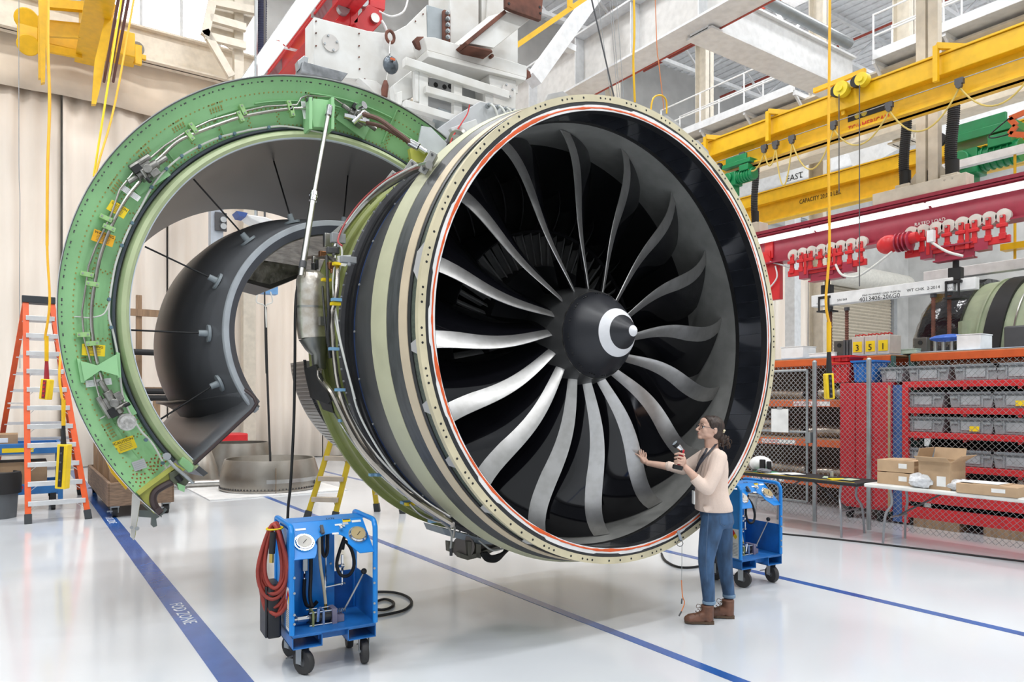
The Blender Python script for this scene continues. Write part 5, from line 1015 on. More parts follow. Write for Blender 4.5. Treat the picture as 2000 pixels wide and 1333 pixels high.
pc_ = at(352, 880, 16.4); obj('exhaust_cone', G().lathe([(.42, .0), (.40, .25), (.30, .85), (.19, 1.5), (.16, 1.56), (.0, 1.56)], (pc_.x, pc_.y, 0), 32, ax='Z', closed=False), STEEL, label='tall silver exhaust cone standing behind the duct panel', cat='cone')
pc_ = at(390, 900, 15.6); obj('exhaust_cone', G().lathe([(.42, .0), (.36, .35), (.22, .75), (.12, .9), (.0, .9)], (pc_.x, pc_.y, 0), 32, ax='Z', closed=False), tim_m, label='short grey cone on the floor beside the wrapped ring', cat='cone')
# red and black machine far behind, far stuff by the yellow ladder
t = thing('floor_machine', 'red and black machine far behind by the curtain', 'machine', (4.75, 20.6, 0)); obj('base', G().box((4.75, 20.6, .3), (1.0, .9, .5)), BLACK, t, bev=.02); obj('hood', G().box((4.75, 20.6, .72), (.9, .8, .36)), RED, t, bev=.04)
for k in (-1, 1): obj('wheel', G().cyl((4.75 + k * .4, 20.12, .15), (4.75 + k * .4, 20.2, .15), .15, n=16), DGREY, t)
t = thing('tool_cart', 'distant red cart with cables beside the yellow ladder', 'cart', (9.8, 19.0, 0)); obj('deck', G().box((9.8, 19, .3), (2.6, .8, .1)), RED, t); obj('load', G().box((9.2, 19, .8), (1.0, .6, .9)), crd2, t, bev=.02)
for k in (-1, 1): obj('wheel', G().cyl((9.8 + k * 1.1, 18.6, .12), (9.8 + k * 1.1, 18.7, .12), .12, n=14), BLACK, t)
# distant hanging cables and control box seen through the reverser
t = thing('hanging_outlet_box', 'small blue outlet box with cables seen through the inner barrel', 'outlet box', onY(517, 575, 14)); q = onY(517, 567, 14); obj('box', G().box(q, (.45, .2, .15)), mat('outlet_blue', (.15, .33, .6), .4), t); obj('drop_cable', G().cyl(q, q + V((0, 0, 9)), .02, n=6), DGREY, t)
for k, x in enumerate((505, 517, 528)): obj('cable', G().tube(sm([onY(x, 570, 13.9), onY(x - 4 + 4 * k, 590, 13.9), onY(518, 600 + 60 * (k == 1), 13.9), onY(520, 640 + 90 * (k == 1), 13.9)]), .014, n=6), wcab if k != 1 else BLACK, t)
line('black_cord', [onY(519, 600, 14), onY(521, 700, 14), onY(525, 820, 14), onY(528, 905, 14)], .022, BLACK, 'black cord hanging down by the curtain seen left of the tank', 'cord')
gp_ = onY(430, 440, 20); obj('grey_post', G().box((gp_.x, 20.5, 4.7), (.32, .3, 9.4)), mat('post_blue_grey', (.45, .50, .56), .5), label='pale blue grey post in front of the curtain', cat='post'); sb_ = onY(433, 432, 20.2); o = thing('socket_panel', 'small dark socket panel on the pale post', 'socket panel', sb_); obj('plate', G().box(sb_ + V((0, .1, 0)), (.3, .06, .5)), DGREY, o, bev=.01); obj('socket', G().cyl(sb_ + V((.05, .07, .05)), sb_ + V((.05, .0, .05)), .08, n=14), ZINC, o); obj('socket', G().cyl(sb_ + V((.05, .07, -.13)), sb_ + V((.05, .0, -.13)), .08, n=14), ZINC, o)
t = thing('ceiling_fixture', 'white hoist body with blue strap seen through the green ring', 'hoist', onY(530, 440, 12)); obj('body', G().prism([onY(x, y, 12) for x, y in ((480, 418), (520, 424), (556, 440), (556, 446), (530, 448), (490, 428))], (0, .4, 0)), WHITE, t, bev=.02); obj('strap', G().prism([onY(x, y, 12) for x, y in ((462, 412), (484, 416), (480, 424), (468, 422))], (0, .3, 0)), mat('strap_blue', (.04, .09, .3), .5), t); obj('hook', G().cyl(onY(535, 445, 12), onY(535, 456, 12), .04, n=8), RED, t); obj('hanger', G().cyl(onY(500, 425, 12.2), onY(500, 425, 12.2) + V((0, 0, 9)), .03, n=6), ZINC, t)
# ================================================================ tool cage at the right: fence, racks, bins, tables
XFN = 9.75; ZF = 2.32
fe = thing('cage_fence', 'grey chain-link cage fence in front of the red and orange racks', 'fence', (XFN, 5, 0)); fz = mat('fence_galv', (.38, .40, .41), .4, .8)
y_a, y_b = 2.2, 9.2; pitch = .075
g = G()
def wires(g, ya, yb, z0, z1, X):
    L_ = yb - ya; h = z1 - z0; n = int((L_ + h) / pitch)
    for i in range(n + 1):
        o = -h + i * pitch
        s0, s1 = max(0, -o), min(h, L_ - o)
        if s1 > s0:
            for d in (0, 1):
                p = V((X - .004 * d, ya + o + s0, z0 + s0)); q = V((X - .004 * d, ya + o + s1, z0 + s1))
                if d: p.y = ya + yb - p.y; q.y = ya + yb - q.y
                g.bar(p, q, .0042, .0042)
wires(g, y_a, y_b, .05, ZF, XFN); obj('chain_link_mesh', g, fz, fe, ang=0, kind='stuff')
for yy in (onX(1697, 1000, XFN).y, onX(1585, 980, XFN).y - .05, 2.3, 9.0):
    obj('post', G().cyl((XFN, yy, 0), (XFN, yy, ZF + .04), .032, n=12), fz, fe); obj('post_cap', G().sph((XFN, yy, ZF + .05), .036, 10), fz, fe)
ga, gb2 = onX(1578, 900, XFN).y, onX(1440, 900, XFN).y
for z in (.28, 1.33, ZF - .06): obj('gate_bar', G().cyl((XFN - .02, ga, z), (XFN - .02, gb2, z), .02, n=10), fz, fe)
for yy in (ga, gb2): obj('gate_upright', G().cyl((XFN - .02, yy, .28), (XFN - .02, yy, ZF - .06), .02, n=10), fz, fe)
g = G(); wires(g, ga, gb2, .28, ZF - .06, XFN - .03); obj('gate_mesh', g, fz, fe, ang=0, kind='stuff')
obj('latch', G().box((XFN - .04, ga - .04, 1.25), (.06, .08, .16)), fz, fe)
q = onX(1523, 822, XFN - .06); o = obj('notice', G().box(q, (.004, .30, .36)), PAPER, label='blank white notice sheet hung on the chain-link gate', cat='notice'); obj('notice_clip', G().box(q + V((-.003, 0, .19)), (.008, .09, .03)), ZINC, o)
# orange pallet rack behind the gate
XK = 11.2
def rack(x, ya, yb, zs, label, ztop):
    t = thing('pallet_rack', label, 'rack', (x, (ya + yb) / 2, 0), group='orange pallet racks in the cage')
    for y in (ya, yb):
        for xx in (x, x + .9): obj('upright', G().box((xx, y, ztop / 2), (.07, .09, ztop)), mat('upright_green', (.05, .13, .12), .5), t)
        obj('upright_brace', G().bar((x, y, .3), (x + .9, y, ztop * .6), .03, .03), mat('upright_green', (.05, .13, .12), .5), t)
    for z in zs:
        for xx in (x - .05, x + .95): obj('beam', G().box((xx, (ya + yb) / 2, z), (.05, yb - ya, .115)), ORANGE, t, bev=.006)
        obj('shelf_deck', G().box((x + .45, (ya + yb) / 2, z + .065), (.95, yb - ya, .02)), crd2, t)
    obj('back_board', G().box((x + .98, (ya + yb) / 2, ztop / 2 if len(zs) > 1 else 2.26), (.02, yb - ya, ztop if len(zs) > 1 else .4)), mat('pegboard_brown', (.10, .065, .045), .7), t)
    return t
r1 = rack(XK, 5.74, 9.3, (.405, 1.077, 1.749, 2.451), 'orange pallet rack behind the cage gate, lettered shelf edges', 2.5); rack(11.6, 2.2, 5.62, (2.06, 2.475), 'orange pallet rack behind the red bin shelves', 2.52)
for z, s, x in ((1.749, 'AIR STARTER LINES', 1552), (1.077, 'AIR STARTER', 1490), (.405, 'BLEED  CABINETS', 1470)):
    p = onX(x, 800, XK - .076); sg = obj('shelf_sign', G().box((XK - .078, p.y - .32, z), (.004, .68, .075)), PAPER, r1); text(s, REDINK, (XK - .082, p.y - .0, z - .022), (0, -1, 0), UP, .062, sg, .001, sx=.9)
metal = mat('duct_stainless', (.42, .38, .33), .3, .9, .2, 6); rnd = random.Random(4)
for i, (z, y, L_, r) in enumerate(((1.905, 8.0, 1.1, .08), (1.925, 6.9, .35, .1), (1.233, 8.2, 1.4, .08), (1.253, 6.95, .7, .10), (1.383, 8.1, .5, .07), (.571, 8.0, 1.2, .09), (.561, 6.9, .6, .08))):
    t = thing('duct_pipe', 'stainless duct pipe with end collars on the orange rack, %s piece from the top' % ords[i], 'pipe', (XK + .35, y, z - r), group='stainless ducts on the orange rack')
    obj('tube', G().tube(sm([(XK + .3, y - L_ / 2, z), (XK + .33, y, z + .02), (XK + .28, y + L_ / 2, z)]), r, n=14), metal, t)
    for s in (-1, 1): obj('collar', G().cyl((XK + .3, y + s * L_ / 2 - .03, z), (XK + .3, y + s * L_ / 2 + .03, z), r * 1.15, n=16), STEEL, t)
# red tubs, blue tub
for i, (y, z, sy, sz, m, nm) in enumerate(((6.21, 2.08, .34, .30, RED, 'red plastic tub on top of the red cabinet, lower of two'), (6.21, 2.41, .34, .08, RED, 'shallow red tub stacked on the lower red tub'), (5.84, 2.08, .34, .32, mat('tub_blue', (.02, .16, .5), .45), 'blue plastic tub on the red cabinet'))):
    t = thing('storage_tub', nm, 'tub', (10.75, y, z)); obj('body', G().prism([(10.55, y - sy / 2 + .04, z), (10.55, y + sy / 2 - .04, z), (10.55, y + sy / 2, z + sz), (10.55, y - sy / 2, z + sz)], (.4, 0, 0)), m, t, bev=.01)
    for k in range(3): obj('rib', G().box((10.54, y - sy / 3 + k * sy / 3, z + sz / 2), (.015, .03, sz * .9)), m, t)
    obj('rim', G().box((10.75, y, z + sz), (.46, sy + .04, .03)), m, t)
# red cabinet on wheels
y1, y0 = onX(1639, 900, 10.5).y, onX(1738, 900, 10.5).y
t = thing('red_cabinet', 'tall red steel cabinet on casters behind the fence', 'cabinet', (10.8, (y0 + y1) / 2, 0)); rp_ = mat('cabinet_red', (.56, .02, .03), .35)
obj('body', G().box((10.82, (y0 + y1) / 2, 1.12), (.6, y1 - y0, 1.9)), rp_, t, bev=.01)
for k in range(3): obj('panel', G().box((10.51, y1 - (y1 - y0) * (k + .5) / 3, 1.12), (.02, (y1 - y0) / 3 - .025, 1.8)), rp_, t, bev=.004)
obj('trim_edge', G().box((10.50, y0 + .01, 1.1), (.02, .03, 1.85)), mat('edge_tan', (.45, .30, .15), .6), t)
for y in (y0 + .15, y1 - .15): obj('caster', G().cyl((10.55, y - .02, .09), (10.55, y + .02, .09), .09, n=16).box((10.6, y, .17), (.1, .1, .06)), BLACK, t)
# red bin shelves
XS = 10.6; zs = (.86, 1.31, 1.66, 2.035); yA, yB = 2.2, onX(1764, 800, XS).y
t = thing('bin_shelf', 'red steel shelves holding grey bins behind the fence', 'shelf', (XS + .4, (yA + yB) / 2, 0)); bpost = mat('shelf_post_blue', (.05, .12, .33), .5)
for z in zs + (.42,):
    ya_, yb_ = yA, yB + (.13 if z < 2 else 0)
    obj('shelf_beam', G().box((XS, (ya_ + yb_) / 2, z), (.05, yb_ - ya_, .085 if z > .5 else .14)), RED, t, bev=.006); obj('shelf_pan', G().box((XS + .42, (yA + yB) / 2, z + .03), (.8, yB - yA, .02)), rp_ if z > .5 else bpost, t)
    for k in range(5): obj('shelf_rib', G().bar((XS, yA + .3 + k * .65, z - .05), (XS + .8, yA + .3 + k * .65 + .2, z - .05), .04, .05), RED, t)
for y in (yB - .04, yB + .07, yA): obj('post', G().box((XS - .0, y, 1.03), (.06, .08 if y != yB + .07 else .13, 2.0)), bpost if y != yB - .04 else RED, t)
obj('back_panel', G().box((XS + .85, (yA + yB) / 2, 1.1), (.02, yB - yA, 2.1)), BLACK, t); obj('base_rail', G().box((XS + .02, (yA + yB) / 2, .2), (.1, yB - yA, .16)), RED, t)
for k in range(3): obj('wood_block', G().box((XS + .1, 3.0 + k * .9, .06), (.3, .6, .12)), tim, t)
binm = mat('bin_plastic_grey', (.30, .32, .34), .35, 0, .08, 8); lidm = mat('bin_lid_grey', (.20, .22, .24), .4)
rowz = {0: 'top', 1: 'second', 2: 'third', 3: 'bottom'}
def bin_(c, w_, label):
    c = V(c); t = thing('storage_bin', label, 'bin', c, group='grey bins on the red shelves'); h = .19
    obj('body', G().prism([c + V((0, -w_ / 2 + .03, 0)), c + V((0, w_ / 2 - .03, 0)), c + V((0, w_ / 2, h)), c + V((0, -w_ / 2, h))], (.45, 0, 0)), binm, t, bev=.008)
    obj('lid', G().box(c + V((.22, 0, h + .012)), (.50, w_ + .03, .035)), lidm, t, bev=.006)
    obj('front_panel', G().box(c + V((-.008, 0, h * .52)), (.012, w_ * .42, h * .62)), mat('bin_gloss', (.38, .40, .42), .2), t, bev=.003)
    for s in (-1, 1):
        obj('handle', G().box(c + V((-.012, s * w_ * .36, h * .75)), (.03, w_ * .16, .03)), binm, t); obj('rib', G().box(c + V((-.006, s * w_ * .26, h * .5)), (.016, .02, h * .9)), binm, t)
    return t
for ri, z in enumerate(zs[::-1]):
    for ci, x in enumerate((1802, 1895, 1985) if ri else (1740, 1812, 1905, 1990)):
        p = onX(x, 800, XS + .02); b = bin_((XS + .04, p.y, z + .045), .34 if (ri, ci) == (0, 0) else .56, 'lidded grey plastic bin on the %s red shelf, %s from the red cabinet' % (rowz[ri], ords[ci]))
        if (ri, ci) in ((1, 2), (2, 1)): obj('yellow_tag', G().box((XS + .02, p.y - .05, z + .11), (.004, .12, .07)), YLAB, b)
# things on top of the racks
XTt = 11.0
def tb_(x, y, X): return onX(x, y, X)
ZT = 2.545
for i, (x, s) in enumerate(((1675, '3'), (1700, '5'), (1725, '1'))):
    p = tb_(x, 690, 11.240); t = thing('parts_case', 'clear parts case with yellow card reading %s on the rack' % {'3': 'three', '5': 'five', '1': 'one'}[s], 'case', (11.370, p.y, ZT)); obj('case', G().box((11.420, p.y, ZT + .15), (.36, .20, .30)), mat('clear_case', (.55, .50, .45), .25), t, bev=.01)
    c = obj('card', G().box((11.235, p.y, ZT + .13), (.004, .15, .17)), YLAB, t); text(s, INK, (11.228, p.y + .035, ZT + .07), (0, -1, 0), UP, .14, c, .002); obj('red_tags', G().tube([(11.320 + .04 * math.sin(k * 2.1), p.y - .1 + k * .02, ZT + .31 + .012 * (k % 3)) for k in range(11)], .01, n=6), REDINK, t)
for k, x in enumerate((1650, 1656, 1662)): p = tb_(x, 690, 11.270); obj('thin_case', G().box((11.420, p.y, ZT + .13), (.34, .035, .26)), DGREY, label='dark thin case standing beside the numbered cases, %s from the left' % ords[k], cat='case', group='dark thin cases on the rack')
def topbox(x0, x1, y, h, m, label, X=11.22, name='white_box', d=.4):
    a, b = onX(x0, y, X).y, onX(x1, y, X).y; t = thing(name, label, 'box', (X + d / 2, (a + b) / 2, ZT)); obj('body', G().box((X + d / 2, (a + b) / 2, ZT + h / 2), (d, a - b, h)), m, t, bev=.012); obj('lid', G().box((X + d / 2, (a + b) / 2, ZT + h + .006), (d + .01, a - b + .01, .014)), m, t); return t
topbox(1525, 1568, 690, .20, WHITE, 'white box at the left end of the orange rack'); topbox(1580, 1630, 692, .06, PAPER, 'low white tray on the orange rack', name='tray'); topbox(1868, 1915, 670, .24, WHITE, 'white crate beside the blue plastic bag', 11.65); topbox(1745, 1790, 690, .07, mat('green_tray', (.5, .6, .5), .5), 'low pale tray on the rack beside the numbered cases', 11.65, 'tray')
obj('rack_top_sheet', G().box((12.05, 3.92, 2.561), (.9, 3.3, .01)), mat('sheet_white_blue', (.5, .6, .75), .4), label='pale blue-edged sheet on the right rack top', cat='sheet'); obj('rack_top_sheet', G().box((11.65, 7.55, 2.537), (.9, 3.5, .01)), mat('sheet_white_blue', (.5, .6, .75), .4), label='pale blue-edged sheet on the left rack top', cat='sheet')
t = thing('bagged_part', 'machine part under a blue plastic bag on the rack', 'bag', (11.8, onX(1845, 665, 11.7).y, 2.57)); q = onX(1845, 665, 11.7); obj('blue_bag', G().sph((11.8, q.y, 2.57 + .20), .12, 14, (1.2, 2.2, .5)), mat('bag_blue', (.03, .12, .5), .3, bump=.8, scale=14), t)
for k in range(4): obj('part_leg', G().cyl((11.8, q.y - .18 + k * .12, 2.57), (11.8, q.y - .18 + k * .12, 2.75), .03, n=8), STEEL, t)
for i, x in enumerate((1640, 1798)):
    XX = 11.3 if i == 0 else 11.8; q = onX(x, 675, XX); t = thing('steel_lug_block', 'dark steel lug block on the rack, %s of the two' % ('farther' if i == 0 else 'nearer'), 'block', (XX, q.y, ZT)); obj('block', G().box((XX + .05, q.y, ZT + .13), (.12, .2, .26)), mat('lug_dark', (.12, .11, .10), .45, .6), t, bev=.01); obj('eye_hole', G().cyl((XX - .02, q.y, ZT + .18), (XX - .015, q.y, ZT + .18), .035, n=14), INK, t)
carton((11.85, 5.42, 2.142), (.35, .3, .3), 'tall brown carton between the two racks', 0, False); 
for i, (x, w_) in enumerate(((4.95, .45), (4.3, .6), (3.5, .8))): carton((11.95, x, 2.142), (.3, w_, .26), 'brown carton above the grey bins, %s from the red cabinet' % ords[i], 0, False, crd2)
# background engine with green and black bands
BXc, BZ = 15.6, 2.38; t = thing('background_engine', 'second engine with pale green and black bands behind the racks', 'engine', (BXc, 5.5, 0)); pg2 = mat('old_green', (.40, .46, .30), .5, 0, .12, 3)
def bl(name, prof, m): return obj(name, G().lathe(prof, (BXc, 0, BZ), 64), m, t)
bl('case', [(1.5, 3.0), (1.74, 3.0), (1.74, 4.9), (1.70, 4.95), (1.70, 5.28), (1.5, 5.28)], pg2); bl('black_band', [(1.5, 5.28), (1.76, 5.28), (1.76, 5.56), (1.5, 5.56)], BLACK); bl('case', [(1.5, 5.56), (1.72, 5.56), (1.70, 6.0), (1.66, 6.4), (1.5, 6.4)], pg2); bl('rib', [(1.6, 5.66), (1.75, 5.66), (1.75, 5.69), (1.6, 5.69)], pg2); bl('black_band', [(1.5, 4.75), (1.77, 4.75), (1.77, 4.88), (1.5, 4.88)], BLACK); bl('rib', [(1.6, 5.1), (1.74, 5.1), (1.74, 5.12), (1.6, 5.12)], STEEL)
wrp = mat('black_plastic_wrap', (.01, .01, .012), .12, 0, .2, 5, bump=1.0); g = G().lathe([(1.2, 5.95), (1.77, 5.98), (1.80, 6.3), (1.76, 6.65), (1.55, 6.85), (1.2, 6.85)], (BXc, 0, BZ), 64)
for i, p in enumerate(g.v): p += (p - V((BXc, p.y, BZ))).normalized() * random.uniform(-.03, .03)
obj('plastic_wrap', g, wrp, t, ang=60); obj('side_unit', G().box((13.75, 4.95, 2.6), (.25, .35, .9)), DGREY, t, bev=.03); obj('side_tube', G().tube(sm([(13.8, 5.8, 3.2), (13.75, 5.75, 2.6), (13.78, 5.6, 2.0)]), .1), pg2, t)
for y in (3.4, 6.2): obj('stand_leg', G().box((BXc - .6, y, .45), (.2, .2, .9)), YEL, t); obj('stand_leg', G().box((BXc + .6, y, .45), (.2, .2, .9)), YEL, t)
obj('stand_beam', G().box((BXc, 4.8, .85), (1.5, 3.2, .15)), YEL, t)
# overhead white beam and yellow hooks in the background
t = thing('spreader_beam', 'background white spreader beam above the second engine', 'lifting beam', (15.4, 4, 3.9)); obj('beam', G().box((15.4, 4.6, 4.35), (.2, 5.2, .2)), WHITE, t, bev=.01)
for i, y in enumerate((5.6, 4.7, 3.9)): obj('yellow_hook', G().box((15.4, y, 4.7), (.25, .4, .12)).cyl((15.4, y, 4.45), (15.4, y, 6.5), .025, n=8), YEL, t)
obj('crossbar', G().box((15.4, 4.6, 6.5), (.15, 5, .15)), WHITE, t)
# ---------------------------------------------------------------- folding tables
def table(x0, x1, y0, y1, m, edge, label, z=.74):
    t = thing('folding_table', label, 'table', ((x0 + x1) / 2, (y0 + y1) / 2, 0)); legm = mat('table_leg_grey', (.33, .34, .36), .4, .6)
    obj('tabletop', G().box(((x0 + x1) / 2, (y0 + y1) / 2, z - .025), (x1 - x0, y1 - y0, .05)), m, t, bev=.015)
    if edge: obj('edge_tape', G().box((x0 + .03, (y0 + y1) / 2, z + .001), (.02, y1 - y0 - .1, .003)), edge, t)
    for y, s in ((y0 + .28, 1), (y1 - .28, -1)):
        for x in (x0 + .12, x1 - .12): obj('leg', G().tube(sm([(x, y, z - .05), (x, y + s * .02, .5), (x + (.06 if x > (x0 + x1) / 2 else -.06), y - s * .03, .35), (x + (.08 if x > (x0 + x1) / 2 else -.08), y - s * .05, 0)], 4), .016), legm, t)
        obj('leg_brace', G().cyl((x0 + .12, y + s * .01, .33), (x1 - .12, y + s * .01, .33), .012), legm, t); obj('folding_brace', G().cyl(((x0 + x1) / 2, y, .33), ((x0 + x1) / 2, y + s * .55, z - .06), .011), DGREY, t)
table(8.86, 9.5, 4.99, 6.8, BLACK, YLAB, 'black folding table with yellow edge tape by the fence'); table(8.95, 9.58, 2.3, 4.95, mat('table_white', (.72, .72, .69), .45), None, 'long white folding table holding cardboard boxes')
zt = .74; bxm = None
p = onX(1765, 930, 9.3); carton((9.3, p.y, zt), (.42, .46, .15), 'flat brown carton on white table, lower of a stack of two', .0, True, front=0); carton((9.3, p.y, zt + .16), (.42, .46, .15), 'flat brown carton on white table, upper of a stack of two', .0, True, front=0)
p = onX(1838, 930, 9.2); t = thing('cardboard_box', 'open brown carton with raised flaps on the white table', 'box', (9.22, p.y, zt))
for nm, c, s in (('wall', (9.03, p.y, zt + .17), (.006, .36, .34)), ('wall', (9.41, p.y, zt + .17), (.006, .36, .34)), ('wall', (9.22, p.y - .18, zt + .17), (.38, .006, .34)), ('wall', (9.22, p.y + .18, zt + .17), (.38, .006, .34)), ('bottom', (9.22, p.y, zt + .006), (.38, .36, .006))): obj(nm, G().box(c, s), crd, t)
for R_, c, s in ((Matrix.Rotation(-.6, 3, 'X'), (9.22, p.y - .24, zt + .37), (.38, .16, .006)), (Matrix.Rotation(.25, 3, 'X'), (9.22, p.y + .19, zt + .41), (.38, .006, .15)), (Matrix.Rotation(.3, 3, 'Y'), (9.43, p.y, zt + .41), (.006, .36, .15)), (Matrix.Rotation(.5, 3, 'Y'), (8.97, p.y, zt + .36), (.13, .36, .006))): obj('flap', G().box(c, s, R=R_), crd, t)
obj('shipping_label', G().box((9.025, p.y - .08, zt + .1), (.004, .10, .12)), PAPER, t)
p = onX(1945, 960, 9.2); carton((9.15, p.y, zt), (.42, .62, .11), 'long flat brown carton at the right end of the white table', 0, True, front=0); obj('paper_sheet', G().box((9.15, p.y + .1, zt + .122), (.3, .4, .004)), PAPER, label='loose white sheets on the long flat carton', cat='paper')
plas = mat('clear_plastic', (.75, .76, .78), .18, 0, .1, 25, bump=1.0)
def crumple(name, c, r, sc, label, m=plas, seed=1):
    rnd = random.Random(seed); g = G().sph((0, 0, 0), r, 18, sc)
    for q in g.v: q *= 1 + rnd.uniform(-.16, .16)
    zm = min(q.z for q in g.v) * .75
    for q in g.v: q.z = max(q.z, zm)
    for q in g.v: q += V(c) - V((0, 0, zm))
    return obj(name, g, m, label=label, cat='bag', ang=25)
p = onX(1800, 950, 9.05); crumple('plastic_bag', (9.04, p.y, zt), .13, (.8, 1.1, .75), 'crumpled clear plastic bag in front of the open carton', seed=2); p = onX(1878, 950, 9.1); crumple('plastic_bag', (9.1, p.y, zt), .12, (.9, 1.5, .6), 'milky plastic bag between the open carton and the flat carton', seed=3)
# clutter on the black table
rnd = random.Random(9)
def onbt(x): return max(5.08, min(6.7, onX(x, 930, 9.1).y))
p = onbt(1478); t = thing('white_helmet_case', 'white rounded case with black straps on the black table', 'case', (9.2, p, zt)); obj('shell', G().sph((9.2, p, zt + .11), .14, 16, (1, 1.3, .85)), WHITE, t); obj('strap', G().box((9.06, p - .13, zt + .1), (.05, .08, .18)), BLACK, t, bev=.01); obj('strap', G().box((9.06, p - .24, zt + .09), (.05, .06, .16)), BLACK, t, bev=.01)
crumple('plastic_bag', (9.0, onbt(1500), zt), .07, (1, 1.6, .5), 'small crumpled bag of parts on the black table', mat('bag_dark', (.2, .2, .22), .2, bump=1, scale=25), 5)
for i, (x, m, nm) in enumerate(((1520, PAPER, 'white printed sheets on the black table'), (1496, mat('folder_green', (.05, .35, .18), .5), 'green folder under papers on the black table'), (1545, PAPER, 'white notepad near the middle of the black table'), (1612, mat('tag_green', (.45, .55, .40), .6), 'pale green tags near the near end of the black table'), (1640, YLAB, 'yellow tags at the near end of the black table'), (1660, mat('tag_green', (.45, .55, .40), .6), 'pale green slip at the black table corner'))):
    y = onbt(x); obj('paper_sheet', G().box((9.05 + .05 * i % .2, y, zt + .004 + .004 * (i % 3)), (.22, .28 if i < 3 else .16, .006), rz=rnd.uniform(-.6, .6)), m, label=nm, cat='paper')
t = thing('small_fitting', 'small dark metal fitting standing on the black table', 'fitting', (9.1, onbt(1625), zt)); q = V((9.1, onbt(1625), zt)); obj('base', G().cyl(q, q + V((0, 0, .03)), .05, n=16), DGREY, t); obj('stem', G().cyl(q + V((0, 0, .03)), q + V((0, 0, .1)), .025, n=12), ZINC, t)
# parts stored below the red shelves, ducts on floor
for i, (y, x) in enumerate(((4.3, 10.7), (3.5, 10.75), (2.8, 10.7))): obj('bent_duct', G().tube(sm([(x, y + .35, .55), (x - .02, y + .3, .75), (x, y, .62), (x, y - .3, .58)]), .05), metal, label='bent steel duct on the lowest red shelf, %s from the red cabinet' % ords[i], cat='pipe', group='bent ducts on the lowest red shelf')
obj('floor_cable', G().tube(sm([fl(1526, 1045), fl(1600, 1052), fl(1700, 1063), fl(1850, 1081), fl(2030, 1103)]), .011, n=8), BLACK, label='black cable lying on the floor in front of the tables', cat='cable').location.z = .012
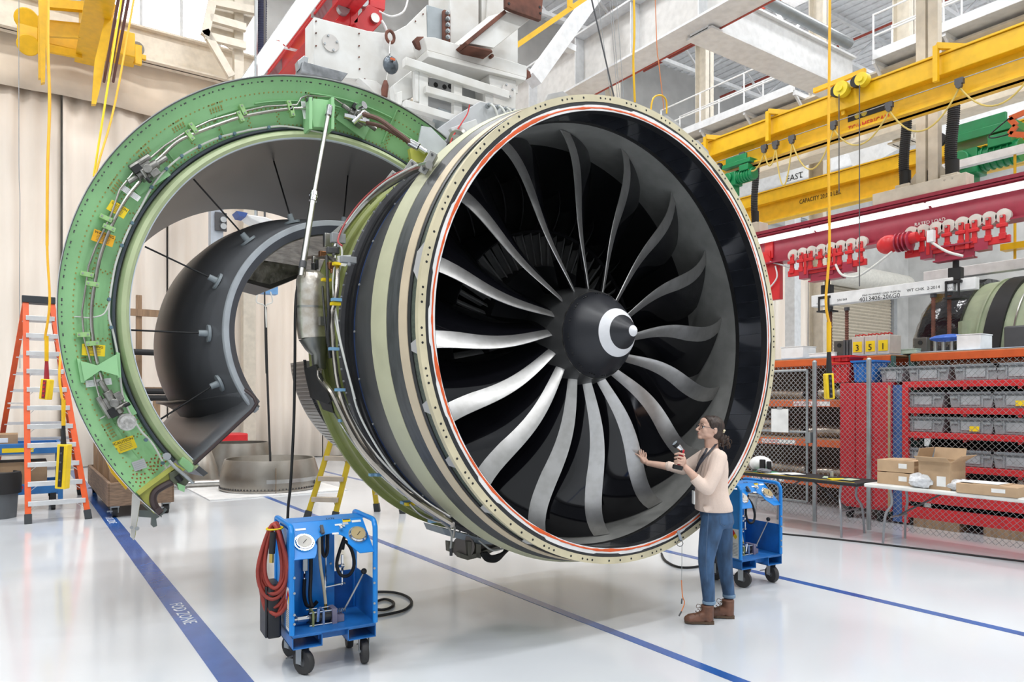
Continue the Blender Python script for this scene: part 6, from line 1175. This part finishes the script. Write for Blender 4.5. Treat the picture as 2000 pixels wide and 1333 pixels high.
# ================================================================ two blue hydraulic carts
HR = mat('red_hose', (.34, .045, .03), .55, 0, .15, 9); CB = mat('cart_blue_bright', (.008, .24, .70), .32, 0, .06, 4); CBD = mat('cart_blue_base', (.015, .15, .46), .4, 0, .15, 6)
brass = mat('brass', (.55, .38, .10), .3, .9)
def make_cart(label):
    t = thing('hydraulic_cart', label, 'cart', (0, 0, 0), group='blue hydraulic test carts')
    W = .28; Dp = .48; zb = .19; zd = .285
    obj('deck', G().box((0, Dp / 2, zd - .006), (2 * W, Dp, .012)), CBD, t)
    for s in (-1, 1):                                                   # fork pockets: open rectangular tubes
        x0, x1 = (-W, -W + .195) if s < 0 else (W - .195, W)
        for c, sz in ((((x0 + x1) / 2, Dp / 2, zb + .003), (.195, Dp, .006)), (((x0 + x1) / 2, Dp / 2, zd - .016), (.195, Dp, .006)), ((x0 + .003, Dp / 2, (zb + zd - .012) / 2), (.006, Dp, zd - zb - .012)), ((x1 - .003, Dp / 2, (zb + zd - .012) / 2), (.006, Dp, zd - zb - .012))): obj('fork_pocket', G().box(c, sz), CBD, t)
    obj('cross_rail', G().box((0, .06, .25), (.2, .012, .06)), CBD, t)
    for x in (-W + .09, W - .06):
        for y in (.07, Dp - .06):
            a = .5 if x < 0 else -.15; R = Matrix.Rotation(a, 3, 'Z'); c = V((x, y, .082))
            w_ = obj('caster', G().lathe([(.03, -.022), (.078, -.022), (.083, -.012), (.083, .012), (.078, .022), (.03, .022)], (0, 0, 0), 24, ax='X').shift(Matrix.Translation(c) @ R.to_4x4()), mat('caster_tyre', (.035, .033, .033), .6), t)
            obj('hub', G().lathe([(.008, -.024), (.034, -.018), (.034, .018), (.008, .024)], (0, 0, 0), 16, ax='X').shift(Matrix.Translation(c) @ R.to_4x4()), DGREY, w_)
            f = obj('caster_fork', G().box(c + R @ V((-.034, .012, .045)), (.005, .05, .11), R=R).box(c + R @ V((.034, .012, .045)), (.005, .05, .11), R=R).box(c + R @ V((0, .015, .1)), (.08, .08, .008), R=R).cyl(c + R @ V((-.04, 0, 0)), c + R @ V((.04, 0, 0)), .01, n=8), ZINC, w_)
            if y < .1: obj('brake_pedal', G().prism([c + R @ V((.02, .08, .02)), c + R @ V((-.02, .08, .02)), c + R @ V((-.03, .14, .0)), c + R @ V((.03, .14, .0))], (0, 0, .008)), DGREY, w_)
    for s in (-1, 1):                                                   # bent tube handles
        x = s * W
        obj('handle_tube', G().tube(sm([(x, .015, zd), (x, .015, .6), (x, .015, .90), (x, .03, .955), (x, .075, .985), (x, .3, .985), (x, Dp - .02, .985), (x, Dp, .96), (x, Dp, .9), (x, Dp, zd)], 4), .0175, n=10), CB, t)
        for z in (.36, .42, .56, .66): obj('rivet', G().cyl((x - s * .012, .0, z), (x - s * .012, -.008, z), .008, n=8), ZINC, t)
    obj('side_panel', G().box((-W, .25, .62), (.004, .44, .66)), CB, t); obj('side_panel', G().box((W, .25, .43), (.004, .44, .29)), CBD, t)
    obj('back_panel', G().box((-.09, Dp - .10, .62), (.38, .006, .68)), CB, t)
    obj('rear_panel', G().box((.18, Dp, .42), (.2, .004, .27)), CBD, t)
    obj('top_shelf', G().box((0, .31, .978), (2 * W - .04, .20, .006)), CB, t)
    # slanted gauge panel with an arched cut-out
    P0, P1 = V((0, .0, .775)), V((0, .205, .98)); sd = (P1 - P0); L_ = sd.length; sd.normalize(); nrm = V((0, -sd.z, sd.y))
    def pn(u, v, o=0.): return P0 + V((u, 0, 0)) + sd * v * L_ + nrm * o
    pts = [(-W + .01, 0), (-.135, 0), (-.12, .10), (-.105, .30)] + [(.115 * -math.cos(a), .32 + .30 * math.sin(a)) for a in [PI * i / 10 for i in range(1, 10)]] + [(.105, .30), (.15, .08), (.17, 0), (W - .01, 0), (W - .03, 1), (-W + .03, 1)]
    pa = obj('gauge_panel', G().prism([pn(u, v) for u, v in pts], nrm * -.006), CB, t, ang=0)
    for x, v, face in ((-.185, .42, mat('gauge_face', (.55, .52, .47), .4)), (.185, .50, mat('gauge_face_tan', (.45, .34, .17), .4))):
        c = pn(x, v); gg = obj('gauge', G().cyl(c, c + nrm * .012, .068, .066, n=32).cyl(c + nrm * .012, c + nrm * .022, .060, .053, n=32), CHROME, pa); obj('dial', G().cyl(c + nrm * .02, c + nrm * .0235, .049, n=28), face, gg); obj('needle', G().bar(c + nrm * .0245 + V((-.012, 0, 0)) - sd * .015, c + nrm * .0245 + V((.014, 0, 0)) + sd * .012, .004, .002, nrm), INK, gg)
    c = pn(-.055, .68); obj('selector_knob', G().cyl(c, c + nrm * .02, .014, n=12).bar(c + nrm * .025 - sd * .03, c + nrm * .025 + sd * .035, .02, .02, nrm), DGREY, pa)
    c = pn(.075, .70); obj('relief_valve', G().cyl(c, c + nrm * .025, .012, n=12).sph(c + nrm * .03, .013, 10), CHROME, pa)
    for u, v, w_, h_, m in ((-.19, .80, .07, .016, PAPER), (.035, .60, .045, .014, PAPER), (.07, .84, .05, .014, PAPER), (.12, .86, .04, .02, mat('label_grey', (.5, .55, .6), .5)), (.20, .90, .065, .018, PAPER)): c = pn(u, v, .001); obj('label_plate', G().prism([pn(u - w_ / 2, v - h_ / L_ / 2, .001), pn(u + w_ / 2, v - h_ / L_ / 2, .001), pn(u + w_ / 2, v + h_ / L_ / 2, .001), pn(u - w_ / 2, v + h_ / L_ / 2, .001)], nrm * .0015), m, pa)
    yl = obj('warning_label', G().prism([pn(.105, .90, .001), pn(.16, .90, .001), pn(.16, .985, .001), pn(.105, .985, .001)], nrm * .0015), YLAB, pa); obj('warning_stripe', G().prism([pn(.108, .955, .003), pn(.157, .955, .003), pn(.157, .98, .003), pn(.108, .98, .003)], nrm * .001), INK, yl)
    obj('steel_bracket', G().bar(pn(.07, .80, .006), pn(.11, .77, .008), .012, .006, nrm), CHROME, pa)
    # internals
    yb = Dp - .11
    obj('valve_block', G().box((-.12, yb - .03, .66), (.035, .04, .085)), ZINC, t, bev=.003); obj('valve_stem', G().cyl((-.12, yb - .03, .56), (-.12, yb - .03, .78), .009, n=10).cyl((-.12, yb - .03, .72), (-.12, yb - .03, .76), .014, n=6).cyl((-.12, yb - .03, .57), (-.12, yb - .03, .60), .013, n=6), CHROME, t)
    obj('black_hose', G().tube(sm([(-.12, yb - .03, .78), (-.115, yb - .03, .83), (-.095, yb - .04, .845), (-.08, yb - .04, .80), (-.085, yb - .06, .60), (-.10, yb - .1, .45), (-.10, yb - .16, .39)]), .013), BLACK, t); obj('black_hose', G().tube(sm([(-.12, yb - .03, .56), (-.125, yb - .03, .46), (-.11, yb - .04, .38), (-.07, yb - .05, .37), (-.04, yb - .06, .40)]), .013), BLACK, t)
    obj('cream_hose', G().tube(sm([(-.06, .16, .93), (-.055, .2, .85), (-.035, .25, .68), (-.01, .26, .52), (.0, .25, .42), (.0, .24, .39)]), .011), mat('cream_hose', (.62, .54, .38), .5), t); obj('hose_fitting', G().cyl((.0, .24, .345), (.0, .24, .395), .012, n=8), brass, t)
    obj('steel_line', G().cyl((.03, yb - .02, .40), (.03, yb - .02, .93), .0055, n=8).cyl((.03, yb - .02, .79), (.03, yb - .02, .85), .010, n=8).cyl((.03, yb - .02, .52), (.03, yb - .02, .56), .010, n=8).cyl((.03, yb - .02, .48), (.17, yb - .02, .49), .008, n=8).cyl((.15, yb - .02, .48), (.15, yb - .02, .70), .009, n=8).sph((.15, yb - .02, .49), .016, 8).sph((.15, yb - .02, .62), .018, 8).cyl((.10, yb - .02, .62), (.15, yb - .02, .62), .012, n=8), CHROME, t)
    obj('u_hose', G().tube(sm([(.0, yb - .04, .90), (-.005, yb - .05, .78), (.01, yb - .06, .71), (.03, yb - .06, .74), (.035, yb - .05, .82), (.04, yb - .04, .90)]), .012), BLACK, t); obj('loop_hose', G().tube(sm([(.16, yb - .05, .84), (.11, yb - .07, .72), (.09, yb - .09, .64), (.12, yb - .1, .57), (.18, yb - .1, .57), (.215, yb - .09, .64), (.20, yb - .07, .74), (.16, yb - .05, .80), (.15, yb - .03, .74)]), .012), BLACK, t)
    for x, z in ((-.2, .61), (-.2, .54), (.07, .64), (.19, .78)): obj('panel_screw', G().cyl((x, Dp - .105, z), (x, Dp - .115, z), .008, n=8), ZINC, t)
    # hand pump on the deck
    pz = zd + .05; py = .17
    pu = obj('pump', G().cyl((-.13, py, pz), (.03, py, pz), .038, n=18), mat('pump_black', (.05, .05, .055), .35, .5), t)
    obj('pump_plate', G().box((-.115, py, pz), (.014, .1, .1)), mat('plate_olive', (.25, .27, .10), .45), pu); obj('pump_plate', G().box((-.045, py, pz), (.014, .1, .1)), mat('plate_blue', (.16, .24, .42), .4), pu); obj('pump_block', G().box((.03, py, pz), (.035, .11, .105)), mat('block_violet', (.20, .18, .25), .4), pu, bev=.003); obj('pump_foot', G().box((.075, py, pz - .025), (.05, .07, .045)), mat('block_violet', (.20, .18, .25), .4), pu)
    for dy in (-.045, .045):
        for dz in (-.043, .043): obj('tie_rod', G().cyl((-.14, py + dy, pz + dz), (.04, py + dy, pz + dz), .005, n=6), CHROME, pu)
    obj('inlet', G().cyl((-.21, py, pz), (-.13, py, pz), .02, n=6).cyl((-.23, py, pz), (-.21, py, pz), .012, n=8), CHROME, pu); obj('outlet_fitting', G().cyl((-.085, py - .04, pz - .02), (-.08, py - .05, pz + .07), .012, n=8), CHROME, pu)
    obj('spring', G().tube([(.05 + .07 * i / 48, py + .014 * math.cos(i * .8), pz + .02 + .014 * math.sin(i * .8)) for i in range(49)], .003, n=5), STEEL, pu)
    lv = obj('pump_lever', G().cyl((.11, py, pz + .02), (.235, py - .04, .60), .007, n=8), STEEL, t); obj('lever_knob', G().sph((.238, py - .04, .615), .021, 12), BLACK, lv)
    obj('spray_tube', G().cyl((-.25, .3, .39), (-.21, py, pz + .01), .006, n=8), ZINC, t)
    # black side case and hazard placard
    obj('side_case', G().box((-W - .07, .30, .40), (.09, .20, .36)), mat('case_black', (.02, .02, .022), .45), t, bev=.015); obj('case_lid', G().box((-W - .122, .30, .40), (.016, .19, .34)), mat('case_black', (.02, .02, .022), .45), t, bev=.006)
    hz = obj('hazard_placard', G().box((-W - .003, .10, .43), (.003, .14, .28)), PAPER, t)
    for k, (dy, dz, m) in enumerate(((0, .03, RED), (.025, 0, mat('hazard_blue', (.03, .1, .5), .5)), (-.025, 0, YLAB), (0, -.03, WHITE))):
        c = V((-W - .006, .10 + dy, .50 + dz)); obj('hazard_diamond', G().prism([c + V((0, .026, 0)), c + V((0, 0, .03)), c + V((0, -.026, 0)), c + V((0, 0, -.03))], (-.001, 0, 0)), m, hz)
    g = G()
    for k in range(9): g.box((-W - .006, .10, .43 - k * .014), (.001, .11, .005))
    obj('fine_print', g, GREY, hz, ang=0)
    return t
k1 = make_cart('blue hydraulic cart with coiled red hose in the foreground')
text('5078', INK, (.0, .205 + .02, .975), (1, 0, 0), (0, .7, .7), .03, k1, .001)
k2 = dup(k1); k2['label'] = 'blue hydraulic cart standing behind the woman'
k1.location = (1.735, 4.56, 0); k1.rotation_euler.z = math.radians(-5)
k2.location = (5.935, 4.29, 0); k2.rotation_euler.z = math.radians(-5)
# coiled red hose hung on the near cart's left handle
t = thing('coiled_hose', 'coiled red rubber hose hung on the near blue cart', 'hose', (1.43, 4.60, .3))
c0 = V((1.735, 4.56, 0)) + Matrix.Rotation(math.radians(-5), 3, 'Z') @ V((-.32, .20, 0)); rnd = random.Random(21)
ex = (RT * 1.0 + FW * .1).normalized()
pts = []
for k in range(9):
    dep = -.035 + .07 * rnd.random(); wd = .075 + .05 * rnd.random(); bot = .36 + .20 * rnd.random(); sh = rnd.uniform(-.03, .02)
    for i in range(14):
        a = 2 * PI * i / 14; x = math.sin(a); yv = math.cos(a)
        zc = (.985 + bot) / 2; zz = zc + yv * (.985 - bot) / 2
        ww = wd * (.42 + .58 * min(1, (.985 - zz) / .35)); pts.append(c0 + ex * (ww * x + sh * (1 - (zz - bot) / .65) - .03) + V((0, 0, zz)) + FW * (dep - .03 * x * (k % 2)))
obj('coil', G().tube(sm(pts, 3), .0135, n=7), HR, t, ang=60)
q = c0 + V((0, 0, .94)) - FW * .06 - ex * .02; obj('grip', G().cyl(q, q + V((-.01, 0, -.14)), .021, n=12), BLACK, t); obj('coupling', G().cyl(q + V((-.01, 0, -.14)), q + V((-.012, 0, -.2)), .015, n=8), brass, t); obj('yellow_tie', G().tube([c0 + ex * (-.03 + .05 * math.cos(a)) + V((0, 0, .955)) + FW * .06 * math.sin(a) for a in [i * PI / 7 for i in range(14)]], .006, closed=True), YLAB, t)
obj('floor_hose', G().tube(sm([fl(x, y, .014) for x, y in ((730, 1205), (760, 1200), (790, 1192), (804, 1178), (795, 1166), (770, 1158), (735, 1157), (700, 1162), (715, 1185), (745, 1192), (765, 1186), (768, 1177), (750, 1171), (725, 1180))]), .012, n=8), BLACK, label='black hose looped on the floor behind the near cart', cat='hose')
obj('floor_hose', G().tube(sm([fl(x, y, .014) for x, y in ((1292, 1082), (1300, 1096), (1325, 1108), (1358, 1108), (1390, 1100), (1430, 1090))]), .013, n=8), BLACK, label='black hose curving on the floor under the rim by the second cart', cat='hose')
# ================================================================ the woman inspecting the fan
RB = Matrix((RT, FW, UP)).transposed()           # local (right in the photo, away, up) -> world
skin = mat('skin', (.66, .42, .32), .45, 0, .05, 20, spec=.35); knit = mat('pale_pink_knit', (.82, .65, .55), .85, 0, .02, 120, bump=.12); jean = mat('blue_denim', (.045, .10, .20), .75, 0, .30, 14, bump=.15, stretch=(1, 1, .35)); leather = mat('brown_leather', (.16, .07, .042), .5, 0, .2, 18); hairm = mat('dark_brown_hair', (.035, .020, .014), .45, 0, .4, 60, bump=.6, stretch=(1, 1, .3))
def capsule(g, p, q, r, s=None, n=12):
    s = r if s is None else s; g.cyl(p, q, r, s, n=n); g.sph(p, r, n); g.sph(q, s, n)
def chain(g, pts, n=14):
    for (p, r), (q, s) in zip(pts, pts[1:]): capsule(g, p, q, r, s, n)
def ell(g, c, r, R=RB, n=18): g.sph(c, 1., n, r, R)
def soft(o, vox, it=6):
    m = o.modifiers.new('remesh', 'REMESH'); m.mode = 'VOXEL'; m.voxel_size = vox; m.use_smooth_shade = True
    s = o.modifiers.new('smooth', 'SMOOTH'); s.factor = .5; s.iterations = it
wm = thing('person', 'woman in pale pink sweater and jeans shining a flashlight at the fan blades', 'person', fl(1392, 1212))
D = 5.80
def P(x, y, d=D): return at(x, y, d)
# ---- head frame
hf = (-RT * .96 - FW * .22 + UP * .17).normalized(); hs = UP.cross(hf).normalized(); hs = hs if hs.dot(FW) < 0 else -hs; hu = hf.cross(hs); hu = hu if hu.z > 0 else -hu
HC = P(1388, 836, 5.79); RH = Matrix((hf, hs, hu)).transposed()
def hp(x, y, z): return HC + RH @ V((x, y, z))
g = G(); K = 1.0
for c, r in (((0, 0, 0), (.092, .073, .088)), ((.038, 0, -.028), (.056, .053, .072)), ((.080, 0, -.090), (.021, .021, .017)), ((.062, 0, .038), (.034, .05, .036)), ((.054, 0, -.056), (.047, .043, .044)), ((.097, 0, -.0575), (.0085, .018, .0075)), ((.0955, 0, -.0705), (.008, .016, .0075))): ell(g, hp(*c), r, RH)
for s in (-1, 1):
    for c, r in (((.026, s * .034, -.060), (.048, .020, .028)), ((.062, s * .030, -.036), (.028, .024, .028)), ((.084, s * .026, .010), (.014, .022, .008)), ((-.008, s * .073, -.022), (.017, .008, .029)), ((-.004, s * .078, -.008), (.014, .006, .012))): ell(g, hp(*c), r, RH)
capsule(g, hp(.091, 0, .002), hp(.122, 0, -.033), .0075, .0095, 10); ell(g, hp(.112, 0, -.038), (.011, .0145, .0075), RH)
capsule(g, hp(-.028, 0, -.06), P(1391, 884, 5.80), .046, .050); capsule(g, hp(.012, 0, -.07), P(1387, 884, 5.80), .032, .042)
# ---- torso, arms, legs under the clothes
shN, shF = P(1403, 896, 5.64), P(1375, 893, 5.96); elN, elF = P(1381, 957, 5.58), P(1333, 917, 6.02); wrN, wrF = P(1338, 913, 5.61), P(1265, 905, 6.13)
chain(g, [(P(1390, 888, 5.80), .075), (P(1392, 930, 5.80), .095), (P(1395, 975, 5.80), .085), (P(1399, 1010, 5.82), .09)]); capsule(g, shN, shF, .05, .05)
chain(g, [(shN, .045), (elN, .037), (wrN.lerp(elN, .45), .035), (wrN, .025)]); chain(g, [(shF, .045), (elF, .036), (wrF.lerp(elF, .5), .033), (wrF, .0245)])
hipN, hipF = P(1395, 1012, 5.74), P(1407, 1014, 5.92); knN, knF = P(1379, 1098, 5.72), P(1415, 1101, 5.94); anN, anF = P(1384, 1182, 5.77), P(1424, 1170, 5.95)
chain(g, [(hipN, .078), (knN, .045), (anN, .034)]); chain(g, [(hipF, .078), (knF, .045), (anF, .034)])
# ---- far hand spread on the blade edge
pal = P(1255, 897, 6.16); ell(g, P(1258, 900, 6.15), (.040, .016, .030), RB @ Matrix.Rotation(.55, 3, 'Y'))
chain(g, [(P(1258, 903, 6.14), .013), (P(1250, 893, 6.135), .010), (P(1245, 889, 6.14), .0085), (P(1241, 887, 6.15), .0075)], 10)       # thumb
for a, b, c in (((1252, 894, 6.165), (1249.5, 887.5, 6.175), (1249, 881.5, 6.19)), ((1254, 893, 6.185), (1253, 885, 6.20), (1252, 879, 6.225)), ((1257, 894, 6.20), (1257.5, 886.5, 6.225), (1256, 881, 6.25)), ((1261, 896, 6.21), (1262, 890, 6.235), (1261, 885, 6.26))): chain(g, [(P(*a), .0095), (P(*b), .0088), (P(*c), .0075)], 10)
# ---- near hand closed round the flashlight handle
ell(g, P(1334, 902, 5.59), (.022, .020, .042), RB @ Matrix.Rotation(.35, 3, 'Y'))
for k, (y, r) in enumerate(((887, .0092), (894, .0095), (900.5, .0092), (906, .0082))):
    chain(g, [(P(1336.5 - k * .6, y + 1.5, 5.585), r), (P(1326 - k * .5, y - 1, 5.568), r), (P(1318.5 - k * .4 + (k == 3), y + .5, 5.585), r * .93), (P(1318.5 - k * .3, y + 2, 5.61), r * .85)], 10)
chain(g, [(P(1338, 904, 5.60), .013), (P(1336, 893, 5.625), .011), (P(1329, 886, 5.64), .0095)], 10)
body = obj('body', g, skin, wm, ang=0); soft(body, .0042, 7)
# ---- eyes, glasses, ear stud
for s in (-1, 1):
    e = obj('eye', G().sph(hp(.0800, s * .028, -.007), .0112, 12), mat('eye_white', (.55, .52, .50), .2), wm); obj('iris', G().sph(hp(.0888, s * .0300, -.006), .0048, 8), mat('iris_brown', (.04, .025, .015), .2), e)
lip = mat('lips', (.55, .22, .20), .4)
obj('lips', G().tube([hp(.099, -.017, -.0645), hp(.1045, 0, -.0640), hp(.099, .017, -.0645)], .0026, n=6), lip, wm)
for s in (-1, 1): obj('eyebrow', G().tube([hp(.101, s * .012, .0145), hp(.0985, s * .028, .019), hp(.086, s * .044, .014)], [.002, .003, .0015], n=6), hairm, wm)
gl = thing('eyeglasses', 'dark-framed eyeglasses worn by the woman', 'glasses', hp(.1, 0, -.01)); fr = mat('frame_dark', (.02, .025, .035), .3)
for s in (-1, 1):
    ring = [hp(.108 - .010 * abs(math.cos(a)), s * (.032 + .023 * math.cos(a)), -.008 + .017 * math.sin(a)) for a in [i * PI / 8 for i in range(16)]]
    obj('rim', G().tube(ring, .0016, n=6, closed=True), fr, gl); obj('temple', G().tube([hp(.098, s * .056, -.002), hp(.05, s * .073, -.004), hp(-.01, s * .081, -.012)], .0022, n=6), fr, gl)
obj('bridge', G().tube([hp(.108, -.01, -.004), hp(.113, 0, -.001), hp(.108, .01, -.004)], .0018, n=6), fr, gl)
# ---- hair
g = G()
ell(g, hp(-.020, 0, .014), (.096, .081, .090), RH); ell(g, hp(-.045, 0, -.035), (.062, .072, .065), RH); ell(g, hp(.028, 0, .052), (.052, .066, .044), RH)
for s in (-1, 1): ell(g, hp(-.005, s * .055, .022), (.055, .026, .046), RH)
rnd = random.Random(8)
for k in range(26):
    a = rnd.uniform(0, 6.28); b = rnd.uniform(-1, 1); c = P(1412, 862, 5.80) + V((math.cos(a) * .036, math.sin(a) * .030, b * .038)); ell(g, c, (.020, .020, .020), RB, 10)
ell(g, P(1409, 857, 5.80), (.04, .04, .04), RB); h = obj('hair', g, hairm, wm, ang=0); soft(h, .0055, 4)
g = G()
for k in range(46):
    a = rnd.uniform(0, 6.28); b = rnd.uniform(-1, 1); c = P(1413, 862, 5.80); d1 = V((math.cos(a), math.sin(a), b * 1.1)).normalized(); p0 = c + d1 * .04; g.tube(sm([p0, p0 + d1 * .016 + V((0, 0, .012)), p0 + d1 * .026 - V((0, 0, .004)), p0 + d1 * .020 - V((0, 0, .022))], 4), .0022, n=5)
obj('curl', g, mat('curl_brown', (.07, .038, .022), .5), h, kind='stuff')
obj('hair_clip', G().cyl(P(1413, 845, 5.76), P(1415, 841, 5.74), .009, n=10), mat('clip_cream', (.7, .6, .4), .4), h)
# ---- sweater
g = G()
def ringloft(rings, n=28):
    vs = []
    for cx, y, hw, hd, d in rings:
        c = P(cx, y, d)
        for i in range(n): a = 2 * PI * i / n; ca, sa = math.cos(a), math.sin(a); vs.append(c + RT * hw / 239.7 * math.copysign(abs(ca) ** .85, ca) + FW * hd * math.copysign(abs(sa) ** .85, sa))
    m = len(rings); g.add(vs, [(j * n + i, j * n + (i + 1) % n, (j + 1) * n + (i + 1) % n, (j + 1) * n + i) for j in range(m - 1) for i in range(n)] + [tuple(range(n)), tuple(range(m * n - 1, (m - 1) * n - 1, -1))])
ringloft([(1388, 875, 13, .07, 5.80), (1390, 882, 19, .12, 5.80), (1391, 890, 23, .165, 5.80), (1392, 902, 26, .180, 5.80), (1391, 920, 28.5, .170, 5.80), (1389, 938, 29.5, .160, 5.80), (1389, 956, 30, .158, 5.80), (1390, 972, 32, .165, 5.80), (1393, 986, 34.5, .172, 5.81), (1394, 997, 35, .175, 5.82)])
g.prism([P(1372, 990, 5.65), P(1404, 990, 5.65), P(1404, 1003, 5.65), P(1401, 1001, 5.65), P(1394, 996, 5.65), P(1385, 1000, 5.65), P(1382, 1003, 5.65), P(1376, 1001, 5.65)], FW * .02)
chain(g, [(P(1404, 895, 5.655), .066), (P(1396, 925, 5.61), .060), (P(1382, 954, 5.59), .057), (P(1371, 948.5, 5.595), .052), (P(1360.5, 938.5, 5.60), .045)])
chain(g, [(P(1374, 893, 5.95), .062), (P(1352, 906, 6.0), .056), (P(1334, 917, 6.03), .050), (P(1318, 914, 6.05), .044), (P(1306, 911, 6.06), .040)])
sw = obj('sweater', g, knit, wm, ang=0); soft(sw, .0075, 4)
for p, q, r in ((P(1362.5, 940.5, 5.60), P(1356, 933.5, 5.602), .046), (P(1309, 911.6, 6.055), P(1303, 910.5, 6.06), .042)): obj('cuff', G().cyl(p, q, r, r * .97, n=22), knit, sw, bev=.004)
# ---- jeans
g = G()
ringloft([(1398, 992, 27, .155, 5.82), (1399, 1005, 30, .165, 5.82), (1401, 1018, 30, .165, 5.82), (1401, 1028, 26, .14, 5.82)])
chain(g, [(P(1393, 1016, 5.745), .094), (P(1387, 1045, 5.735), .088), (P(1381, 1078, 5.72), .072), (P(1379, 1098, 5.72), .064), (P(1381, 1125, 5.735), .058), (P(1383.5, 1155, 5.755), .053), (P(1384.5, 1176, 5.77), .048)])
chain(g, [(P(1408, 1016, 5.91), .094), (P(1411, 1045, 5.925), .085), (P(1414, 1080, 5.94), .070), (P(1415.5, 1101, 5.94), .063), (P(1419, 1130, 5.945), .057), (P(1422, 1150, 5.95), .052), (P(1423.5, 1164, 5.955), .048)])
jn = obj('jeans', g, jean, wm, ang=0); soft(jn, .008, 4)
for (x, y, d) in ((1384.6, 1177, 5.77), (1423.8, 1164.5, 5.955)): obj('turned_cuff', G().cyl(P(x, y - 3.5, d), P(x, y + 3, d), .054, .052, n=22), mat('cuff_light_denim', (.20, .30, .42), .8), jn, bev=.004)
obj('side_seam', G().tube(sm([P(1384, 1004, 5.648), P(1381, 1050, 5.645), P(1379, 1098, 5.657), P(1383, 1150, 5.70), P(1385, 1174, 5.722)]), .0025, n=5), mat('seam_thread', (.10, .16, .26), .8), jn)
g = G().tube([P(1406, 1008, 5.655), P(1407, 1024, 5.653), P(1415, 1029, 5.66), P(1424, 1022, 5.675)], .0025, n=5); obj('pocket_seam', g, mat('seam_thread', (.10, .16, .26), .8), jn)
# ---- boots
def boot(hx, hy, tx, ty, ax_, ay, label, d0):
    heel, toe = fl(hx, hy), fl(tx, ty); f = (toe - heel); f.z = 0; L_ = f.length; f.normalize(); s = V((-f.y, f.x, 0)); c = heel
    def q(x, y, z): return c + f * x + s * y + V((0, 0, z))
    g = G(); g.cyl(q(.053, 0, .06), q(.055, 0, .152), .048, .051, n=20); chain(g, [(q(.055, 0, .10), .048), (q(.052, 0, .055), .047), (q(.049, 0, .040), .044)]); chain(g, [(q(.07, 0, .07), .046), (q(.13, 0, .05), .040), (q(L_ - .05, 0, .042), .036), (q(L_ - .032, 0, .036), .030)])
    for y in (-.012, .012): chain(g, [(q(.1, y, .04), .03), (q(L_ - .05, y * 1.4, .036), .028)])
    for v in g.v: v.z = max(v.z, .014)
    b = obj('boot', g, leather, wm, ang=0); soft(b, .006, 3)
    sole = [q(.004, -.018, .0), q(.004, .018, .0), q(.02, .036, 0), q(.06, .041, .0), q(.14, .038, .0), q(L_ - .07, .044, .0), q(L_ - .03, .034, .0), q(L_ - .008, .015, 0), q(L_ - .008, -.015, 0), q(L_ - .03, -.034, .0), q(L_ - .07, -.044, 0), q(.14, -.038, 0), q(.06, -.041, 0), q(.02, -.036, 0)]
    obj('sole', G().prism([p + V((0, 0, .008)) for p in sole], (0, 0, .016)), mat('sole_brown', (.10, .06, .035), .6), b); obj('heel', G().box(q(.042, 0, .007), (.07, .064, .014), rz=math.atan2(f.y, f.x)), mat('sole_brown', (.10, .06, .035), .6), b)
    for k in range(5): obj('lace', G().tube([q(.108 - .006 * k + .012 * (4 - k), -.03, .075 + .017 * k), q(.122 - .006 * k + .012 * (4 - k), 0, .083 + .017 * k), q(.108 - .006 * k + .012 * (4 - k), .03, .078 + .017 * k)], .0026, n=5), mat('lace_brown', (.12, .075, .05), .7), b)
    obj('lace_bow', G().tube(sm([q(.105, .02, .15), q(.14, .03, .165), q(.15, .04, .14), q(.115, .03, .135), q(.13, .035, .10), q(.125, .038, .07)]), .0024, n=5), mat('lace_brown', (.12, .075, .05), .7), b)
boot(1395, 1219, 1335, 1218, 1384, 1182, 'near', 5.77); boot(1435, 1208, 1382, 1206, 1424, 1170, 'far', 5.95)
# ---- lanyard with badge
ly = thing('lanyard', 'black lanyard with badge hanging round her neck', 'lanyard', P(1356, 985, 5.70)); lm = mat('lanyard_black', (.02, .02, .03), .6)
for pts in ([(1402, 864, 5.80), (1398, 869, 5.745), (1392, 876, 5.70), (1385, 884, 5.672), (1374, 897, 5.652), (1366, 908, 5.650), (1360, 921, 5.68)], [(1381, 876, 5.74), (1376, 886, 5.70), (1369, 897, 5.70), (1363, 910, 5.69), (1359, 922, 5.69)]):
    ps = sm([P(*p) for p in pts]); g = G()
    for a, b in zip(ps, ps[1:]): g.bar(a, b, .003, .017, RT)
    obj('strap', g, lm, ly, ang=0)
obj('strap', G().bar(P(1359, 921, 5.685), P(1356, 958, 5.70), .003, .010, RT), lm, ly); obj('badge', G().box(P(1354.5, 972, 5.70), (.012, .06, .105), R=RB), PAPER, ly, bev=.002)
# ---- flashlight in the near hand
ft = thing('flashlight', 'red and black flashlight with silver head held in her hand', 'flashlight', P(1326, 912, 5.61)); R_ = RB @ Matrix.Rotation(.30, 3, 'Y')
a, b = P(1333, 878, 5.605), P(1325, 909, 5.605); obj('grip', G().bar(a, b, .034, .036, FW), mat('tool_red', (.55, .02, .03), .4), ft, bev=.008); obj('switch', G().bar(P(1331.5, 880, 5.585), P(1329.5, 889, 5.585), .012, .016, FW), BLACK, ft, bev=.003)
obj('battery', G().box(P(1323.5, 913.5, 5.605), (.075, .05, .034), R=RB @ Matrix.Rotation(.22, 3, 'Y')), BLACK, ft, bev=.006); c1_, c2_, c3_ = P(1331, 880, 5.605), P(1323, 871, 5.60), P(1318, 866, 5.597)
obj('head', G().cyl(c1_, c2_, .020, .024, n=20), CHROME, ft); obj('bezel', G().cyl(c2_, c3_, .027, .028, n=20), BLACK, ft); obj('lens', G().cyl(c3_, c3_ + (c3_ - c2_).normalized() * .002, .023, n=20), mat('lens_glass', (.5, .55, .6), .05), ft)
